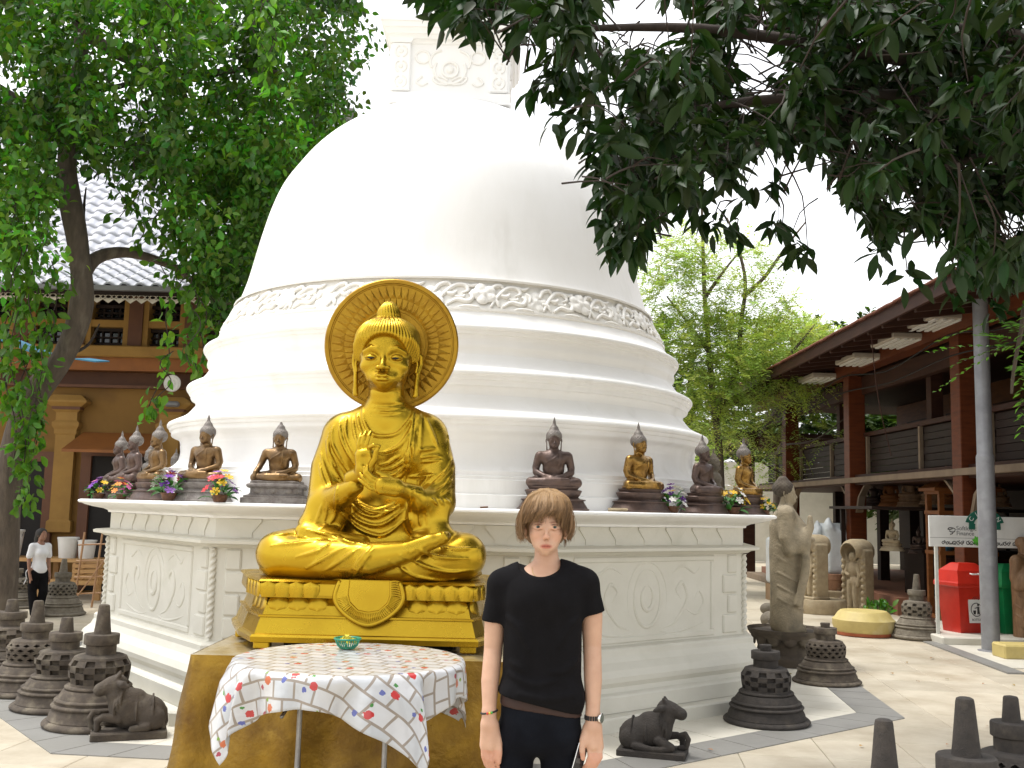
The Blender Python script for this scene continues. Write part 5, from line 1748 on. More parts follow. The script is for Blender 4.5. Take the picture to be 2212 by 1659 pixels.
for (px, ty, Yc, R_, sp_, style, lab) in ((1909, 1553, 4.15, .324, 'tall', 'checker', 'stone bell stupa of which only the tip of the spire rises at the bottom edge'),
                                     (2084, 1506, 4.40, .344, 'tall', 'checker', 'stone bell stupa with neck and spire showing at the bottom right edge'),
                                     (2183, 1503, 5.5, .30, 'short', 'diamond', 'stone bell stupa cut by the bottom right corner of the picture')):
    q = P(px, ty, Yc)
    key = (style, sp_)
    if key not in BM: BM[key] = bell_meshes(style, sp_)
    t = thing('stone_bell_stupa', lab, 'stupa', (q[0], q[1], 0), .4, 'stone bell stupas on the paving')
    t.scale = (R_, R_, q[2] / {'tall': 2.715, 'short': 2.46}[sp_])
    for nm, me in BM[key].items(): remat(link(nm, me, M['lava'], t), M['lava_dark'])

# ================================================================ STONE BULLS
S = Sdf((-.32, -.20, .05), (.40, .20, .56), .0062)
S.ell((-.08, 0, .205), (.20, .135, .14), .03)
S.ell((.06, 0, .23), (.14, .125, .15), .06)
S.ell((.00, 0, .345), (.085, .07, .055), .05)
S.chain([(.09, 0, .27), (.14, 0, .35), (.17, 0, .42)], [.12, .10, .082], .05)
S.chain([(.15, 0, .445), (.21, 0, .43), (.29, 0, .40)], [.078, .072, .056], .02)
S.ell((.305, 0, .392), (.045, .058, .045), .02)
for t in (-1, 1):
    S.chain([(.14, t * .07, .455), (.105, t * .115, .45), (.065, t * .135, .435)], [.026, .032, .016], .012)
    S.chain([(.15, t * .045, .50), (.135, t * .055, .53)], [.022, .014], .012)
    S.ell((.235, t * .058, .445), (.018, .012, .014), .006)
    S.ell((.325, t * .03, .40), (.012, .012, .010), .006, cut=True)
    S.ell((-.16, t * .10, .155), (.115, .06, .095), .03)
    S.chain([(-.12, t * .145, .105), (.01, t * .15, .09)], [.036, .028], .02)
S.chain([(.10, -.11, .16), (.22, -.125, .11), (.12, -.15, .088), (.04, -.15, .086)], [.05, .038, .028, .026], .012)
S.chain([(.12, .08, .17), (.25, .08, .185), (.30, .075, .16), (.30, .075, .085)], [.046, .032, .028, .024], .012)
S.chain([(.285, .0, .09), (.345, .0, .10), (.365, .0, .17), (.335, .0, .22), (.29, 0, .21)], [.024, .025, .025, .024, .018], .01)
S.chain([(-.27, 0, .22), (-.285, .03, .13), (-.26, .10, .09)], [.018, .015, .020], .012)
for q in (.12, .145, .17):
    S.chain([(q - .03 * sin(a) ** 2, .128 * cos(a), .31 + .105 * sin(a) - (q - .12)) for a in np.linspace(-1.2, pi + 1.2, 15)], .011, .008)
for q in (-.02, -.16):
    S.chain([(q, .145 * cos(a), .20 + .15 * sin(a)) for a in np.linspace(-.3, pi + .3, 13)], .008, .01)
V, F = S.nets()
bull = np_mesh('body', V, F)
bplinth = MB().box((.03, 0, .035), (.64, .36, .07), bev=.012).mesh('plinth')
for (px, py, rz, k, mm, lab) in ((272, 1600, 180 + 20, .80, 'lava', 'brown stone bull lying down facing left by the left bell stupas'), (1408, 1640, -16, .74, 'lava_dark', 'dark stone bull lying down facing right beside the young man')):
    q = G(px, py)
    t = thing('stone_bull', lab, 'bull statue', (q[0], q[1] + .12, 0), radians(rz), 'stone bulls on the paving')
    t.scale = (k, k, k * (1.06 if k > .77 else 1.0))
    for nm, me in (('body', bull), ('plinth', bplinth)): remat(link(nm, me, M['lava'], t), M[mm])

# ================================================================ STANDING STONE FIGURE ON A LOTUS DRUM
S = Sdf((-.40, -.42, -.03), (.46, .42, 1.95), .0125)
S.chain([(-.02, 0, .10), (-.01, 0, .55), (0, 0, 1.0), (-.01, 0, 1.25)], [.20, .205, .225, .20], .06)
for t in (-1, 1):
    S.chain([(.0, t * .10, .02), (0, t * .10, .4)], [.10, .12], .06)
    S.chain([(.0, t * .10, .035), (.17, t * .11, .03)], [.06, .05], .03)
    S.chain([(-.02, t * .21, 1.42), (-.02, t * .26, 1.15), (.03, t * .26, 1.0)], [.095, .085, .075], .05)
S.ell((-.02, 0, 1.30), (.17, .24, .24), .08)
S.chain([(-.02, -.19, 1.44), (-.02, .19, 1.44)], [.10, .10], .06)
S.chain([(.03, -.26, 1.0), (.20, -.22, 1.10), (.27, -.19, 1.28), (.27, -.18, 1.40)], [.075, .06, .048, .030], .03)
S.chain([(.03, .26, 1.0), (.20, .20, 1.05), (.30, .12, 1.12)], [.075, .06, .04], .03)
for t in (-1, 1):
    S.chain([(.22, t * .23, 1.06), (.20, t * .235, .72), (.12, t * .24, .35)], [.05, .055, .045], .05)
S.ell((.10, .22, 1.08), (.13, .10, .14), .05); S.ell((.12, -.22, 1.10), (.13, .09, .14), .05); S.ell((.11, 0, 1.14), (.17, .25, .24), .05)
S.chain([(-.02, 0, 1.5), (.0, 0, 1.62)], [.085, .078], .04)
head(S, (-.02, 0, 1.555), .30, w=.68, yaw=pi / 2, ear='long')
for zq in (.35, .5, .66, .84, 1.0):
    S.chain([(.235 * cos(a) * (.9 if zq > .9 else .88), .235 * sin(a) * .95, zq - .10 * cos(a)) for a in np.linspace(-2.2, 2.2, 17)], .007, .02)
V, F = S.nets()
stand_me = np_mesh('body', V, F)
S = Sdf((-.26, -.2, 1.55), (.2, .2, 1.98), .011)
S.ell((-.045, 0, 1.755), (.135, .125, .115), .02); S.ell((-.05, 0, 1.865), (.06, .06, .045), .04); S.ell((.13, 0, 1.69), (.10, .10, .115), .015, cut=True)
V, F = S.nets()
d_ = V - np.array([-.045, 0, 1.75]); V = V + d_ / np.linalg.norm(d_, axis=1)[:, None] * (np.sin(14 * np.arctan2(d_[:, 1], d_[:, 0])) * np.sin(V[:, 2] * 130) * .004)[:, None]
stand_hair = np_mesh('hair', V, F)
q = G(1705, 1446); q = np.array([P(1703, 1446, q[1] + .42)[0], q[1] + .42, 0])
hb = P(1700, 1362, q[1])[2]
t = thing('standing_stone_statue', 'tall weathered stone figure standing in profile with raised hand behind the terrace corner', 'statue', q)
sb = link('body', stand_me, M['sand_grey'], t, (0, 0, hb)); kk = (P(1695, 1025, q[1])[2] - hb) / 1.93; sb.scale = (kk, kk, kk)
sb.rotation_euler = (0, 0, radians(-14))
sh_ = link('hair', stand_hair, M['lava'], t, (0, 0, hb), (0, 0, radians(-14)), (kk, kk, kk))
mb = MB().lathe([(.40, 0), (.42, .04), (.42, .10), (.36, .13), (.34, .20), (.36, .27), (.43, .33), (.46, .40), (.45, hb - .01), (.40, hb)], n=32)
ped = mb.build('lotus_pedestal', M['lava'], t, 'auto')
for i in range(14):
    a = i * 2 * pi / 14
    MB().lathe([(.001, .035), (.05, .03), (.085, 0)], n=8, M=Matrix.Translation((.385 * cos(a), .385 * sin(a), .30)) @ Matrix.Rotation(a + pi / 2, 4, 'Z') @ Matrix.Rotation(pi / 2, 4, 'X')).build('petal', M['lava'], ped, True)

# ================================================================ CARVED STELAE, MILLSTONES, DRUM, POTS, COVERED LOADS
S = Sdf((-.32, -.24, -.02), (.32, .24, 1.30), .0115)
S.box((0, .03, .52), (.235, .13, .53), .03, 0)
S.chain([(0, -.08, 1.02), (0, .14, 1.02)], [.215, .215], .03)
S.box((0, -.135, .60), (.165, .045, .50), .02, .01, cut=True)
S.chain([(0, -.12, 1.0), (0, -.2, 1.0)], [.15, .15], .02, cut=True)
S.ell((0, -.10, .93), (.065, .07, .085), .02); S.ell((0, -.10, .72), (.09, .07, .15), .03); S.ell((.02, -.10, .52), (.095, .065, .10), .03)
S.chain([(-.05, -.10, .5), (-.055, -.11, .28), (-.05, -.12, .10)], [.06, .05, .04], .02); S.chain([(.06, -.10, .5), (.05, -.11, .28), (.06, -.12, .10)], [.06, .05, .04], .02)
S.chain([(-.09, -.10, .80), (-.13, -.12, .66), (-.06, -.15, .62)], [.035, .03, .026], .015); S.chain([(.09, -.10, .80), (.135, -.12, .62), (.12, -.13, .45)], [.035, .03, .026], .015)
for i in range(9):
    for t in (-1, 1): S.ell((t * .195, -.105, .12 + i * .105), (.035, .03, .045), .012)
V, F = S.nets()
stele = np_mesh('slab', V, F)
# round slab the first stele stands on
q = G(1773, 1329); r_ = 55 / FOC * q[1]
M1 = thing('millstone', 'big flat round stone slab under the left carved stele', 'stone', (P(1773, 1329, q[1] + r_)[0], q[1] + r_, 0))
zm = P(1773, 1296, q[1] + r_ * .4)[2]
MB().lathe([(r_ * .97, 0), (r_, .03), (r_, zm - .04), (r_ * .96, zm), (.01, zm)], n=40).build('slab', M['sandstone'], M1, 'auto')
Yb = q[1] + r_
for (px, yb, yt, Y, z0, rz, w, lab) in ((1757, 1294, 1155, Yb, zm, -72, 1.0, 'carved sandstone stele with rounded top on the round stone slab'), (1852, 1322, 1165, G(1852, 1324)[1] + .2, 0, -56, 1.05, 'carved sandstone stele with rounded top behind the yellow drum')):
    a = P(px, yb, Y); hgt = P(px, yt, Y)[2] - z0
    t = thing('carved_stele', lab, 'stele', (a[0], Y, z0), radians(rz), 'carved stelae')
    link('slab', stele, M['sandstone'], t, None, None, (w, w, hgt / 1.23))
    MB().box((0, 0, .02), (.5 * w, .34, .04), bev=.01).build('foot', M['sandstone'], t)
q = G(1866, 1379); r_ = 64 / FOC * (q[1] + .4)
M['cream'] = mat('cream_paint', (.55, .44, .16), .6, col2=(.46, .36, .13), scale=6, bump=.002, col3=(.62, .55, .35), scale3=2)
M['rust'] = mat('rust_red', (.42, .12, .05), .7, col2=(.30, .08, .03), scale=9, bump=.002)
dz = P(1866, 1322, q[1] + .2)[2]
drum = thing('yellow_drum', 'squat cream yellow stone drum with red lower rim on the paving', 'drum', (P(1866, 1379, q[1] + r_)[0], q[1] + r_, 0))
MB().lathe([(r_ * .93, .05), (r_, .14), (r_ * 1.0, .22), (r_ * .93, dz - .10), (r_ * .82, dz - .03), (r_ * .74, dz), (.01, dz)], n=40).build('body', M['cream'], drum, 'auto')
MB().lathe([(r_ * .86, 0), (r_ * .93, .008), (r_ * .95, .05), (r_ * .9, .052)], n=40).build('rim', M['rust'], drum, 'auto')
Yp = 20.2
M['terracotta'] = mat('terracotta', (.30, .16, .09), .85, col2=(.20, .10, .055), scale=7, bump=.003, col3=(.40, .30, .20), scale3=3)
a = P(1804, 1275, Yp); s_ = Yp / FOC
blk = thing('stone_block', 'low sandstone block carrying the terracotta pot', 'block', (a[0], Yp, 0))
MB().box((0, 0, a[2] / 2), (52 * s_, .5, a[2]), bev=.02).build('block', M['sandstone'], blk)
pot = thing('terracotta_pot', 'round terracotta pot between the two carved stelae', 'pot', (a[0], Yp, a[2]))
MB().lathe([(15 * s_, 0), (17 * s_, .05), (20 * s_, 22 * s_), (22 * s_, 23 * s_), (22 * s_, 34 * s_), (19 * s_, 35 * s_), (18 * s_, 24 * s_), (.01, 24 * s_)], n=30).build('pot', M['terracotta'], pot, 'auto')
M['sack'] = mat('white_tarpaulin', (.62, .65, .66), .45, col2=(.54, .58, .60), scale=3, bump=.03, bscale=4, col3=(.70, .72, .73), scale3=2)
for (px0, px1, yb, yt, Y, lab) in ((1772, 1842, 1238, 1131, 20.6, 'large load under a white tarpaulin behind the terracotta pot'), (1722, 1760, 1238, 1136, 20.8, 'narrow load under a white tarpaulin behind the standing stone figure'), (1664, 1678, 1262, 1160, 20.5, 'white wrapped load showing past the terrace corner')):
    a, b = P(px0, yb, Y), P(px1, yt, Y)
    S = Sdf((a[0] - .1, Y - .6, a[2] - .1), (b[0] + .1, Y + .6, b[2] + .25), .035)
    w = (b[0] - a[0]) / 2; c = ((a[0] + b[0]) / 2, Y, (a[2] + b[2]) / 2)
    S.box(c, (w, .42, (b[2] - a[2]) / 2), .08, 0)
    for e in (-1, 1): S.chain([(c[0] + e * w * .75, Y - .3, b[2] - .08), (c[0] + e * w * .75, Y - .3, b[2] + .07)], [.10, .05], .10)
    S.ell((c[0], Y - .42, b[2]), (w * .5, .2, .12), .1, cut=True)
    t = thing('covered_load', lab, 'tarpaulin', (c[0], Y, 0))
    S.build('tarpaulin', M['sack'], t, 1, loc=(-c[0], -Y, 0))
    MB().box((0, 0, a[2] / 2), (w * 1.9, .8, a[2])).build('pallet', M['plywood'], t)
# rubble of small stones at the foot of the standing figure
for i, (px, py, s) in enumerate(((1672, 1358, .17), (1664, 1330, .14), (1681, 1375, .12))):
    q = G(px, py)
    S = Sdf((-.3, -.3, -.02), (.3, .3, .4), .03)
    S.ell((0, 0, s * .7), (s, s * .8, s * .75), 0); S.ell((s * .5, .05, s * .5), (s * .6, s * .6, s * .5), .05)
    o = S.build('boulder', M['lava_pale'], None, 1); o.location = (q[0], q[1] + .15, 0)
    tag(o, ('rounded grey boulder in front of the white wrapped load', 'small grey boulder above the terrace foot behind the standing figure', 'smallest grey boulder at the foot of the standing stone figure')[i], 'boulder')

# ================================================================ BINS, SIGN, POLE
Zp = .11
plat = MB().box((0, 0, Zp / 2), (3.4, 2.2, Zp), bev=.015).build('kerb_platform', M['white_tile'], None, loc=(P(2030, 1388, 14.1)[0] + 1.7, 15.1, 0))
tag(plat, 'low white concrete platform carrying the bins and the sponsor sign', 'platform')
terr = MB().prism([(5.75, 12.0), (8.8, 12.0), (9.5, 14.3), (5.9, 14.3)], -.02, .012).build('pale_paving', M['white_tile']); terr['kind'] = 'structure'
kb = MB().prism([(5.55, 11.6), (5.75, 11.6), (5.9, 14.3), (5.7, 14.3)], -.02, .018).build('kerb_strip', M['band']); kb['kind'] = 'structure'
Yb = 14.75


def bin_meshes():
    def ring(h, z, dx=0): return [(-h, -h * .85, z), (h, -h * .85, z), (h, h * .85, z), (-h, h * .85, z)]
    body = MB().loft([ring(.225, 0), ring(.23, .01), ring(.285, .66), ring(.29, .68)]).mesh('body')
    lid = MB().loft([ring(.31, .66), ring(.325, .68), ring(.325, .72), ring(.315, .74), [(-.27, -.20, .90), (.27, -.20, .90), (.27, .20, .90), (-.27, .20, .90)], [(-.16, -.10, 1.0), (.16, -.10, 1.0), (.16, .10, 1.0), (-.16, .10, 1.0)], [(-.14, -.08, 1.01), (.14, -.08, 1.01), (.14, .08, 1.01), (-.14, .08, 1.01)]]).mesh('lid')
    return body, lid


bb, bl_ = bin_meshes()
M['red'] = mat('red_plastic', (.56, .028, .014), .38, col2=(.48, .02, .01), scale=6, bump=.001)
M['green'] = mat('green_bin_plastic', (.008, .20, .065), .38, col2=(.006, .16, .05), scale=6, bump=.001)
M['label'] = mat('white_label', (.78, .78, .76), .5, col2=(.72, .72, .70), scale=8)
M['ink'] = mat('black_ink', (.03, .03, .03), .6)


def text(body, size, m, parent, M4, align='CENTER', name='lettering'):
    cu = bpy.data.curves.new(name, 'FONT'); cu.body = body; cu.size = size; cu.align_x = align; cu.align_y = 'CENTER'; cu.extrude = .0008
    cu.materials.append(m)
    o = bpy.data.objects.new(name, cu); COL.objects.link(o)
    bpy.context.view_layer.update()
    me = bpy.data.meshes.new_from_object(o.evaluated_get(bpy.context.evaluated_depsgraph_get()))
    bpy.data.objects.remove(o)
    if len(me.materials) == 0: me.materials.append(m)
    o = bpy.data.objects.new(name, me); COL.objects.link(o); o.parent = parent
    o.matrix_local = M4
    return o


FR = Matrix.Rotation(pi / 2, 4, 'X')      # text plane facing -Y
for (px, mm, word, lab, rz) in ((2084, 'red', 'BOTTLES', 'red plastic swing lid bin with white label beside the grey pole', 16), (2184, 'green', 'GARBAGE', 'green plastic swing lid bin right of the grey pole', 10)):
    a = P(px, 1368, Yb)
    t = thing('litter_bin', lab, 'bin', (a[0], Yb, Zp), radians(rz), 'litter bins')
    t.scale = (.93, .93, .95)
    b1 = remat(link('body', bb, M[mm], t), M[mm]); l1 = remat(link('lid', bl_, M[mm], t), M[mm])
    MB().tube([(-.07, -.235, .86), (-.06, -.275, .855), (.06, -.275, .855), (.07, -.235, .86)], .012, 6).build('handle', M['label'], l1)
    Ml = Matrix.Translation((.02, -.236, .36)) @ Matrix.Rotation(radians(-4.2), 4, 'X')
    lb = MB().box((0, 0, 0), (.27, .006, .42), M=Ml).build('label_plate', M['label'], b1)
    Mi = Ml @ Matrix.Translation((0, -.0045, 0))
    mb = MB()
    mb.tube([(.095 * cos(q), 0, -.02 + .095 * sin(q)) for q in np.linspace(0, 2 * pi, 25)], .006, 5, M=Mi)
    # figure dropping litter in a bin
    mb.tube([(.035, 0, .02), (.03, 0, -.03), (.02, 0, -.085)], [.018, .016, .010], 6, M=Mi); mb.tube([(.035, 0, -.02), (.05, 0, -.085)], [.014, .009], 6, M=Mi)
    mb.tube([(.035, 0, .015), (-.005, 0, .005), (-.03, 0, .0)], [.010, .008, .006], 6, M=Mi)
    mb.lathe([(.001, .003), (.016, .003), (.018, 0)], n=12, M=Mi @ Matrix.Translation((.036, 0, .05)) @ FR)
    mb.loft([[(-.06, -.003, -.03), (-.01, -.003, -.03), (-.018, -.003, -.085), (-.052, -.003, -.085)], [(-.06, .003, -.03), (-.01, .003, -.03), (-.018, .003, -.085), (-.052, .003, -.085)]], M=Mi)
    mb.tube([(-.06, 0, .135), (-.02, 0, .165), (.03, 0, .17), (.06, 0, .15), (.05, 0, .12)], .006, 5, M=Mi)
    mb.tube([(-.03, 0, .13), (.0, 0, .15), (.03, 0, .14)], .005, 5, M=Mi)
    mb.build('pictogram', M['ink'], lb)
    text(word, .045, M['ink'], lb, Ml @ Matrix.Translation((0, -.0045, -.165)) @ FR)
# sponsor sign
Ys = 14.35
a, b = P(2007, 1180, Ys), P(2007, 1113, Ys)
sgw = 2.0
sg = thing('sponsor_sign', 'white sponsor board on thin posts above the bins, with green ribbon and lettering', 'sign', (a[0], Ys, 0), radians(0))
zs0, zs1 = a[2], b[2]; hs2 = zs1 - zs0
brd = MB().box((sgw / 2, 0, (zs0 + zs1) / 2), (sgw, .03, hs2), bev=.004).build('board', M['label'], sg)
MB().box((sgw / 2, -.0005, zs0 + hs2 * .29), (sgw - .02, .032, .004)).build('rule_line', M['ink'], brd)
M['post'] = mat('white_post', (.68, .68, .64), .5, col2=(.55, .55, .5), scale=9)
for x in (P(2027, 1300, Ys)[0] - a[0], sgw - .15):
    MB().box((x, .035, (zs1 + Zp) / 2 - .1), (.04, .04, zs1 - Zp - .2)).build('post', M['post'], sg)
M['grey_ink'] = mat('grey_ink', (.16, .16, .17), .6)
M['ribbon'] = mat('green_ribbon_print', (.01, .12, .08), .5)
M['leafp'] = mat('green_leaf_print', (.10, .48, .03), .5)
TXM = lambda x, z: Matrix.Translation((x, -.0175, z)) @ FR
text('Softlogic', .082, M['grey_ink'], brd, TXM(.375, zs0 + hs2 * .60), 'LEFT')
text('Finance', .082, M['grey_ink'], brd, TXM(.375, zs0 + hs2 * .435), 'LEFT')
mb = MB()
for pts in (((.33, .60), (.37, .655), (.46, .645), (.51, .60)), ((.50, .57), (.47, .52), (.40, .525), (.36, .56)), ((.33, .60), (.38, .60), (.44, .625)), ((.38, .44), (.43, .46), (.45, .50))):
    mb.tube([(.06 + x * .60, -.0165, zs0 + hs2 * (z - .04)) for x, z in spline([(p[0], p[1]) for p in pts], 4)], .006, 6)
mb.build('logo_mark', M['ink'], brd)
rc = (.77, zs1 - .13)
mb = MB()
R0, R1 = .155, .27
arc = np.linspace(radians(168), radians(12), 15)
mb.loft([[(rc[0] + r * cos(q), y, rc[1] + r * .86 * sin(q)) for r, y in ((R0, -.03), (R1, -.03), (R1, -.016), (R0, -.016))] for q in arc])
for s in (-1, 1):
    q = radians(90 + s * 78)
    mb.loft([[(rc[0] + r * cos(q + s * d), y, rc[1] + r * .86 * sin(q + s * d) - e) for r, y in ((R0 - .02, -.028), (R1 - .05, -.028), (R1 - .05, -.018), (R0 - .02, -.018))] for d, e in ((-.02, 0), (.14, .02), (.20, .05))])
mb.build('ribbon', M['ribbon'], brd)
for i, ch in enumerate('CLEAN'):
    q = radians(150 - i * 30)
    r = (R0 + R1) / 2
    text(ch, .085, M['label'], brd, Matrix.Translation((rc[0] + r * cos(q), -.0315, rc[1] + r * .86 * sin(q))) @ FR @ Matrix.Rotation(q - pi / 2, 4, 'Z'))
mb = MB()
for (cx_, cz_, s) in ((.66, .20, .75), (.75, .22, .6)):
    pts = [(0, -.09), (.03, -.05), (.08, -.06), (.06, -.01), (.10, .03), (.05, .04), (.04, .10), (0, .07), (-.04, .10), (-.05, .04), (-.10, .03), (-.06, -.01), (-.08, -.06), (-.03, -.05)]
    P2 = [(cx_ + x * s, zs0 + hs2 * cz_ + z * s) for x, z in pts]
    n = len(P2)
    mb.add([(x, -.018, z) for x, z in P2] + [(cx_, -.022, zs0 + hs2 * cz_)], [(i, (i + 1) % n, n) for i in range(n)])
mb.build('leaf_emblem', M['leafp'], brd)
# the line of round Sinhala script, drawn as strokes: each letter is a closed bowl with its curls
mb = MB()
zt_ = zs0 + hs2 * .13
GL = {'a': [[(0, 0), (.03, -.03), (.06, 0), (.03, .03), (0, 0)], [(.06, 0), (.075, .035), (.05, .05)]],
      'b': [[(0, .02), (.02, -.03), (.06, -.02), (.06, .02), (.03, .015), (.03, -.01)]],
      'c': [[(0, -.03), (.0, .02), (.03, .035), (.06, .02), (.06, -.03)], [(.03, -.03), (.03, .0)], [(0, -.03), (.06, -.03)]],
      'd': [[(.05, .03), (.02, .04), (0, .01), (.02, -.03), (.06, -.02), (.065, .01), (.04, .01)], [(.05, .03), (.06, .06)]],
      'e': [[(0, .03), (.0, -.02), (.03, -.03), (.035, .0), (.05, -.03), (.075, -.01), (.07, .03)]]}
x = .17
for word in ('abecda', 'dcbeea', '', 'beda', 'cea', 'abd'):
    if word == '': x = .92; continue
    for ch in word:
        for st in GL[ch]:
            mb.tube([(x + p[0] * .62, -.0162, zt_ + p[1] * .62) for p in spline(st, 3)], .0052, 5)
        x += .052
    x += .03
mb.build('lettering', M['ink'], brd)
# grey pole
q = G(2141, 1411); Yp = q[1] + .12; xp = P(2141, 1411, Yp)[0]
M['pole'] = mat('galvanised_steel', (.30, .305, .32), .5, .35, col2=(.22, .22, .235), scale=5, bump=.001, col3=(.38, .38, .39), scale3=2)
pl = thing('metal_pole', 'grey galvanised steel pole standing in front of the bins', 'pole', (xp, Yp, 0))
top = P(2098, 560, Yp)[2]
MB().lathe([(.112, 0), (.112, 2.5), (.108, 2.52), (.098, 2.54), (.098, top)], n=24).build('shaft', M['pole'], pl, 'auto')
MB().lathe([(.16, 0), (.16, .02), (.113, .03)], n=24).build('base_flange', M['pole'], pl, 'auto')
tag(MB().box((0, 0, .09), (.5, .35, .18), bev=.02).build('sandstone_block', M['cream'], None, loc=(P(2200, 1420, 12.9)[0], 12.9, 0)), 'small yellow sandstone block right of the pole foot at the picture edge', 'block')
# carved wooden figure at the right edge
M['wood_fig'] = mat('carved_wood', (.26, .15, .075), .55, col2=(.16, .085, .04), scale=5, stretch=(4, 4, 1), bump=.004, bscale=20)
a = G(2234, 1398); t = thing('wooden_statue', 'tall brown carved wooden figure at the right edge beside the green bin', 'statue', (a[0], a[1] + .2, 0), radians(-60))
o = link('body', stand_me, M['wood_fig'], t); remat(o, M['wood_fig']); kk = P(2205, 1150, a[1] + .2)[2] / 1.93; o.scale = (kk * .95, kk * .95, kk)
MB().lathe([(.32, 0), (.32, .05), (.26, .06), (.01, .062)], n=20).build('base', M['wood_fig'], t)

# ================================================================ WOMAN AND THE GOODS BEHIND HER
q = G(70, 1336); Yw = q[1] + .1
t = thing('person', 'dark haired woman in white t-shirt and black trousers walking past the pale bell stupas', 'person', (q[0], Yw, 0), radians(52))
kz = (P(68, 1141, Yw)[2]) / 1.62
t.scale = (kz, kz, kz)
S = Sdf((-.34, -.30, 0), (.34, .30, 1.66), .0105)
head(S, (0, -.01, 1.40), .215, ear='man', eye=.46)
S.chain([(0, .03, 1.34), (0, .02, 1.44)], [.05, .045], .03)
S.chain([(-.13, .03, 1.30), (.13, .03, 1.30)], [.05, .05], .04)
S.chain([(0, .03, 1.25), (0, .03, 1.0), (0, .02, .90)], [.11, .095, .12], .05)
for s_ in (-1, 1):
    S.chain([(s_ * .155, .03, 1.29), (s_ * .185, .05, 1.05), (s_ * .19, .0, .84), (s_ * .185, -.03, .76)], [.045, .036, .026, .022], .02)
    S.chain([(s_ * .185, -.03, .77), (s_ * .18, -.045, .70)], [.028, .02], .012)
    for f_ in range(4): S.chain([(s_ * .185, -.07 + f_ * .018, .70), (s_ * .178, -.065 + f_ * .016, .625)], [.0085, .0065], .004)
    S.chain([(s_ * .175, -.065, .74), (s_ * .165, -.085, .68)], [.012, .008], .008)
    S.chain([(s_ * .075, .03, .85), (s_ * .08, -.05 * s_, .48), (s_ * .08, .06 * s_, .08)], [.085, .058, .04], .03)
    S.chain([(s_ * .08, .06 * s_ + .02, .035), (s_ * .085, .06 * s_ - .14, .03)], [.036, .028], .02)
M['skin2'] = mat('brown_skin', (.32, .165, .10), .5, col2=(.20, .09, .055), scale=14)
S.build('body', M['skin2'], t)
S = Sdf((-.30, -.22, .78), (.30, .26, 1.40), .0105)
S.chain([(-.14, .03, 1.29), (.14, .03, 1.29)], [.062, .062], .04)
S.chain([(0, .03, 1.24), (0, .03, 1.02), (0, .02, .88)], [.125, .112, .14], .05)
S.ell((0, -.06, 1.17), (.12, .08, .08), .05)
for s_ in (-1, 1): S.chain([(s_ * .15, .03, 1.29), (s_ * .185, .045, 1.12)], [.058, .056], .03)
S.ell((0, -.03, 1.385), (.07, .10, .07), .01, cut=True)
M['white_cloth'] = mat('white_cotton', (.74, .74, .75), .8, col2=(.66, .66, .68), scale=9, bump=.004)
S.build('t_shirt', M['white_cloth'], t)
S = Sdf((-.24, -.24, .04), (.24, .26, .92), .0105)
S.chain([(0, .03, .86), (0, .03, .80)], [.135, .13], .03)
for s_ in (-1, 1): S.chain([(s_ * .075, .03, .80), (s_ * .08, -.05 * s_, .48), (s_ * .08, .06 * s_, .09)], [.105, .078, .066], .03)
S.build('trousers', M['tshirt'], t)
S = Sdf((-.16, -.16, 1.22), (.16, .22, 1.66), .009)
S.ell((0, .02, 1.535), (.092, .108, .095), .01); S.ell((0, -.11, 1.49), (.062, .085, .085), .01, cut=True)
S.chain([(0, .09, 1.53), (0, .125, 1.42), (0, .12, 1.30), (0, .11, 1.24)], [.075, .075, .06, .03], .03)
M['black_hair'] = mat('black_hair', (.010, .008, .007), .7, col2=(.02, .016, .013), scale=20, stretch=(6, 6, 1))
S.build('hair', M['black_hair'], t)
MB().tube([(.13 * cos(a), .03 + .13 * sin(a), .90 + .01 * sin(3 * a)) for a in np.linspace(0, 2 * pi, 25)], .016, 6).build('waist_tie', M['white_cloth'], t, True)
MB().tube(spline([(-.12, .12, .9), (-.16, .17, .82), (-.15, .16, .70), (-.18, .18, .60)], 4), .008, 5).build('strap', M['white_cloth'], t, True)

M['pine'] = mat('pale_pine', (.46, .27, .10), .6, col2=(.38, .20, .07), scale=3, stretch=(1, 1, 6), bump=.002)


def crate(px, py, Y, w, h, d, lab, rz=0):
    a = P(px, py, Y)
    t = thing('wooden_crate', lab, 'crate', (a[0], Y, max(0, a[2])), radians(rz))
    for sx in (-1, 1):
        for sy in (-1, 1): MB().box((sx * (w / 2 - .02), sy * (d / 2 - .02), h / 2), (.045, .045, h)).build('post', M['pine'], t)
    for k in range(4):
        z = h * (k + .5) / 4
        for sy in (-1, 1): MB().box((0, sy * (d / 2 + .004), z), (w, .014, h / 4 * .62)).build('slat', M['pine'], t)
        for sx in (-1, 1): MB().box((sx * (w / 2 + .004), 0, z), (.014, d - .02, h / 4 * .62)).build('slat', M['pine'], t)
    return t


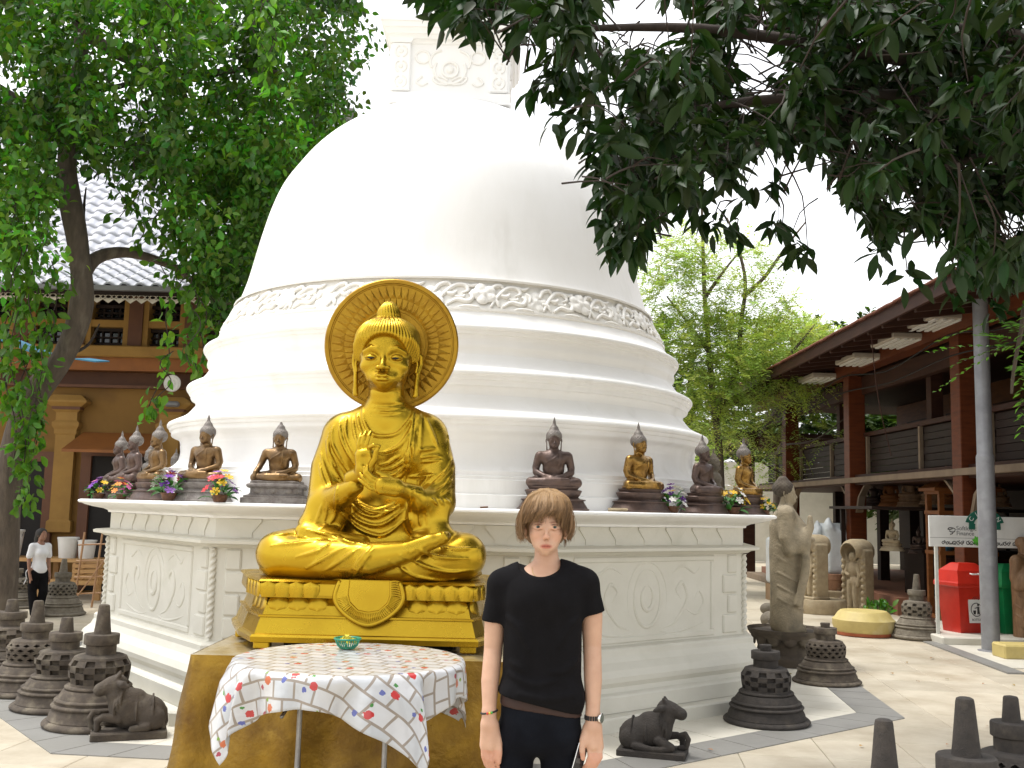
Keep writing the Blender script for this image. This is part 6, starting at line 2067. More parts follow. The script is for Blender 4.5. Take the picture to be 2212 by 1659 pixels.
Yk = 17.6
a = P(130, 1255, Yk)
tb2 = thing('wooden_bench', 'long pine work bench behind the woman in white', 'bench', (a[0] - .7, Yk, 0))
zt2 = P(130, 1208, Yk)[2]
for k in range(4): MB().box((0, -.3 + k * .2, zt2), (3.2, .18, .05)).build('plank', M['pine'], tb2)
for x in (-1.45, -.5, .5, 1.45):
    for y in (-.28, .28): MB().box((x, y, zt2 / 2), (.09, .07, zt2)).build('leg', M['pine'], tb2)
MB().box((0, -.28, zt2 * .45), (3.0, .04, .09)).build('rail', M['pine'], tb2)
Mg = M['pine']
for (px, py, w, h, lab) in ((192, 1262, .42, .34, 'pine crate hanging between the bench and the terrace corner'),):
    crate(px, py, 16.9, w, h, .35, lab)
M['pail'] = mat('white_pail', (.66, .65, .62), .4, col2=(.58, .57, .54), scale=5)
for i, (px, r) in enumerate(((145, .17), (186, .15), (18, .22))):
    a = P(px, 1206, Yk)
    p_ = thing('white_pail', ('white plastic pail on the bench right of the woman', 'white plastic pail on the bench nearest the terrace corner', 'grey white tub on the bench at the left edge')[i], 'pail', (a[0], Yk, zt2 + .025))
    MB().lathe([(r * .8, 0), (r, r * 1.9), (r * 1.05, r * 1.9), (r * 1.05, r * 2.05), (r * .95, r * 2.05), (r * .75, .03), (.01, .03)], n=24).build('body', M['pail'], p_, 'auto')
    MB().tube([(r * 1.05 * cos(q), -.01 - .02 * sin(q), r * 1.9 - r * .8 * sin(q)) for q in np.linspace(0, pi, 9)], .008, 5).build('handle', M['steel'], p_)
fs = MB()
M['cane'] = mat('cane', (.36, .20, .09), .5, col2=(.28, .14, .06), scale=6)
a = P(198, 1310, 16.2)
ch = thing('bamboo_rack', 'leaning bamboo rack squeezed beside the left terrace corner', 'rack', (a[0], 16.2, 0))
for x in (-.28, .0, .28): MB().tube([(x, 0, 0), (x + .04, .12, 1.15)], .018, 6).build('pole', M['cane'], ch)
for z in (.2, .45, .7, .95): MB().tube([(-.32, z * .1, z), (.36, z * .1, z + .04)], .014, 6).build('rung', M['cane'], ch)
MB().tube([(-.28, 0, .1), (.3, .1, 1.0)], .012, 6).build('brace', M['cane'], ch)

# ================================================================ OCHRE BUILDING ON THE LEFT
M['ochre'] = mat('ochre_plaster', (.18, .092, .016), .85, col2=(.13, .064, .010), scale=1.4, mix=(.4, .75), bump=.004, bscale=10, col3=(.10, .048, .010), scale3=.7, mix3=(.55, .85), coord='World')
M['ochre_trim'] = mat('ochre_trim', (.28, .155, .032), .8, col2=(.21, .11, .02), scale=2, bump=.002, coord='World')
M['brown_paint'] = mat('brown_paint', (.11, .040, .013), .7, col2=(.075, .026, .010), scale=2, bump=.002, coord='World')
M['orange_paint'] = mat('orange_brown_paint', (.24, .082, .012), .7, col2=(.18, .06, .010), scale=2, bump=.002, coord='World')
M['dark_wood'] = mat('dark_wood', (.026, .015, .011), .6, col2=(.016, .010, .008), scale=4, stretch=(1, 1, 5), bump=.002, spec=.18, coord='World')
M['glass_dark'] = mat('dark_window_glass', (.012, .014, .018), .12, spec=.6)
M['rooftile'] = mat('pale_roof_tile', (.52, .53, .58), .6, col2=(.42, .43, .48), scale=3, bump=.003, bscale=12, col3=(.60, .59, .62), scale3=1.2, mix3=(.5, .8), coord='World')
M['gutter'] = mat('grey_gutter', (.22, .22, .23), .5, .3, col2=(.15, .15, .15), scale=3)
M['lace'] = mat('white_fretwork', (.60, .55, .47), .7, col2=(.48, .42, .34), scale=4)
YF = 18.6
f_ = lambda px, py, Y=YF: P(px, py, Y)
XL, XR = -17.0, f_(560, 700)[0]
zof = lambda py, Y=YF: P(200, py, Y)[2]
LB = thing('temple_building', 'ochre two storey building with pale tiled roof behind the hanging vines', 'building', ((XL + XR) / 2, YF, 0))
bo = np.array([(XL + XR) / 2, YF, 0])
bx = lambda x0, x1, y0, y1, z0, z1, name, m, parent=LB, bev=0: MB().box(((x0 + x1) / 2 - bo[0], (y0 + y1) / 2 - bo[1], (z0 + z1) / 2), (abs(x1 - x0), abs(y1 - y0), abs(z1 - z0)), bev=bev).build(name, m, parent)
bx(XL, XR, YF, YF + 7, 0, zof(832), 'wall', M['ochre'])
bx(XL, XR, YF + .25, YF + 7, zof(832), zof(800), 'recess_band', M['brown_paint'])
bx(XL, XR, YF - .06, YF + 7, zof(800), zof(772), 'band', M['orange_paint'])
bx(XL, XR, YF - .20, YF + 7, zof(772), zof(748), 'sill_ledge', M['ochre_trim'], bev=.02)
bx(XL, XR, YF + .5, YF + 7, zof(748), zof(625), 'upper_wall', M['dark_wood'])
bx(XL, XR, YF - .12, YF + .3, zof(838), zof(832), 'string_course', M['brown_paint'])
step_px = 122
posts = [-212, -90, 50, 172, 295, 416, 538]
for a, b in zip(posts[:-1], posts[1:]):
    xa, xb = f_(a + 17, 700)[0], f_(b - 17, 700)[0]
    for (z0, z1) in ((zof(745), zof(706)), (zof(690), zof(655))):
        w = bpy.data.objects.new('window', None); COL.objects.link(w); w.parent = LB
        mb = MB()
        cx_, cz_ = (xa + xb) / 2 - bo[0], (z0 + z1) / 2
        hw_, hh_ = (xb - xa) / 2, (z1 - z0) / 2
        for (dx, dz, sx, sz) in ((0, hh_ - .03, hw_ * 2, .06), (0, -hh_ + .03, hw_ * 2, .06), (-hw_ + .04, 0, .08, hh_ * 2 - .12), (hw_ - .04, 0, .08, hh_ * 2 - .12)): mb.box((cx_ + dx, .16, cz_ + dz), (sx, .08, sz))
        for i in (1, 2, 3): mb.box((cx_ - hw_ + .08 + (hw_ * 2 - .16) * i / 4, .17, cz_), (.03, .04, hh_ * 2 - .12))
        mb.box((cx_, .165, cz_), (hw_ * 2 - .16, .04, .03))
        mb.build('frame', M['dark_wood'], w)
        pw, ph_ = (hw_ * 2 - .16) / 4 - .05, (hh_ * 2 - .12) / 2 - .045
        for i in range(4):
            for j in (-1, 1):
                MB().box((cx_ - hw_ + .08 + (hw_ * 2 - .16) * (i + .5) / 4, .20, cz_ + j * (hh_ - .06) / 2), (pw, .012, ph_)).build('pane', M['glass_dark'], w)
    bx(xa - .02, xb + .02, YF - .02, YF + .2, zof(705.5), zof(690.5), 'transom', M['ochre_trim'])
for p_ in posts:
    xa, xb = f_(p_ - 15, 700)[0], f_(p_ + 15, 700)[0]
    bx(xa, xb, YF - .06, YF + .4, zof(748) + .001, zof(640), 'post', M['brown_paint'])
    for x in (xa - .05, xb + .05): bx(x - .05, x + .05, YF - .03, YF + .3, zof(748) + .001, zof(645), 'post_trim', M['ochre_trim'])
# roof: flat lower slope, then a steep one
Ye, ze = 17.2, P(200, 614, 17.2)[2]
Y1, z1_ = 19.4, P(200, 541, 19.4)[2]
Y2 = 24.5; z2_ = P(200, 215, 24.5)[2]
rf = bpy.data.objects.new('roof', None); COL.objects.link(rf); rf.parent = LB
MB().loft([[(XL - bo[0], y - YF, z), (XR + .6 - bo[0], y - YF, z), (XR + .6 - bo[0], y - YF, z - .12), (XL - bo[0], y - YF, z - .12)] for y, z in ((Ye, ze - .06), (Y1, z1_ - .06), (Y2, z2_ - .06), (30, z1_ - 1))]).build('roof_deck', M['dark_wood'], rf)
n, mm = 7, 4
V, Fq = [], []
TW, TL = .27, .36
for j in range(mm):
    for i in range(n):
        t = i / (n - 1); u = j / (mm - 1)
        zz_ = .035 * sin(2 * pi * t) + .02 * (1 - u)
        V.append(((t - .5) * TW * 1.06, u * TL, zz_))
for j in range(mm - 1):
    for i in range(n - 1): Fq.append((j * n + i, j * n + i + 1, (j + 1) * n + i + 1, (j + 1) * n + i))
b0 = len(V)
for i in range(n): V.append((V[i][0], 0, V[i][2] - .035))
for i in range(n - 1): Fq.append((b0 + i, b0 + i + 1, i + 1, i))
tile_me = np_mesh('roof_tile', V, Fq, True); TV = np.array(V); TF = Fq
tiles = []
for (ya, za, yb, zb) in ((Ye, ze, Y1, z1_), (Y1, z1_, Y2, z2_)):
    L_ = hypot(yb - ya, zb - za); sl = math.atan2(zb - za, yb - ya); k = int(L_ / .30)
    for r in range(k):
        s = r / k
        for c in range(int((XR + .6 - XL) / TW)):
            x = XL + (c + .5) * TW
            tiles.append((x, ya + (yb - ya) * s, za + (zb - za) * s, sl))
vis = lambda q: -.51 * q[1] < q[0] < -.21 * q[1] and q[1] < 22.2
tiles.sort(key=lambda q: (0 if vis(q) else 1, q[1]))
for x, y, z, sl in tiles[:300]:
    link('roof_tile', tile_me, M['rooftile'], rf, (x - bo[0], y - YF, z), (sl, 0, random.uniform(-.012, .012)))
VV, FF = [], []
for x, y, z, sl in tiles[300:]:
    b0 = len(VV)
    for v in TV: VV.append((x - bo[0] + v[0], y - YF + v[1] * cos(sl) - v[2] * sin(sl), z + v[1] * sin(sl) + v[2] * cos(sl)))
    FF += [tuple(i + b0 for i in q) for q in TF]
o = link('roof_tiles', np_mesh('roof_tiles', VV, np.array(FF)), M['rooftile'], rf); o['kind'] = 'stuff'
bx(XL, XR + .5, Ye - .10, Ye + .02, ze - .11, ze - .03, 'gutter', M['gutter'])
bx(XL, XR + .5, Ye + .05, Ye + .10, ze - .15, ze - .09, 'fascia', M['lace'])
lace = MB()
xw = .20; k = 0; x = f_(205, 640)[0]
fret = MB()
for i in range(3):
    pass
mb = MB()
for q in ((0, .0, .19, .012), (0, -.10, .19, .012)): mb.box((0, 0, q[1]), (q[2], .02, q[3]))
mb.tube([(.055 * cos(a), 0, -.05 + .042 * sin(a)) for a in np.linspace(0, 2 * pi, 13)], .011, 5)
for s in (-1, 1): mb.tube([(s * .095, 0, 0), (s * .05, 0, -.05), (s * .095, 0, -.10)], .010, 5)
mb.add([(-.095, -.01, -.106), (.095, -.01, -.106), (.0, -.01, -.19), (-.095, .01, -.106), (.095, .01, -.106), (.0, .01, -.19)], [(0, 1, 2), (5, 4, 3), (0, 2, 5, 3), (1, 4, 5, 2), (0, 3, 4, 1)])
fm = mb.mesh('fretwork')
for i in range(60):
    x = f_(30, 640)[0] + i * .19
    if x > XR + .4: break
    link('fretwork', fm, M['lace'], LB, (x - bo[0], Ye + .07 - YF, ze - .155), None, (1, 1, .8))
# pilasters with capitals, doors
for i, px in enumerate((-90, 150, 372)):
    xa = f_(px, 900)[0] - bo[0]
    s = YF / FOC
    prof = [(20, 1152), (26, 1150), (26, 1128), (21, 1124), (21, 942), (24, 938), (24, 930), (29, 922), (29, 915), (23, 910), (23, 893), (30, 888), (30, 882), (34, 880), (46, 872), (46, 868), (30, 856), (24, 855)]
    pl_ = MB().loft([[(xa + h * s * a, -.02 + h * s * b * .55, zof(y)) for a, b in ((-1, -1), (1, -1), (1, 1), (-1, 1))] for h, y in prof]).build('pilaster', M['ochre_trim'], LB)
    MB().loft([[(xa + h * s * a, -.03 + h * s * b * .56, zof(y)) for a, b in ((-1, -1), (1, -1), (1, 1), (-1, 1))] for h, y in ((30.5, 887), (31, 881))]).build('capital_band', M['brown_paint'], pl_)
for (a, b, t_) in ((38, 98, 1000), (190, 330, 985), (-60, -10, 1000), (405, 520, 985)):
    d = bpy.data.objects.new('door', None); COL.objects.link(d); d.parent = LB
    xa, xb = f_(a, 1100)[0], f_(b, 1100)[0]
    bx(xa, xb, YF - .03, YF + .02, .05, zof(t_), 'dark_panel', M['dark'], d)  # black slab on the wall, its colour standing in for the shaded doorway
    for x in (xa - .06, xb + .06): bx(x - .09, x + .09, YF - .09, YF + .01, .05, zof(t_) + .001, 'jamb', M['brown_paint'], d)
    bx(xa - .15, xb + .15, YF - .10, YF + .012, zof(t_), zof(t_) + .18, 'lintel', M['brown_paint'], d)
xa, xb = f_(180, 960)[0], f_(352, 960)[0]
MB().loft([[(xa - bo[0], -.02, zof(934)), (xb - bo[0], -.02, zof(934)), (xb - bo[0], -.02, zof(938)), (xa - bo[0], -.02, zof(938))], [(xa - bo[0] - .06, -.75, zof(975)), (xb - bo[0], -.75, zof(975)), (xb - bo[0], -.75, zof(981)), (xa - bo[0] - .06, -.75, zof(981))]]).build('awning', M['orange_paint'], LB)
a = f_(372, 828, YF - .35)
fan = thing('round_lamp', 'round white wall lamp on the ochre building left of the dome', 'lamp', (a[0], a[1], a[2]))
MB().lathe([(.01, .03), (.05, .035), (.06, .015), (.11, .02), (.12, .01), (.145, .02), (.155, 0), (.14, -.03), (.01, -.03)], n=28, M=FR).build('glass', M['pail'], fan, 'auto')
MB().box((0, .20, 0), (.05, .34, .05)).build('bracket', M['gutter'], fan)
a = f_(372, 873, YF - .3)
tag(MB().box((0, 0, 0), (.24, .16, .10), bev=.03).build('wall_light', M['gutter'], None, loc=a), 'small grey floodlight on the ochre wall under the round lamp', 'lamp')
for i, (px, py, w, h, Y, rz) in enumerate(((35, 740, .9, .12, 15.5, .35), (200, 778, .32, .14, 16.2, .1))):
    a = P(px, py, Y)
    M['blue'] = M.get('blue') or mat('blue_tarpaulin', (.05, .25, .42), .5, col2=(.04, .2, .33), scale=4)
    o = MB().box((0, 0, 0), (w, .7, .02)).build('blue_tarpaulin', M['blue'], None, loc=a); o.rotation_euler = (.15, rz, .1)
    tag(o, ('long strip of blue tarpaulin among the vines at the left edge', 'small scrap of blue tarpaulin right of the leaning trunk')[i], 'tarpaulin')

# ================================================================ TIMBER PAVILION ON THE RIGHT
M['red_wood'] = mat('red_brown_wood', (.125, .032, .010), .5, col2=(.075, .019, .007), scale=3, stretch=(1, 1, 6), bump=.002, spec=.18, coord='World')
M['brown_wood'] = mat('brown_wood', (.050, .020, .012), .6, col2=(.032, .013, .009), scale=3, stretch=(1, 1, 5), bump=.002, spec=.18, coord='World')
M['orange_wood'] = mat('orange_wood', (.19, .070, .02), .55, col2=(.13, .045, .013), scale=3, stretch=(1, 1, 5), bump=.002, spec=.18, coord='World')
M['brick_floor'] = mat('brick_floor', (.26, .12, .07), .6, col2=(.20, .085, .05), scale=5, bump=.002, coord='World')
M['step_stone'] = mat('step_stone', (.20, .145, .095), .85, col2=(.14, .10, .065), scale=3, bump=.004, coord='World')
PV = thing('timber_pavilion', 'long two storey timber pavilion with red brown posts and overhanging roof on the right', 'building', (9.0, 20, 0))
pb = np.array([9.0, 20, 0])
pbx = lambda x0, x1, y0, y1, z0, z1, name, m, parent=PV, bev=0: MB().box(((x0 + x1) / 2 - pb[0], (y0 + y1) / 2 - pb[1], (z0 + z1) / 2), (abs(x1 - x0), abs(y1 - y0), abs(z1 - z0)), bev=bev).build(name, m, parent)
YA, YZ = 11.2, 27.6
pbx(6.75, 13, 18.0, YZ, 0, .30, 'floor', M['brick_floor'])
pbx(7.9, 13, YA, 18.0, 0, .30, 'floor', M['brick_floor'])
pbx(6.35, 6.75, 18.2, YZ, 0, .15, 'step', M['step_stone'], bev=.01)
COLY = (15.15, 20.1, 24.7)
for y in COLY:
    pbx(6.60, 6.92, y - .16, y + .16, .30 if y > 18 else 0, 4.42, 'post', M['red_wood'], bev=.01)
    for s in (-1, 1):
        MB().loft([[(6.76 - pb[0] + e, y + s * d - pb[1], z) for e in (-.06, .06)] + [(6.76 - pb[0] + e, y + s * (d + .10) - pb[1], z + .02) for e in (.06, -.06)] for d, z in ((.16, 1.75), (.30, 2.05), (.62, 2.26))]).build('bracket', M['step_stone'], PV)
for y in (12.2, 17.2, 22.0, 26.6):
    pbx(7.05, 7.25, y - .1, y + .1, 2.5, 4.42, 'upper_post', M['brown_wood'])
for y in (16.0, 18.4, 21.2, 22.9, 26.0):
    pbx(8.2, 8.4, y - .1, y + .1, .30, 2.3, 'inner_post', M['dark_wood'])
pbx(6.50, 6.78, YA, YZ, 4.42, 4.68, 'beam', M['red_wood'])
pbx(6.86, 7.0, YA, YZ, 4.05, 4.40, 'fascia', M['brown_wood'])
pbx(6.70, 13, YA, YZ, 2.28, 2.48, 'upper_floor', M['brown_wood'])
pbx(6.58, 6.72, YA, YZ, 2.32, 2.42, 'floor_edge', M['step_stone'])
# balcony boards between small posts
edges = [YA] + [12.2, 14.65, 17.2, 19.75, 22.0, 24.3, 26.6] + [YZ]
plank = {}
for a, b in zip(edges[:-1], edges[1:]):
    for k in range(6):
        z = 2.52 + k * .115
        pbx(6.93 + .012 * (k % 2), 6.965 + .012 * (k % 2), a + .05, b - .05, z, z + .105, 'plank', M['dark_wood'])
    pbx(6.88, 6.94, a + .0, a + .07, 2.48, 3.25, 'baluster', M['step_stone'])
pbx(6.88, 7.04, YA, YZ, 3.22, 3.30, 'rail', M['brown_wood'])
# walls inside
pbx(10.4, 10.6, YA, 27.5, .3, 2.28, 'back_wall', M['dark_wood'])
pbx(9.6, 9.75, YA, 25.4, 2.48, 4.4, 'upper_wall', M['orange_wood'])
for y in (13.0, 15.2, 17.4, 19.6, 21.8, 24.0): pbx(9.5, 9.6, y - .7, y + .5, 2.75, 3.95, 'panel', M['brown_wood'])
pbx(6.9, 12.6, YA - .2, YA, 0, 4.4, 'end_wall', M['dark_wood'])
pbx(7.0, 12.6, YA, 27.5, 4.42, 4.50, 'ceiling', M['brown_wood'])
M['redtile'] = mat('red_roof_tile', (.20, .07, .04), .8, col2=(.12, .045, .03), scale=4, bump=.004, coord='World')
# roof
Xe, zE = 5.45, 4.52
Xr, zR = 10.0, 5.10
rp = bpy.data.objects.new('roof', None); COL.objects.link(rp); rp.parent = PV
sl = math.atan2(zR - zE, Xr - Xe); RL = hypot(Xr - Xe, zR - zE)
for (sx, ) in ((1,),):
    MB().loft([[(x - pb[0], YA - .4 - pb[1], z), (x - pb[0], YZ + .4 - pb[1], z), (x - pb[0], YZ + .4 - pb[1], z + .07), (x - pb[0], YA - .4 - pb[1], z + .07)] for x, z in ((Xe, zE + .08), (Xr, zR + .08), (14.4, zE + .2))]).build('soffit', M['brown_wood'], rp)
    MB().loft([[(x - pb[0], YA - .4 - pb[1], z), (x - pb[0], YZ + .4 - pb[1], z), (x - pb[0], YZ + .4 - pb[1], z + .05), (x - pb[0], YA - .4 - pb[1], z + .05)] for x, z in ((Xe - .02, zE + .17), (10.2, zE + 2.4), (14.6, zE + .2))]).build('roof_deck', M['redtile'], rp)
raft = MB().box((RL / 2, 0, 0), (RL, .075, .12)).mesh('rafter')
y = YA
while y < YZ:
    link('rafter', raft, M['brown_wood'], rp, (Xe - pb[0], y - pb[1], zE), (0, -sl, 0)); y += .62
pbx(Xe - .05, Xe, YA - .4, YZ + .4, zE - .02, zE + .16, 'eaves_board', M['brown_wood'], rp)
et = MB().lathe([(.085, 0), (.09, .02), (.09, .36)], n=8, a0=0, a1=pi, cap=False, M=Matrix.Rotation(-pi / 2, 4, 'Y') @ Matrix.Rotation(pi / 2, 4, 'Z')).mesh('edge_tile')
M['redtile'] = M['redtile'] if 'redtile' in M else mat('red_roof_tile', (.20, .07, .04), .8, col2=(.12, .045, .03), scale=4, bump=.004, coord='World')
y = YA - .3
while y < YZ + .3:
    o = MB().box((.22, 0, .02), (.5, .19, .035), bev=.012)
    if y < YA - .25: etm = o.mesh('edge_tile')
    link('edge_tile', etm, M['redtile'], rp, (Xe - .08 - pb[0], y - pb[1], zE + .165 + random.uniform(0, .012)), (0, -.42, 0)); y += .2
M['fixture'] = mat('fluorescent_case', (.36, .31, .25), .5, col2=(.28, .24, .19), scale=3)
for i, (px, py) in enumerate(((2020, 702), (1940, 742), (1856, 782), (1768, 822))):
    Y = 6.25 / ((px - 1106) / FOC); a = P(px, py, Y)
    t = thing('ceiling_light', ('grey slatted ceiling light nearest the grey pole, under the pavilion eaves', 'second grey slatted ceiling light from the grey pole, under the eaves', 'third grey slatted ceiling light from the grey pole, above the red post', 'farthest grey slatted ceiling light under the pavilion eaves, half behind leaves')[i], 'lamp', (a[0], Y, a[2]), 0, 'ceiling lights under the pavilion eaves')
    MB().box((0, 0, .05), (.55, 1.05, .09), bev=.015).build('case', M['fixture'], t)
    for k in range(4): MB().box((-.18 + k * .12, 0, -.008), (.05, .98, .025)).build('slat', M['pail'], t)
    MB().box((0, 0, .16), (.04, .04, .14)).build('hanger', M['dark_wood'], t)
# shelves and carvings inside
cab = thing('dark_cabinet', 'long dark cabinet inside the pavilion under the seated stone carving', 'cabinet', (8.0, 18.9, .3))
a = P(1935, 1192, 18.6)
ch_ = a[2] - .3
MB().box((.35, 0, ch_ / 2), (1.9, .9, ch_)).build('body', M['dark_wood'], cab); MB().box((.35, 0, ch_ + .02), (2.0, 1.0, .05)).build('top', M['dark_wood'], cab)
for k in range(3): MB().box((-.25 + k * .6, -.46, ch_ / 2), (.52, .03, ch_ * .8), bev=.01).build('door_panel', M['brown_wood'], cab)
for i, (px, py, top_, Y, mm, rz, lab) in enumerate(((1927, 1190, 1118, 18.6, 'sandstone', -52, 'seated pale stone carving on the dark cabinet inside the pavilion'), (1925, 1095, 1022, 19.6, 'orange_wood', -20, 'reddish seated wood carving on the pavilion shelf'), (1968, 1095, 1010, 19.4, 'wood_fig', -30, 'brown seated carving beside the reddish one on the pavilion shelf'), (2012, 1090, 1020, 18.4, 'wood_fig', -15, 'brown carving on the pavilion shelf nearest the orange cabinet'), (2160, 1095, 1030, 17.2, 'wood_fig', -20, 'dim seated carving inside the pavilion right of the grey pole'))):
    a = P(px, py, Y); H_ = P(px, top_, Y)[2] - a[2]
    t = thing('seated_carving', lab, 'statue', a, radians(rz)); t.scale = (H_, H_, H_)
    for nm, me in zip(('body', 'hair', 'base'), SEAT['lap']): remat(link(nm, me, M[mm], t), M[mm])
a = P(1960, 1096, 19.5)
shf = thing('wooden_shelf', 'dark wooden shelf inside the pavilion carrying seated carvings', 'shelf', (a[0] + .3, 19.2, .3))
MB().box((.3, 0, a[2] - .33), (3.6, 2.4, .05)).build('board', M['dark_wood'], shf)
for x in (-1.3, .3, 1.9): MB().box((x, 1.0, (a[2] - .36) / 2), (.08, .08, a[2] - .36)).build('post', M['dark_wood'], shf)
a = P(2078, 1240, 17.0)
gc = thing('display_cabinet', 'orange wooden display cabinet with glass behind the red bin', 'cabinet', (a[0], 17.0, 0))
zt3, zb3 = P(2065, 1062, 17)[2], .0
for x in (-.42, .42):
    for y in (-.25, .25): MB().box((x, y, zt3 / 2), (.08, .08, zt3)).build('post', M['orange_wood'], gc)
for z in (zt3 - .02, zt3 - .35, zt3 - 1.0, .1): MB().box((0, 0, z), (.95, .6, .06)).build('board', M['orange_wood'], gc)
MB().loft([[(h * x, h * .6 * y, z) for x, y in ((-1, -1), (1, -1), (1, 1), (-1, 1))] for h, z in ((.55, zt3), (.55, zt3 + .05), (.3, zt3 + .2))]).build('top', M['orange_wood'], gc)
m = bpy.data.materials.new('clear_glass'); m.use_nodes = True
m.node_tree.nodes['Principled BSDF'].inputs['Transmission Weight'].default_value = 1.0; m.node_tree.nodes['Principled BSDF'].inputs['Roughness'].default_value = .02
MB().box((0, -.26, zt3 / 2), (.76, .006, zt3 - .8)).build('pane', m, gc)
for i, (dx, mm) in enumerate(((-.2, 'blue'), (.12, 'pail'))):
    t = thing('small_vase', ('small blue vase inside the orange display cabinet', 'small white vase inside the orange display cabinet')[i], 'vase', (a[0] + dx, 17.0, zt3 - .97))
    MB().lathe([(.05, 0), (.09, .08), (.08, .18), (.04, .24), (.05, .28)], n=16).build('body', M[mm], t, True)
# more carvings on the ground floor shelves and ropes hanging from the eaves
for i, (px, py, top_, Y, mm, rz, lab) in enumerate(((1888, 1098, 1030, 20.5, 'bronze_dark', -30, 'dark seated carving at the left end of the pavilion shelf, beside the red post'), (2050, 1090, 1040, 18.2, 'orange_wood', -10, 'orange carving on the pavilion shelf right above the display cabinet'), (2176, 1180, 1110, 16.6, 'bronze_dark', -10, 'dark seated carving low inside the pavilion above the green bin'), (1985, 1196, 1136, 18.8, 'bronze_dark', -30, 'black seated carving on the dark cabinet right of the pale one'))):
    a = P(px, py, Y); H_ = P(px, top_, Y)[2] - a[2]
    t = thing('seated_carving', lab, 'statue', a, radians(rz)); t.scale = (H_, H_, H_)
    for nm, me in zip(('body', 'hair', 'base'), SEAT['lap']): remat(link(nm, me, M[mm], t), M[mm])
a0, a1 = P(1880, 705, 15.5), P(1925, 985, 15.5)
tag(MB().tube(spline([a0, (a0 + a1) / 2 + np.array([-.04, 0, -.1]), a1], 5), .007, 6).build('hanging_rope', M['brown_wood']), 'thin rope hanging from the pavilion eaves right of the tall red post', 'rope')
for k, (x, z0_, z1_w) in enumerate(((6.5, 4.4, 4.2), (6.55, 4.1, 4.0))):
    tag(MB().tube(spline([(x, y, (z0_ if i % 2 == 0 else z1_w)) for i, y in enumerate((11.3, 13.2, 15.1, 17.6, 20.0, 22.4, 24.7))], 4), .012, 5).build('power_cable', M['dark']), ('upper black cable sagging between the pavilion posts', 'lower black cable sagging between the pavilion posts')[k], 'cable')
# pergola posts further back and pale boundary wall
pg = thing('pergola', 'dark timber pergola posts overgrown with leaves behind the terrace statues', 'pergola', (6.6, 30, 0))
for y in (28.6, 33.5):
    MB().box((0, y - 30, 1.75), (.36, .36, 3.5)).build('post', M['brown_wood'], pg); MB().box((2.6, y - 30, 1.75), (.3, .3, 3.5)).build('post', M['brown_wood'], pg)
MB().box((0, 1.0, 3.6), (.28, 6.5, .3)).build('beam', M['brown_wood'], pg); MB().box((2.6, 1.0, 3.6), (.28, 6.5, .3)).build('beam', M['brown_wood'], pg)
for k in range(7): MB().box((1.2, -2 + k, 3.82), (4.2, .12, .12)).build('rafter', M['brown_wood'], pg)
bw = MB().box((14, 37, 1.75), (34, .3, 3.5)).build('boundary_wall', M['white_tile']); tag(bw, 'long pale boundary wall far behind the pergola', 'wall')
bw2 = MB().box((-18, 33, 2), (24, .3, 4)).build('boundary_wall', M['ochre']); tag(bw2, 'long ochre boundary wall hidden behind the tiled building', 'wall')

# ================================================================ TREES
def leaf_base(kind):
    if kind == 'mango':     # long lance shaped, folded along the midrib, drooping
        S_ = [(0, .004, 0), (.12, .085, .004), (.35, .17, .0), (.62, .16, -.03), (.85, .085, -.085), (1.0, .004, -.14)]
    elif kind == 'oval':
        S_ = [(0, .01, 0), (.2, .20, .01), (.5, .28, .0), (.8, .17, -.05), (1.0, .01, -.10)]
    else:
        S_ = [(0, .02, 0), (.5, .17, .01), (1.0, .02, -.03)]
    V, F = [], []
    for x, w, z in S_: V += [(x, -w, z + w * .35), (x, 0, z), (x, w, z + w * .35)]
    for i in range(len(S_) - 1):
        for j in (0, 1): F.append((i * 3 + j, i * 3 + j + 1, i * 3 + 4 + j, i * 3 + 3 + j))
    return np.array(V, float), np.array(F)


LB_ = {k: leaf_base(k) for k in ('mango', 'oval', 'tiny')}


def frames(D, rng, flat=.35):
    """axes for leaves pointing along D (n,3), faces turned mostly upwards"""
    D = D / np.linalg.norm(D, axis=1)[:, None]
    up = np.array([0, 0, 1.0]) + rng.normal(0, flat, D.shape)
    Yv = np.cross(up, D); Yv /= np.maximum(np.linalg.norm(Yv, axis=1), 1e-6)[:, None]
    Z = np.cross(D, Yv)
    return D, Yv, Z


def leaf_mesh(name, kind, Pn, D, size, rng, flat=.5, tint=None):
    V0, F0 = LB_[kind]
    X, Y, Z = frames(D, rng, flat)
    n = len(Pn); k = len(V0)
    sz = np.asarray(size)[:, None, None]
    V = Pn[:, None, :] + sz * (V0[None, :, 0:1] * X[:, None, :] + V0[None, :, 1:2] * Y[:, None, :] + V0[None, :, 2:3] * Z[:, None, :])
    F = (F0[None] + (np.arange(n) * k)[:, None, None]).reshape(-1, 4)
    if tint is None: tint = np.stack([rng.uniform(.65, 1.35, n), rng.uniform(.75, 1.25, n), rng.uniform(.6, 1.3, n)], 1)
    return np_mesh(name, V.reshape(-1, 3), F, True, np.repeat(tint, k, 0))


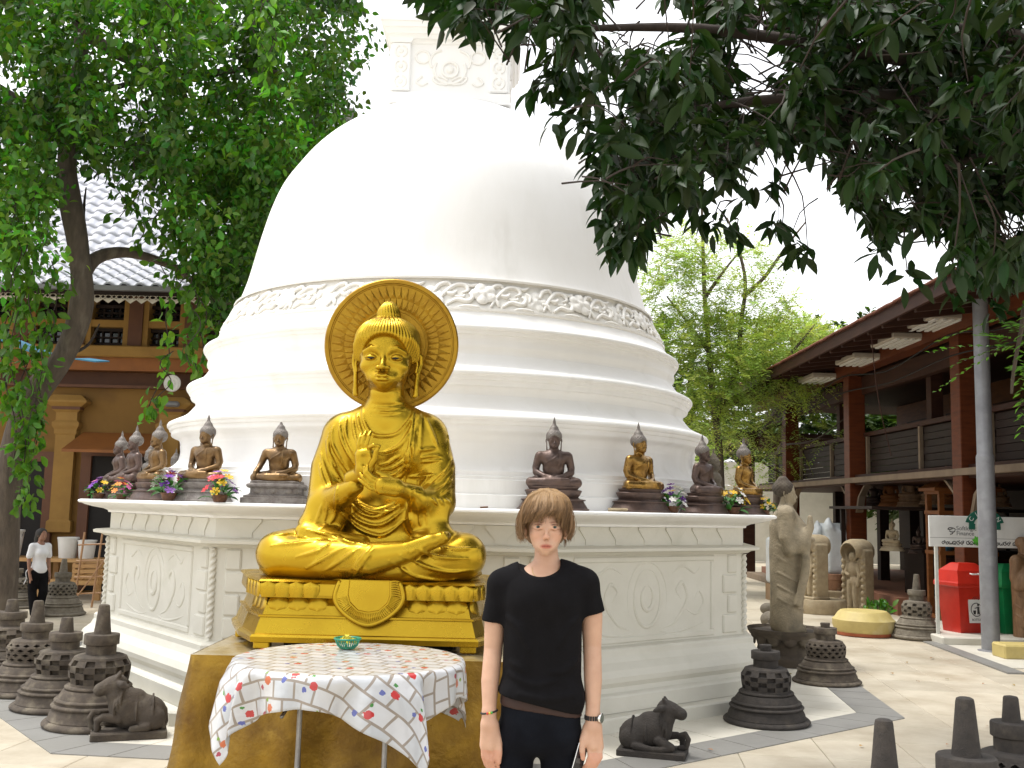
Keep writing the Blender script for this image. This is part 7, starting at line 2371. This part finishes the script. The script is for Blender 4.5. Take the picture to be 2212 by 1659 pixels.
M['leaf_mango'] = mat('mango_leaf', (.014, .034, .006), .5, tint=True, transl=(.16, (1.6, 1.9, .5)), spec=.25)
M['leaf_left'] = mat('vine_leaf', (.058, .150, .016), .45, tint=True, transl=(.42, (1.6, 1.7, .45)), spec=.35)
M['leaf_light'] = mat('feathery_leaf', (.34, .44, .12), .5, tint=True, transl=(.55, (1.2, 1.25, .8)), spec=.3)
M['leaf_dark'] = mat('far_leaf', (.045, .085, .018), .5, tint=True, transl=(.3, (1.5, 1.6, .5)), spec=.3)
M['bark'] = mat('grey_brown_bark', (.105, .080, .058), .9, col2=(.055, .042, .032), scale=6, stretch=(2, 2, .6), bump=.02, bscale=9, col3=(.16, .135, .10), scale3=2.5)
M['bark_dark'] = mat('dark_bark', (.05, .036, .028), .9, col2=(.03, .022, .017), scale=8, bump=.01, bscale=14)
M['twig_red'] = mat('reddish_twig', (.035, .022, .015), .9, col2=(.02, .014, .01), scale=8)


def inside(poly, x, y):
    c = np.zeros(len(x), bool); n = len(poly); j = n - 1
    for i in range(n):
        xi, yi = poly[i]; xj, yj = poly[j]
        m_i = ((yi > y) != (yj > y)) & (x < (xj - xi) * (y - yi) / ((yj - yi) or 1e-9) + xi)
        c ^= m_i; j = i
    return c


def Pn(px, py, Y):
    d = _f[None] + _r[None] * ((px - 1106) / FOC)[:, None] - _u[None] * ((py - 829.5) / FOC)[:, None]
    return EYE[None] + d * (Y / d[:, 1])[:, None]


def clump(p, sc, seed):
    o = np.zeros(len(p))
    r = np.random.default_rng(seed)
    for k in range(7):
        a = r.uniform(0, 2 * pi); f = sc * r.uniform(.6, 1.9)
        o += np.sin((p[:, 0] * cos(a) + p[:, 1] * sin(a)) * f + r.uniform(0, 6))
    return o / 7


def sample(poly, n, rng, gaps=(), hole=None):
    a = np.array(poly); lo, hi = a.min(0), a.max(0); X = []; 
    while sum(len(q) for q in X) < n:
        p = rng.uniform(lo, hi, (n, 2))
        ok = inside(poly, p[:, 0], p[:, 1])
        for (gx, gy, gw, gh) in gaps: ok &= ((p[:, 0] - gx) / gw) ** 2 + ((p[:, 1] - gy) / gh) ** 2 > 1
        if hole: ok &= clump(p, hole[0], hole[1]) > hole[2]
        X.append(p[ok])
    return np.concatenate(X)[:n]


# ---------------------------------------------------------------- mango tree, canopy over the right half
rng = np.random.default_rng(21)
TRK = np.array([6.9, 6.4, 0])
mango = thing('mango_tree', 'dark leafed mango tree whose canopy hangs over the upper right', 'tree', TRK)
poly = [(880, -60), (905, -20), (950, 15), (1000, 30), (1090, 30), (1150, 55), (1190, 110), (1185, 165), (1240, 200), (1290, 260), (1320, 360), (1345, 470), (1420, 450), (1520, 410), (1600, 450), (1690, 495), (1780, 525), (1900, 520), (1980, 560), (2110, 600), (2260, 615), (2320, 560), (2320, -60)]
gaps = ((1352, 15, 88, 98), (1415, 55, 100, 66), (1632, 115, 74, 84), (1615, 205, 42, 46), (1712, 395, 122, 92), (1660, 340, 74, 46), (1800, 490, 92, 62), (1932, 105, 46, 46), (1990, 535, 62, 62), (1545, 410, 44, 42), (1760, 460, 84, 58), (1480, 20, 36, 46), (1260, 125, 40, 46), (1310, 205, 42, 36), (2120, 330, 36, 36), (2190, 470, 40, 46), (1860, 300, 34, 34), (2050, 160, 34, 34), (1950, 420, 34, 34))
W0 = sample(poly, 1150, rng, gaps, (.045, 4, -.15))
Yd = rng.uniform(4.9, 8.0, len(W0)) + np.where(W0[:, 0] > 1500, rng.uniform(0, 1.5, len(W0)), 0)
Wp = Pn(W0[:, 0], W0[:, 1], Yd)
W1 = sample([(1420, -60), (1440, 250), (1500, 340), (1640, 430), (1700, 520), (1800, 470), (1900, 520), (1980, 550), (2110, 590), (2320, 590), (2320, -60)], 430, rng, gaps, (.05, 8, -.12))
Wp = np.concatenate([Wp, Pn(W1[:, 0], W1[:, 1], rng.uniform(6.8, 9.4, len(W1)))])
# unseen canopy above and beside the frame, added to shade the terrace
ox_ = rng.uniform((1.2, 2.0, 4.4), (10.5, 8.5, 7.0), (260, 3))
ok = np.array([not (abs((q - EYE) @ _r / max((q - EYE) @ _f, .1)) < .52 and abs((q - EYE) @ _u / max((q - EYE) @ _f, .1)) < .40) for q in ox_])
Wp = np.concatenate([Wp, ox_[ok]])
ov = rng.uniform((-5.0, -5.0, 4.8), (9.5, 4.6, 7.5), (420, 3))  # unseen whorls overhead and behind the camera, added for shade and dark reflections
ok = np.array([not (abs((q - EYE) @ _r / max((q - EYE) @ _f, .1)) < .55 and abs((q - EYE) @ _u / max((q - EYE) @ _f, .1)) < .46) for q in ov])
Wp = np.concatenate([Wp, ov[ok]])
# hand placed tip sprays that hang over the white dome and the sky
tips = [(1280, 300, 6.1), (1275, 330, 6.0), (1300, 470, 5.9), (1320, 530, 5.7), (1350, 540, 5.8), (1385, 490, 5.7), (1400, 470, 6.2), (1300, 390, 5.8), (1320, 440, 6.3), (1430, 465, 6.1), (1340, 420, 6.0), (1225, 235, 6.3), (1260, 260, 6.0), (1180, 150, 6.2), (1095, 55, 6.0), (1060, 40, 6.3), (985, 25, 6.1), (960, 45, 6.0), (1010, 60, 6.2), (1030, 55, 5.9), (1120, 75, 6.1), (1165, 200, 6.3), (1200, 255, 6.2), (1150, 185, 6.4), (1290, 365, 6.0), (1300, 430, 6.2), (1335, 500, 5.7), (1375, 515, 5.6), (1345, 470, 6.0), (1540, 480, 6.3), (1590, 500, 6.6), (1700, 540, 6.8), (1745, 545, 6.5), (1900, 545, 6.4), (1960, 590, 6.3), (1685, 395, 6.4), (1495, 480, 6.4), (2080, 640, 6.6), (2150, 660, 7)]
Wp = np.concatenate([Wp, np.array([P(*q) for q in tips])])
limb_ends = [(1500, -900, 3.2), (400, -1200, 2.6), (2600, -1500, 2.4), (1230, 60, 6.4), (1380, 260, 6.5), (1560, 330, 6.6), (1720, 230, 7.2), (1850, 420, 7.0), (2050, 480, 7.2), (2000, 120, 7.6), (1650, 60, 6.6), (2180, 300, 7.6)]
fork = np.array([6.3, 6.6, 3.3])
limbs = []
MB().tube(spline([TRK - TRK, (.05, .02, .8), (-.15, .1, 2.2), tuple(fork - TRK)], 4), [.34, .32, .31, .30, .29, .28, .27, .26, .25, .25, .25, .24, .24], 12).build('trunk', M['bark'], mango, True)
for i, e in enumerate(limb_ends):
    a = P(*e); mid = (fork + a) / 2 + np.array([.3, .2, .55 + .2 * (i % 3)])
    q = spline([fork, fork * .7 + mid * .3 + np.array([0, 0, .3]), mid, a * .65 + mid * .35 + np.array([0, 0, .12]), a], 5)
    limbs.append(np.array(q))
    MB().tube([p - TRK for p in q], [.085 * (1 - t / len(q)) + .014 for t in range(len(q))], 7).build('branch', M['bark_dark'], mango, True)
LP = np.concatenate([l[6:] for l in limbs])
Lp, Ld, Ls = [], [], []
tw = MB()
for w in Wp:
    d2 = ((LP - w) ** 2).sum(1); j = int(np.argmin(d2)); s0 = LP[j]
    dv = s0 - w; ln = float(np.linalg.norm(dv)); tl = min(ln, rng.uniform(.25, .6))
    s1 = w + dv / max(ln, 1e-6) * tl + rng.normal(0, .16, 3) * min(1, ln)
    mid = (s1 + w) / 2 + np.array([0, 0, .05]) + rng.normal(0, .03, 3)
    tw.tube([p - TRK for p in spline([s1, mid, w], 2)], [.007, .006, .005, .004, .003], 4, cap=False)
    out = w - s0; out[2] *= .3; no = np.linalg.norm(out); out = out / no if no > .05 else rng.normal(0, 1, 3)
    m_n = int(rng.integers(8, 13)); a0 = rng.uniform(0, 2 * pi)
    for k in range(m_n):
        a = a0 + k * 2.4
        rad = np.array([cos(a), sin(a), 0])
        dr = rad * rng.uniform(.45, .95) + out * .45 + np.array([0, 0, rng.uniform(-1.25, .05)])
        Lp.append(w + rng.normal(0, .035, 3) - out * rng.uniform(0, .12)); Ld.append(dr); Ls.append(rng.uniform(.115, .195))
o = tw.build('twigs', M['twig_red'], mango); o['kind'] = 'stuff'
Lp, Ld, Ls = np.array(Lp), np.array(Ld), np.array(Ls)
# the 300 that show largest are objects of their own
rel_ = Lp - EYE; zc_ = rel_ @ _f; u_ = rel_ @ _r / zc_; v_ = rel_ @ _u / zc_
seen = (zc_ > .5) & (np.abs(u_) < .5) & (np.abs(v_) < .375)
score = np.where(seen, Ls / np.maximum(zc_, .1), 0)
order = np.argsort(-score)
big, rest = order[:300], order[300:]
X_, Y_, Z_ = frames(Ld[big], rng, .5)
one = [np_mesh('leaf', LB_['mango'][0], LB_['mango'][1], True, np.tile(t, (len(LB_['mango'][0]), 1))) for t in ((1, 1, 1), (.75, .9, .8), (1.25, 1.15, .9), (.9, 1.2, 1.0), (1.1, .95, .7))]
for k, i in enumerate(big):
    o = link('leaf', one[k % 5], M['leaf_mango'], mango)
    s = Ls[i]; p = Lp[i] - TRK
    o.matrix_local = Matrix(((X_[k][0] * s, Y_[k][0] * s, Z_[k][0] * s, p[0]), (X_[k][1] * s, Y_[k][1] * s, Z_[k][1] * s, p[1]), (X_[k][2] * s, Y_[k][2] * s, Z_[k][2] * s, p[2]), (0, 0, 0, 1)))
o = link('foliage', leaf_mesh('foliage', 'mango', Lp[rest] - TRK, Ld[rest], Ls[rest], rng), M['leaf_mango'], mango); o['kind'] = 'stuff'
# pale green fruit
M['fruit'] = mat('green_mango', (.16, .22, .06), .45, col2=(.12, .18, .05), scale=8)
for (px, py, Y) in ((2085, 20, 6.6), (2105, 45, 6.6), (2060, 65, 6.7), (2072, 52, 6.9)):
    a = P(px, py, Y) - TRK
    MB().lathe([(.001, -.055), (.022, -.045), (.038, -.01), (.036, .02), (.018, .05), (.001, .056)], n=12, M=Matrix.Translation(a)).build('fruit', M['fruit'], mango, True)

# ---------------------------------------------------------------- big tree with hanging creepers on the left
rng = np.random.default_rng(5)
YT = 13.6
tb_ = np.array([P(8, 1250, YT)[0], YT, 0])
left = thing('creeper_tree', 'big tree on the left with leaning trunk and long hanging leafy creepers', 'tree', tb_)
tp = [P(4, 1240, YT), P(14, 1060, YT), P(60, 880, YT), P(138, 768, YT), P(176, 660, YT), P(170, 540, YT), P(150, 420, YT), P(146, 330, YT + .1), P(168, 190, YT + .3), P(176, 40, YT + .5), P(160, -160, YT + .7)]
tp[0][2] = 0
q = spline(tp, 5); n = len(q)
rad = np.interp(np.linspace(0, 1, n), [0, .1, .3, .42, .6, .8, 1], [.22, .19, .15, .145, .14, .115, .08])
MB().tube([p - tb_ for p in q], [r * (1 + .06 * sin(7 * i)) for i, r in enumerate(rad)], 14).build('trunk', M['bark'], left, True)
for pts, r in (([(172, 610), (205, 560), (260, 545), (320, 556), (390, 585), (450, 640), (520, 660)], .105), ([(174, 60), (260, 120), (400, 160), (560, 150), (680, 190)], .10), ([(168, 190), (240, 190), (330, 175), (430, 230)], .06),
               ([(150, 330), (90, 250), (20, 200), (-60, 150)], .08), ([(176, 40), (120, -40), (40, -90)], .09), ([(160, 250), (230, 300), (330, 320), (420, 380)], .05), ([(140, 770), (190, 745), (215, 700)], .03), ([(150, 700), (110, 780), (70, 830)], .05), ([(178, 500), (182, 440), (186, 405)], .03)):
    q = spline([P(x, y, YT + .1 + .25 * i) for i, (x, y) in enumerate(pts)], 5); n = len(q)
    MB().tube([p - tb_ for p in q], [r * (1 - .75 * i / n) for i in range(n)], 8).build('branch', M['bark_dark'] if r < .1 else M['bark'], left, True)
poly = [(-120, -120), (-120, 560), (0, 540), (40, 520), (70, 540), (105, 430), (118, 340), (140, 300), (180, 270), (215, 240), (240, 310), (300, 330), (340, 380), (380, 370), (420, 430), (470, 470), (500, 520), (530, 560), (560, 520), (640, 390), (720, 300), (748, 240), (755, 160), (745, 90), (770, 60), (765, -20), (740, -120)]
gaps = ((25, 130, 72, 56), (235, 38, 28, 36), (205, 90, 34, 40), (265, 185, 50, 50), (300, 225, 44, 36), (215, 340, 40, 70), (455, 130, 26, 34), (500, 105, 26, 26), (590, 275, 38, 34), (525, 295, 26, 26), (330, 195, 30, 28), (60, 165, 40, 36), (640, 55, 28, 28), (470, 455, 40, 44), (430, 590, 32, 28), (140, 390, 34, 74), (350, 60, 24, 26), (20, 430, 30, 34), (700, 30, 30, 24))
C = sample(poly, 1500, rng, gaps, (.042, 9, -.26))
C = np.concatenate([C, sample([(400, 330), (470, 300), (640, 250), (700, 330), (620, 430), (560, 560), (520, 660), (490, 690), (430, 560), (390, 440)], 300, rng, ((470, 460, 20, 26), (430, 590, 16, 16), (500, 520, 14, 20)))])
Yc = rng.uniform(11.9, 15.8, len(C)); Yc = np.where(C[:, 0] > 430, rng.uniform(12.6, 16.5, len(C)), Yc)
Cp = Pn(C[:, 0], C[:, 1], Yc)
tone = rng.uniform(.45, 1.3, len(C)) * np.where((C[:, 0] > 620), 1.25, 1.0) * np.clip(1 + 1.1 * clump(C, .02, 31), .3, 2.2)  # clumped dark and bright tints imitate the crown's shadow contrast
Lp, Ld, Ls, Lt = [], [], [], []
for c, t in zip(Cp, tone):
    k = 22; dr = rng.normal(0, 1, 3); dr[2] = -abs(dr[2]) - .6; dr /= np.linalg.norm(dr)
    L_ = rng.uniform(.35, .8)
    s = rng.uniform(0, 1, k)
    Lp.append(c + dr * (s * L_)[:, None] + rng.normal(0, .085, (k, 3)))
    d = rng.normal(0, .75, (k, 3)) + dr * .5; d[:, 2] -= .35
    Ld.append(d); Ls.append(rng.uniform(.085, .15, k))
    Lt.append(np.stack([t * rng.uniform(.6, 1.4, k), t * rng.uniform(.75, 1.25, k), t * rng.uniform(.6, 1.2, k)], 1))
Lp, Ld, Ls, Lt = map(np.concatenate, (Lp, Ld, Ls, Lt))
o = link('crown', leaf_mesh('crown', 'oval', Lp - tb_, Ld, Ls, rng, .8, Lt), M['leaf_left'], left); o['kind'] = 'stuff'
# creepers
vines = [(12, 560, 30, 1010, 13.0), (38, 560, 48, 1095, 12.9), (62, 600, 70, 1085, 13.0), (85, 560, 66, 1000, 12.8), (100, 620, 96, 800, 13.0), (20, 500, 8, 880, 13.2), (110, 560, 78, 960, 13.1), (58, 700, 52, 1075, 13.2),
         (405, 560, 322, 905, 13.2), (372, 760, 340, 880, 13.1), (428, 430, 420, 805, 13.3), (440, 480, 432, 770, 13.5), (412, 500, 440, 700, 13.2), (455, 540, 470, 720, 13.6), (470, 500, 482, 680, 13.8), (395, 420, 388, 612, 13.4), (425, 620, 408, 790, 13.0), (350, 360, 345, 520, 13.3), (365, 470, 350, 620, 13.6),
         (275, 340, 262, 470, 13.4), (310, 380, 300, 540, 13.5), (500, 480, 505, 650, 14.0), (455, 380, 452, 560, 13.9), (330, 430, 322, 500, 13.2),
         (330, -20, 338, 160, 12.0), (345, -20, 340, 170, 12.1), (310, 30, 318, 150, 12.2), (570, -20, 580, 150, 12.4), (585, -20, 575, 120, 12.3), (596, -20, 590, 90, 12.5), (352, -20, 362, 120, 12.0), (372, -20, 368, 90, 12.2), (560, -20, 566, 170, 12.3), (578, -20, 588, 130, 12.2), (610, 20, 606, 110, 12.6), (462, -20, 468, 80, 12.6), (400, 90, 396, 220, 12.8), (640, 100, 644, 240, 13.2), (690, 120, 684, 260, 13.6), (520, 180, 516, 330, 13.4), (240, 120, 236, 260, 12.9), (300, 200, 296, 380, 13.0), (210, 300, 204, 380, 13.0), (92, 300, 82, 520, 12.6), (60, 380, 50, 560, 12.8), (118, 250, 112, 440, 12.9), (40, 420, 30, 620, 12.6), (20, 330, 14, 560, 12.4)]
for vi, (x0, y0, x1, y1, Y) in enumerate(vines):
    a, b = P(x0, y0, Y), P(x1, y1, Y)
    pts = []
    for s in np.linspace(0, 1, 9): pts.append(a + (b - a) * s + np.array([.10 * sin(3 * s * pi + vi), .08 * cos(4 * s + vi), 0]) * (1 - .3 * s))
    pts = spline(pts, 3)
    v = MB().tube([p - tb_ for p in pts], .007, 5).build('creeper', M['bark_dark'], left, True)
    bright = y0 < 60 or vi in (8, 9)
    nl = int(np.linalg.norm(b - a) * (34 if vi not in (8, 9) else 24))
    idx = rng.integers(0, len(pts), nl)
    Pq = np.array(pts)[idx] + rng.normal(0, .055, (nl, 3))
    d = rng.normal(0, .6, (nl, 3)); d[:, 2] -= .8; d[:, 1] -= .2
    t = rng.uniform(.8, 1.5, nl) * (1.7 if bright else 1.0)
    tt_ = np.stack([t * rng.uniform(.8, 1.4, nl), t, t * rng.uniform(.6, 1.1, nl)], 1)
    sz = rng.uniform(.10, .175, nl)
    nb_ = 9
    vb = [np_mesh('leaf', *LB_['oval'], True, np.tile(q_, (len(LB_['oval'][0]), 1))) for q_ in (tt_[:1].repeat(1, 0),)] if vi == 0 else vb
    X_, Y_, Z_ = frames(d[:nb_], rng, .8)
    for k in range(min(nb_, nl)):       # the largest few of each creeper stand alone
        o = link('leaf', vb[0], M['leaf_left'], v); s = .165; p = Pq[k] - tb_
        o.matrix_local = Matrix(((X_[k][0] * s, Y_[k][0] * s, Z_[k][0] * s, p[0]), (X_[k][1] * s, Y_[k][1] * s, Z_[k][1] * s, p[1]), (X_[k][2] * s, Y_[k][2] * s, Z_[k][2] * s, p[2]), (0, 0, 0, 1)))
    if nl > nb_:
        o = link('leaves', leaf_mesh('leaves', 'oval', Pq[nb_:] - tb_, d[nb_:], sz[nb_:], rng, .8, tt_[nb_:]), M['leaf_left'], v); o['kind'] = 'stuff'

# ---------------------------------------------------------------- feathery light green trees behind the stupa on the right
def feathery(name, label, base, stems, blobs, n, seed, m, size=(.05, .10), tone_=1.0, bark='bark'):
    rng = np.random.default_rng(seed)
    t = thing(name, label, 'tree', base)
    for k, (pts, r) in enumerate(stems):
        q = spline([np.asarray(p) - base for p in pts], 5); nn = len(q)
        MB().tube(q, [r * (1 - .8 * i / nn) + .006 for i in range(nn)], 7).build('trunk' if k == 0 else 'branch', M[bark], t, True)
    Lp, Ld, Ls, Lt = [], [], [], []
    vol = np.array([b[1][0] * b[1][1] * b[1][2] for b in blobs]); vol = vol ** .7 / (vol ** .7).sum()
    for (c, r), w in zip(blobs, vol):
        for _ in range(int(n * w)):
            d = rng.normal(0, 1, 3); d /= np.linalg.norm(d); c0 = np.asarray(c) + d * np.asarray(r) * rng.uniform(.35, 1) ** .6
            dr = d * .7 + rng.normal(0, .5, 3); dr[2] -= .25; dr /= np.linalg.norm(dr)
            L_ = rng.uniform(.35, .7); k = 18
            s = np.arange(k) / k
            ax = c0 + dr * (s * L_)[:, None]; ax[:, 2] -= .25 * (s * L_) ** 2
            side = np.cross(dr, [0, 0, 1.0]); side /= max(np.linalg.norm(side), 1e-6)
            sg = np.where(np.arange(k) % 2 == 0, 1, -1)[:, None]
            Lp.append(ax); Ld.append(side * sg * .9 + dr * .45 + rng.normal(0, .12, (k, 3))); Ls.append(rng.uniform(*size, k))
            tq = tone_ * rng.uniform(.6, 1.35)
            Lt.append(np.tile([tq * rng.uniform(.85, 1.2), tq, tq * rng.uniform(.6, 1.3)], (k, 1)))
    Lp, Ld, Ls, Lt = map(np.concatenate, (Lp, Ld, Ls, Lt))
    o = link('crown', leaf_mesh('crown', 'tiny', Lp - base, Ld, Ls, rng, .3, Lt), M[m], t); o['kind'] = 'stuff'
    return t


b1 = np.array([P(1560, 1000, 22)[0], 22.0, 0])
w = lambda x, y, Y=22: P(x, y, Y)
s22 = 22 / FOC
feathery('feathery_tree', 'light yellow green feathery tree right behind the dome', b1,
         [([b1, w(1555, 1000), w(1540, 860), w(1530, 740), w(1522, 640), w(1518, 520), w(1515, 420)], .09), ([w(1545, 900), w(1590, 800), w(1600, 700), w(1610, 610), w(1590, 520), w(1570, 470)], .065), ([w(1605, 640), w(1650, 600), w(1700, 530), w(1740, 480)], .05), ([w(1525, 640), w(1560, 590), w(1600, 540)], .04), ([w(1530, 760), w(1480, 690), w(1440, 640)], .04), ([w(1540, 880), w(1640, 830), w(1720, 750), w(1760, 700)], .05)],
         [(w(1480, 640), (110 * s22, 1.0, 90 * s22)), (w(1440, 560), (70 * s22, .9, 60 * s22)), (w(1500, 800), (110 * s22, 1.2, 110 * s22)), (w(1580, 760), (90 * s22, 1.1, 80 * s22)), (w(1660, 740), (110 * s22, 1.0, 60 * s22)), (w(1560, 560), (120 * s22, .9, 50 * s22)), (w(1640, 660), (90 * s22, .8, 40 * s22)), (w(1530, 900), (90 * s22, 1, 60 * s22)), (w(1720, 800), (80 * s22, 1, 60 * s22)), (w(1600, 830), (110 * s22, 1, 60 * s22)), (w(1480, 720), (100 * s22, 1, 70 * s22))], 2700, 3, 'leaf_light', (.06, .12))
b2 = np.array([P(1740, 1000, 30)[0] - .5, 31.0, 0]); s30 = 31 / FOC
feathery('feathery_tree', 'light green tree farther back, over the pavilion roof end', b2,
         [([b2, b2 + [0, 0, 3], w(1720, 800, 31), w(1700, 700, 31)], .2), ([w(1730, 830, 31), w(1790, 760, 31)], .08)],
         [(w(1700, 760, 31), (120 * s30, 1.6, 70 * s30)), (w(1790, 780, 31), (90 * s30, 1.5, 60 * s30))], 1500, 8, 'leaf_light', (.09, .16), .9)
# creeper growing over the pergola and the eaves end
b3 = np.array([5.6, 25.5, 0]); s26 = 25.5 / FOC
v5 = lambda x, y, Y=25.5: P(x, y, Y)
feathery('pergola_creeper', 'yellow green creeper with bare twigs growing over the pergola and eaves end', b3,
         [([b3, v5(1600, 1000), v5(1560, 960), v5(1620, 925), v5(1700, 900)], .06), ([v5(1500, 965), v5(1580, 945), v5(1660, 925), v5(1740, 905)], .05), ([v5(1640, 940), v5(1720, 840, 23), v5(1790, 770, 22), v5(1840, 730, 21)], .04), ([v5(1680, 900, 24), v5(1760, 800, 22), v5(1800, 740, 21)], .03), ([v5(1600, 950), v5(1650, 1000), v5(1700, 1030)], .03), ([v5(1560, 960), v5(1600, 1010), v5(1620, 1060)], .025), ([v5(1700, 960, 23), v5(1760, 950, 22), v5(1830, 900, 21)], .02)],
         [(v5(1540, 935), (70 * s26, .8, 25 * s26)), (v5(1640, 925), (80 * s26, .8, 35 * s26)), (v5(1710, 895, 24), (60 * s26, .7, 40 * s26)), (v5(1690, 980, 24), (50 * s26, .6, 40 * s26)), (v5(1640, 1010), (50 * s26, .6, 40 * s26)), (v5(1560, 1000), (60 * s26, .6, 40 * s26)), (v5(1790, 850, 22), (50 * s26, .5, 20 * s26)), (v5(1840, 740, 20), (50 * s26, .4, 14 * s26)), (v5(1790, 940, 22), (40 * s26, .5, 22 * s26)), (v5(1500, 960), (50 * s26, .7, 30 * s26))], 330, 12, 'leaf_light', (.06, .11), .9, 'bark_dark')
# dark greenery behind the boundary wall
for i, (px, Y, h_, r_, lab) in enumerate(((1480, 42, 9, 5.5, 'dark green tree far behind the dome on the right'), (1680, 46, 10, 6, 'dark green tree far behind the pergola'), (1850, 44, 8, 5.5, 'dark green tree far behind the open pavilion end'), (2050, 45, 9, 6, 'dark green tree far behind the pavilion'), (1990, 34, 5, 3.2, 'dark green bush seen through the pavilion'), (60, 44, 11, 7, 'dark green tree far behind the tiled roof at the left edge'), (420, 46, 10, 6, 'dark green tree far behind the tiled roof beside the dome'))):
    x = P(px, 1000, Y)[0]; b = np.array([x, Y, 0])
    rr_ = np.random.default_rng(40 + i)
    bl2 = [(b + np.array([rr_.uniform(-.6, .6) * r_, rr_.uniform(-.4, .4) * r_, h_ * rr_.uniform(.35, .95)]), (r_ * .45, r_ * .4, h_ * .2)) for _ in range(9)]
    feathery('far_tree', lab, b, [([b, b + [0, 0, h_ * .5], b + [.3, 0, h_ * .9]], .3)], bl2, 620, 50 + i, 'leaf_dark', (.28, .5), 1.0)
# small leafy twig at the right edge under the canopy, and the plant by the pale bell
b4 = np.array([P(2200, 760, 7.2)[0] + .6, 7.4, 3.0])
feathery('leafy_branch', 'bright leafy branch hanging at the right edge beside the grey pole', b4, [([b4, P(2230, 640, 7.3), P(2205, 720, 7.2), P(2190, 800, 7.2), P(2185, 850, 7.2)], .015)],
         [(P(2205, 700, 7.2), (.12, .2, .16)), (P(2195, 770, 7.2), (.08, .15, .16))], 26, 77, 'leaf_left', (.05, .08), 1.6)
b5 = G(1945, 1372); b5[1] += .8
t = thing('leafy_plant', 'low green leafy plant behind the pale bell stupa with square holes', 'plant', b5)
rng = np.random.default_rng(9)
nl = 60; d = rng.normal(0, .6, (nl, 3)); d[:, 2] = np.abs(d[:, 2]) + .3
o = link('leaves', leaf_mesh('leaves', 'oval', rng.normal(0, .09, (nl, 3)) * [1, 1, .6] + [0, 0, .28], d, rng.uniform(.08, .15, nl), rng, .6), M['leaf_left'], t); o['kind'] = 'stuff'
for k in range(5):
    a = k * 1.3; MB().tube([(.02 * cos(a), .02 * sin(a), 0), (.1 * cos(a), .1 * sin(a), .4)], .008, 5).build('stem', M['bark'], t)

# leaves fallen on the paving
rng = np.random.default_rng(33)
nl = 60
pts = np.stack([rng.uniform(-5, 7, nl), rng.uniform(6.8, 13, nl), np.full(nl, .014)], 1)
pts = pts[np.array([oct_dist(x, y) > 3.45 for x, y, z in pts])]
d = rng.normal(0, 1, (len(pts), 3)); d[:, 2] *= .08
M['dry_leaf'] = mat('dry_leaf', (.30, .19, .07), .8, tint=True)
o = link('fallen_leaves', leaf_mesh('fallen_leaves', 'oval', pts, d, rng.uniform(.035, .075, len(pts)), rng, .1), M['dry_leaf']); o['kind'] = 'stuff'
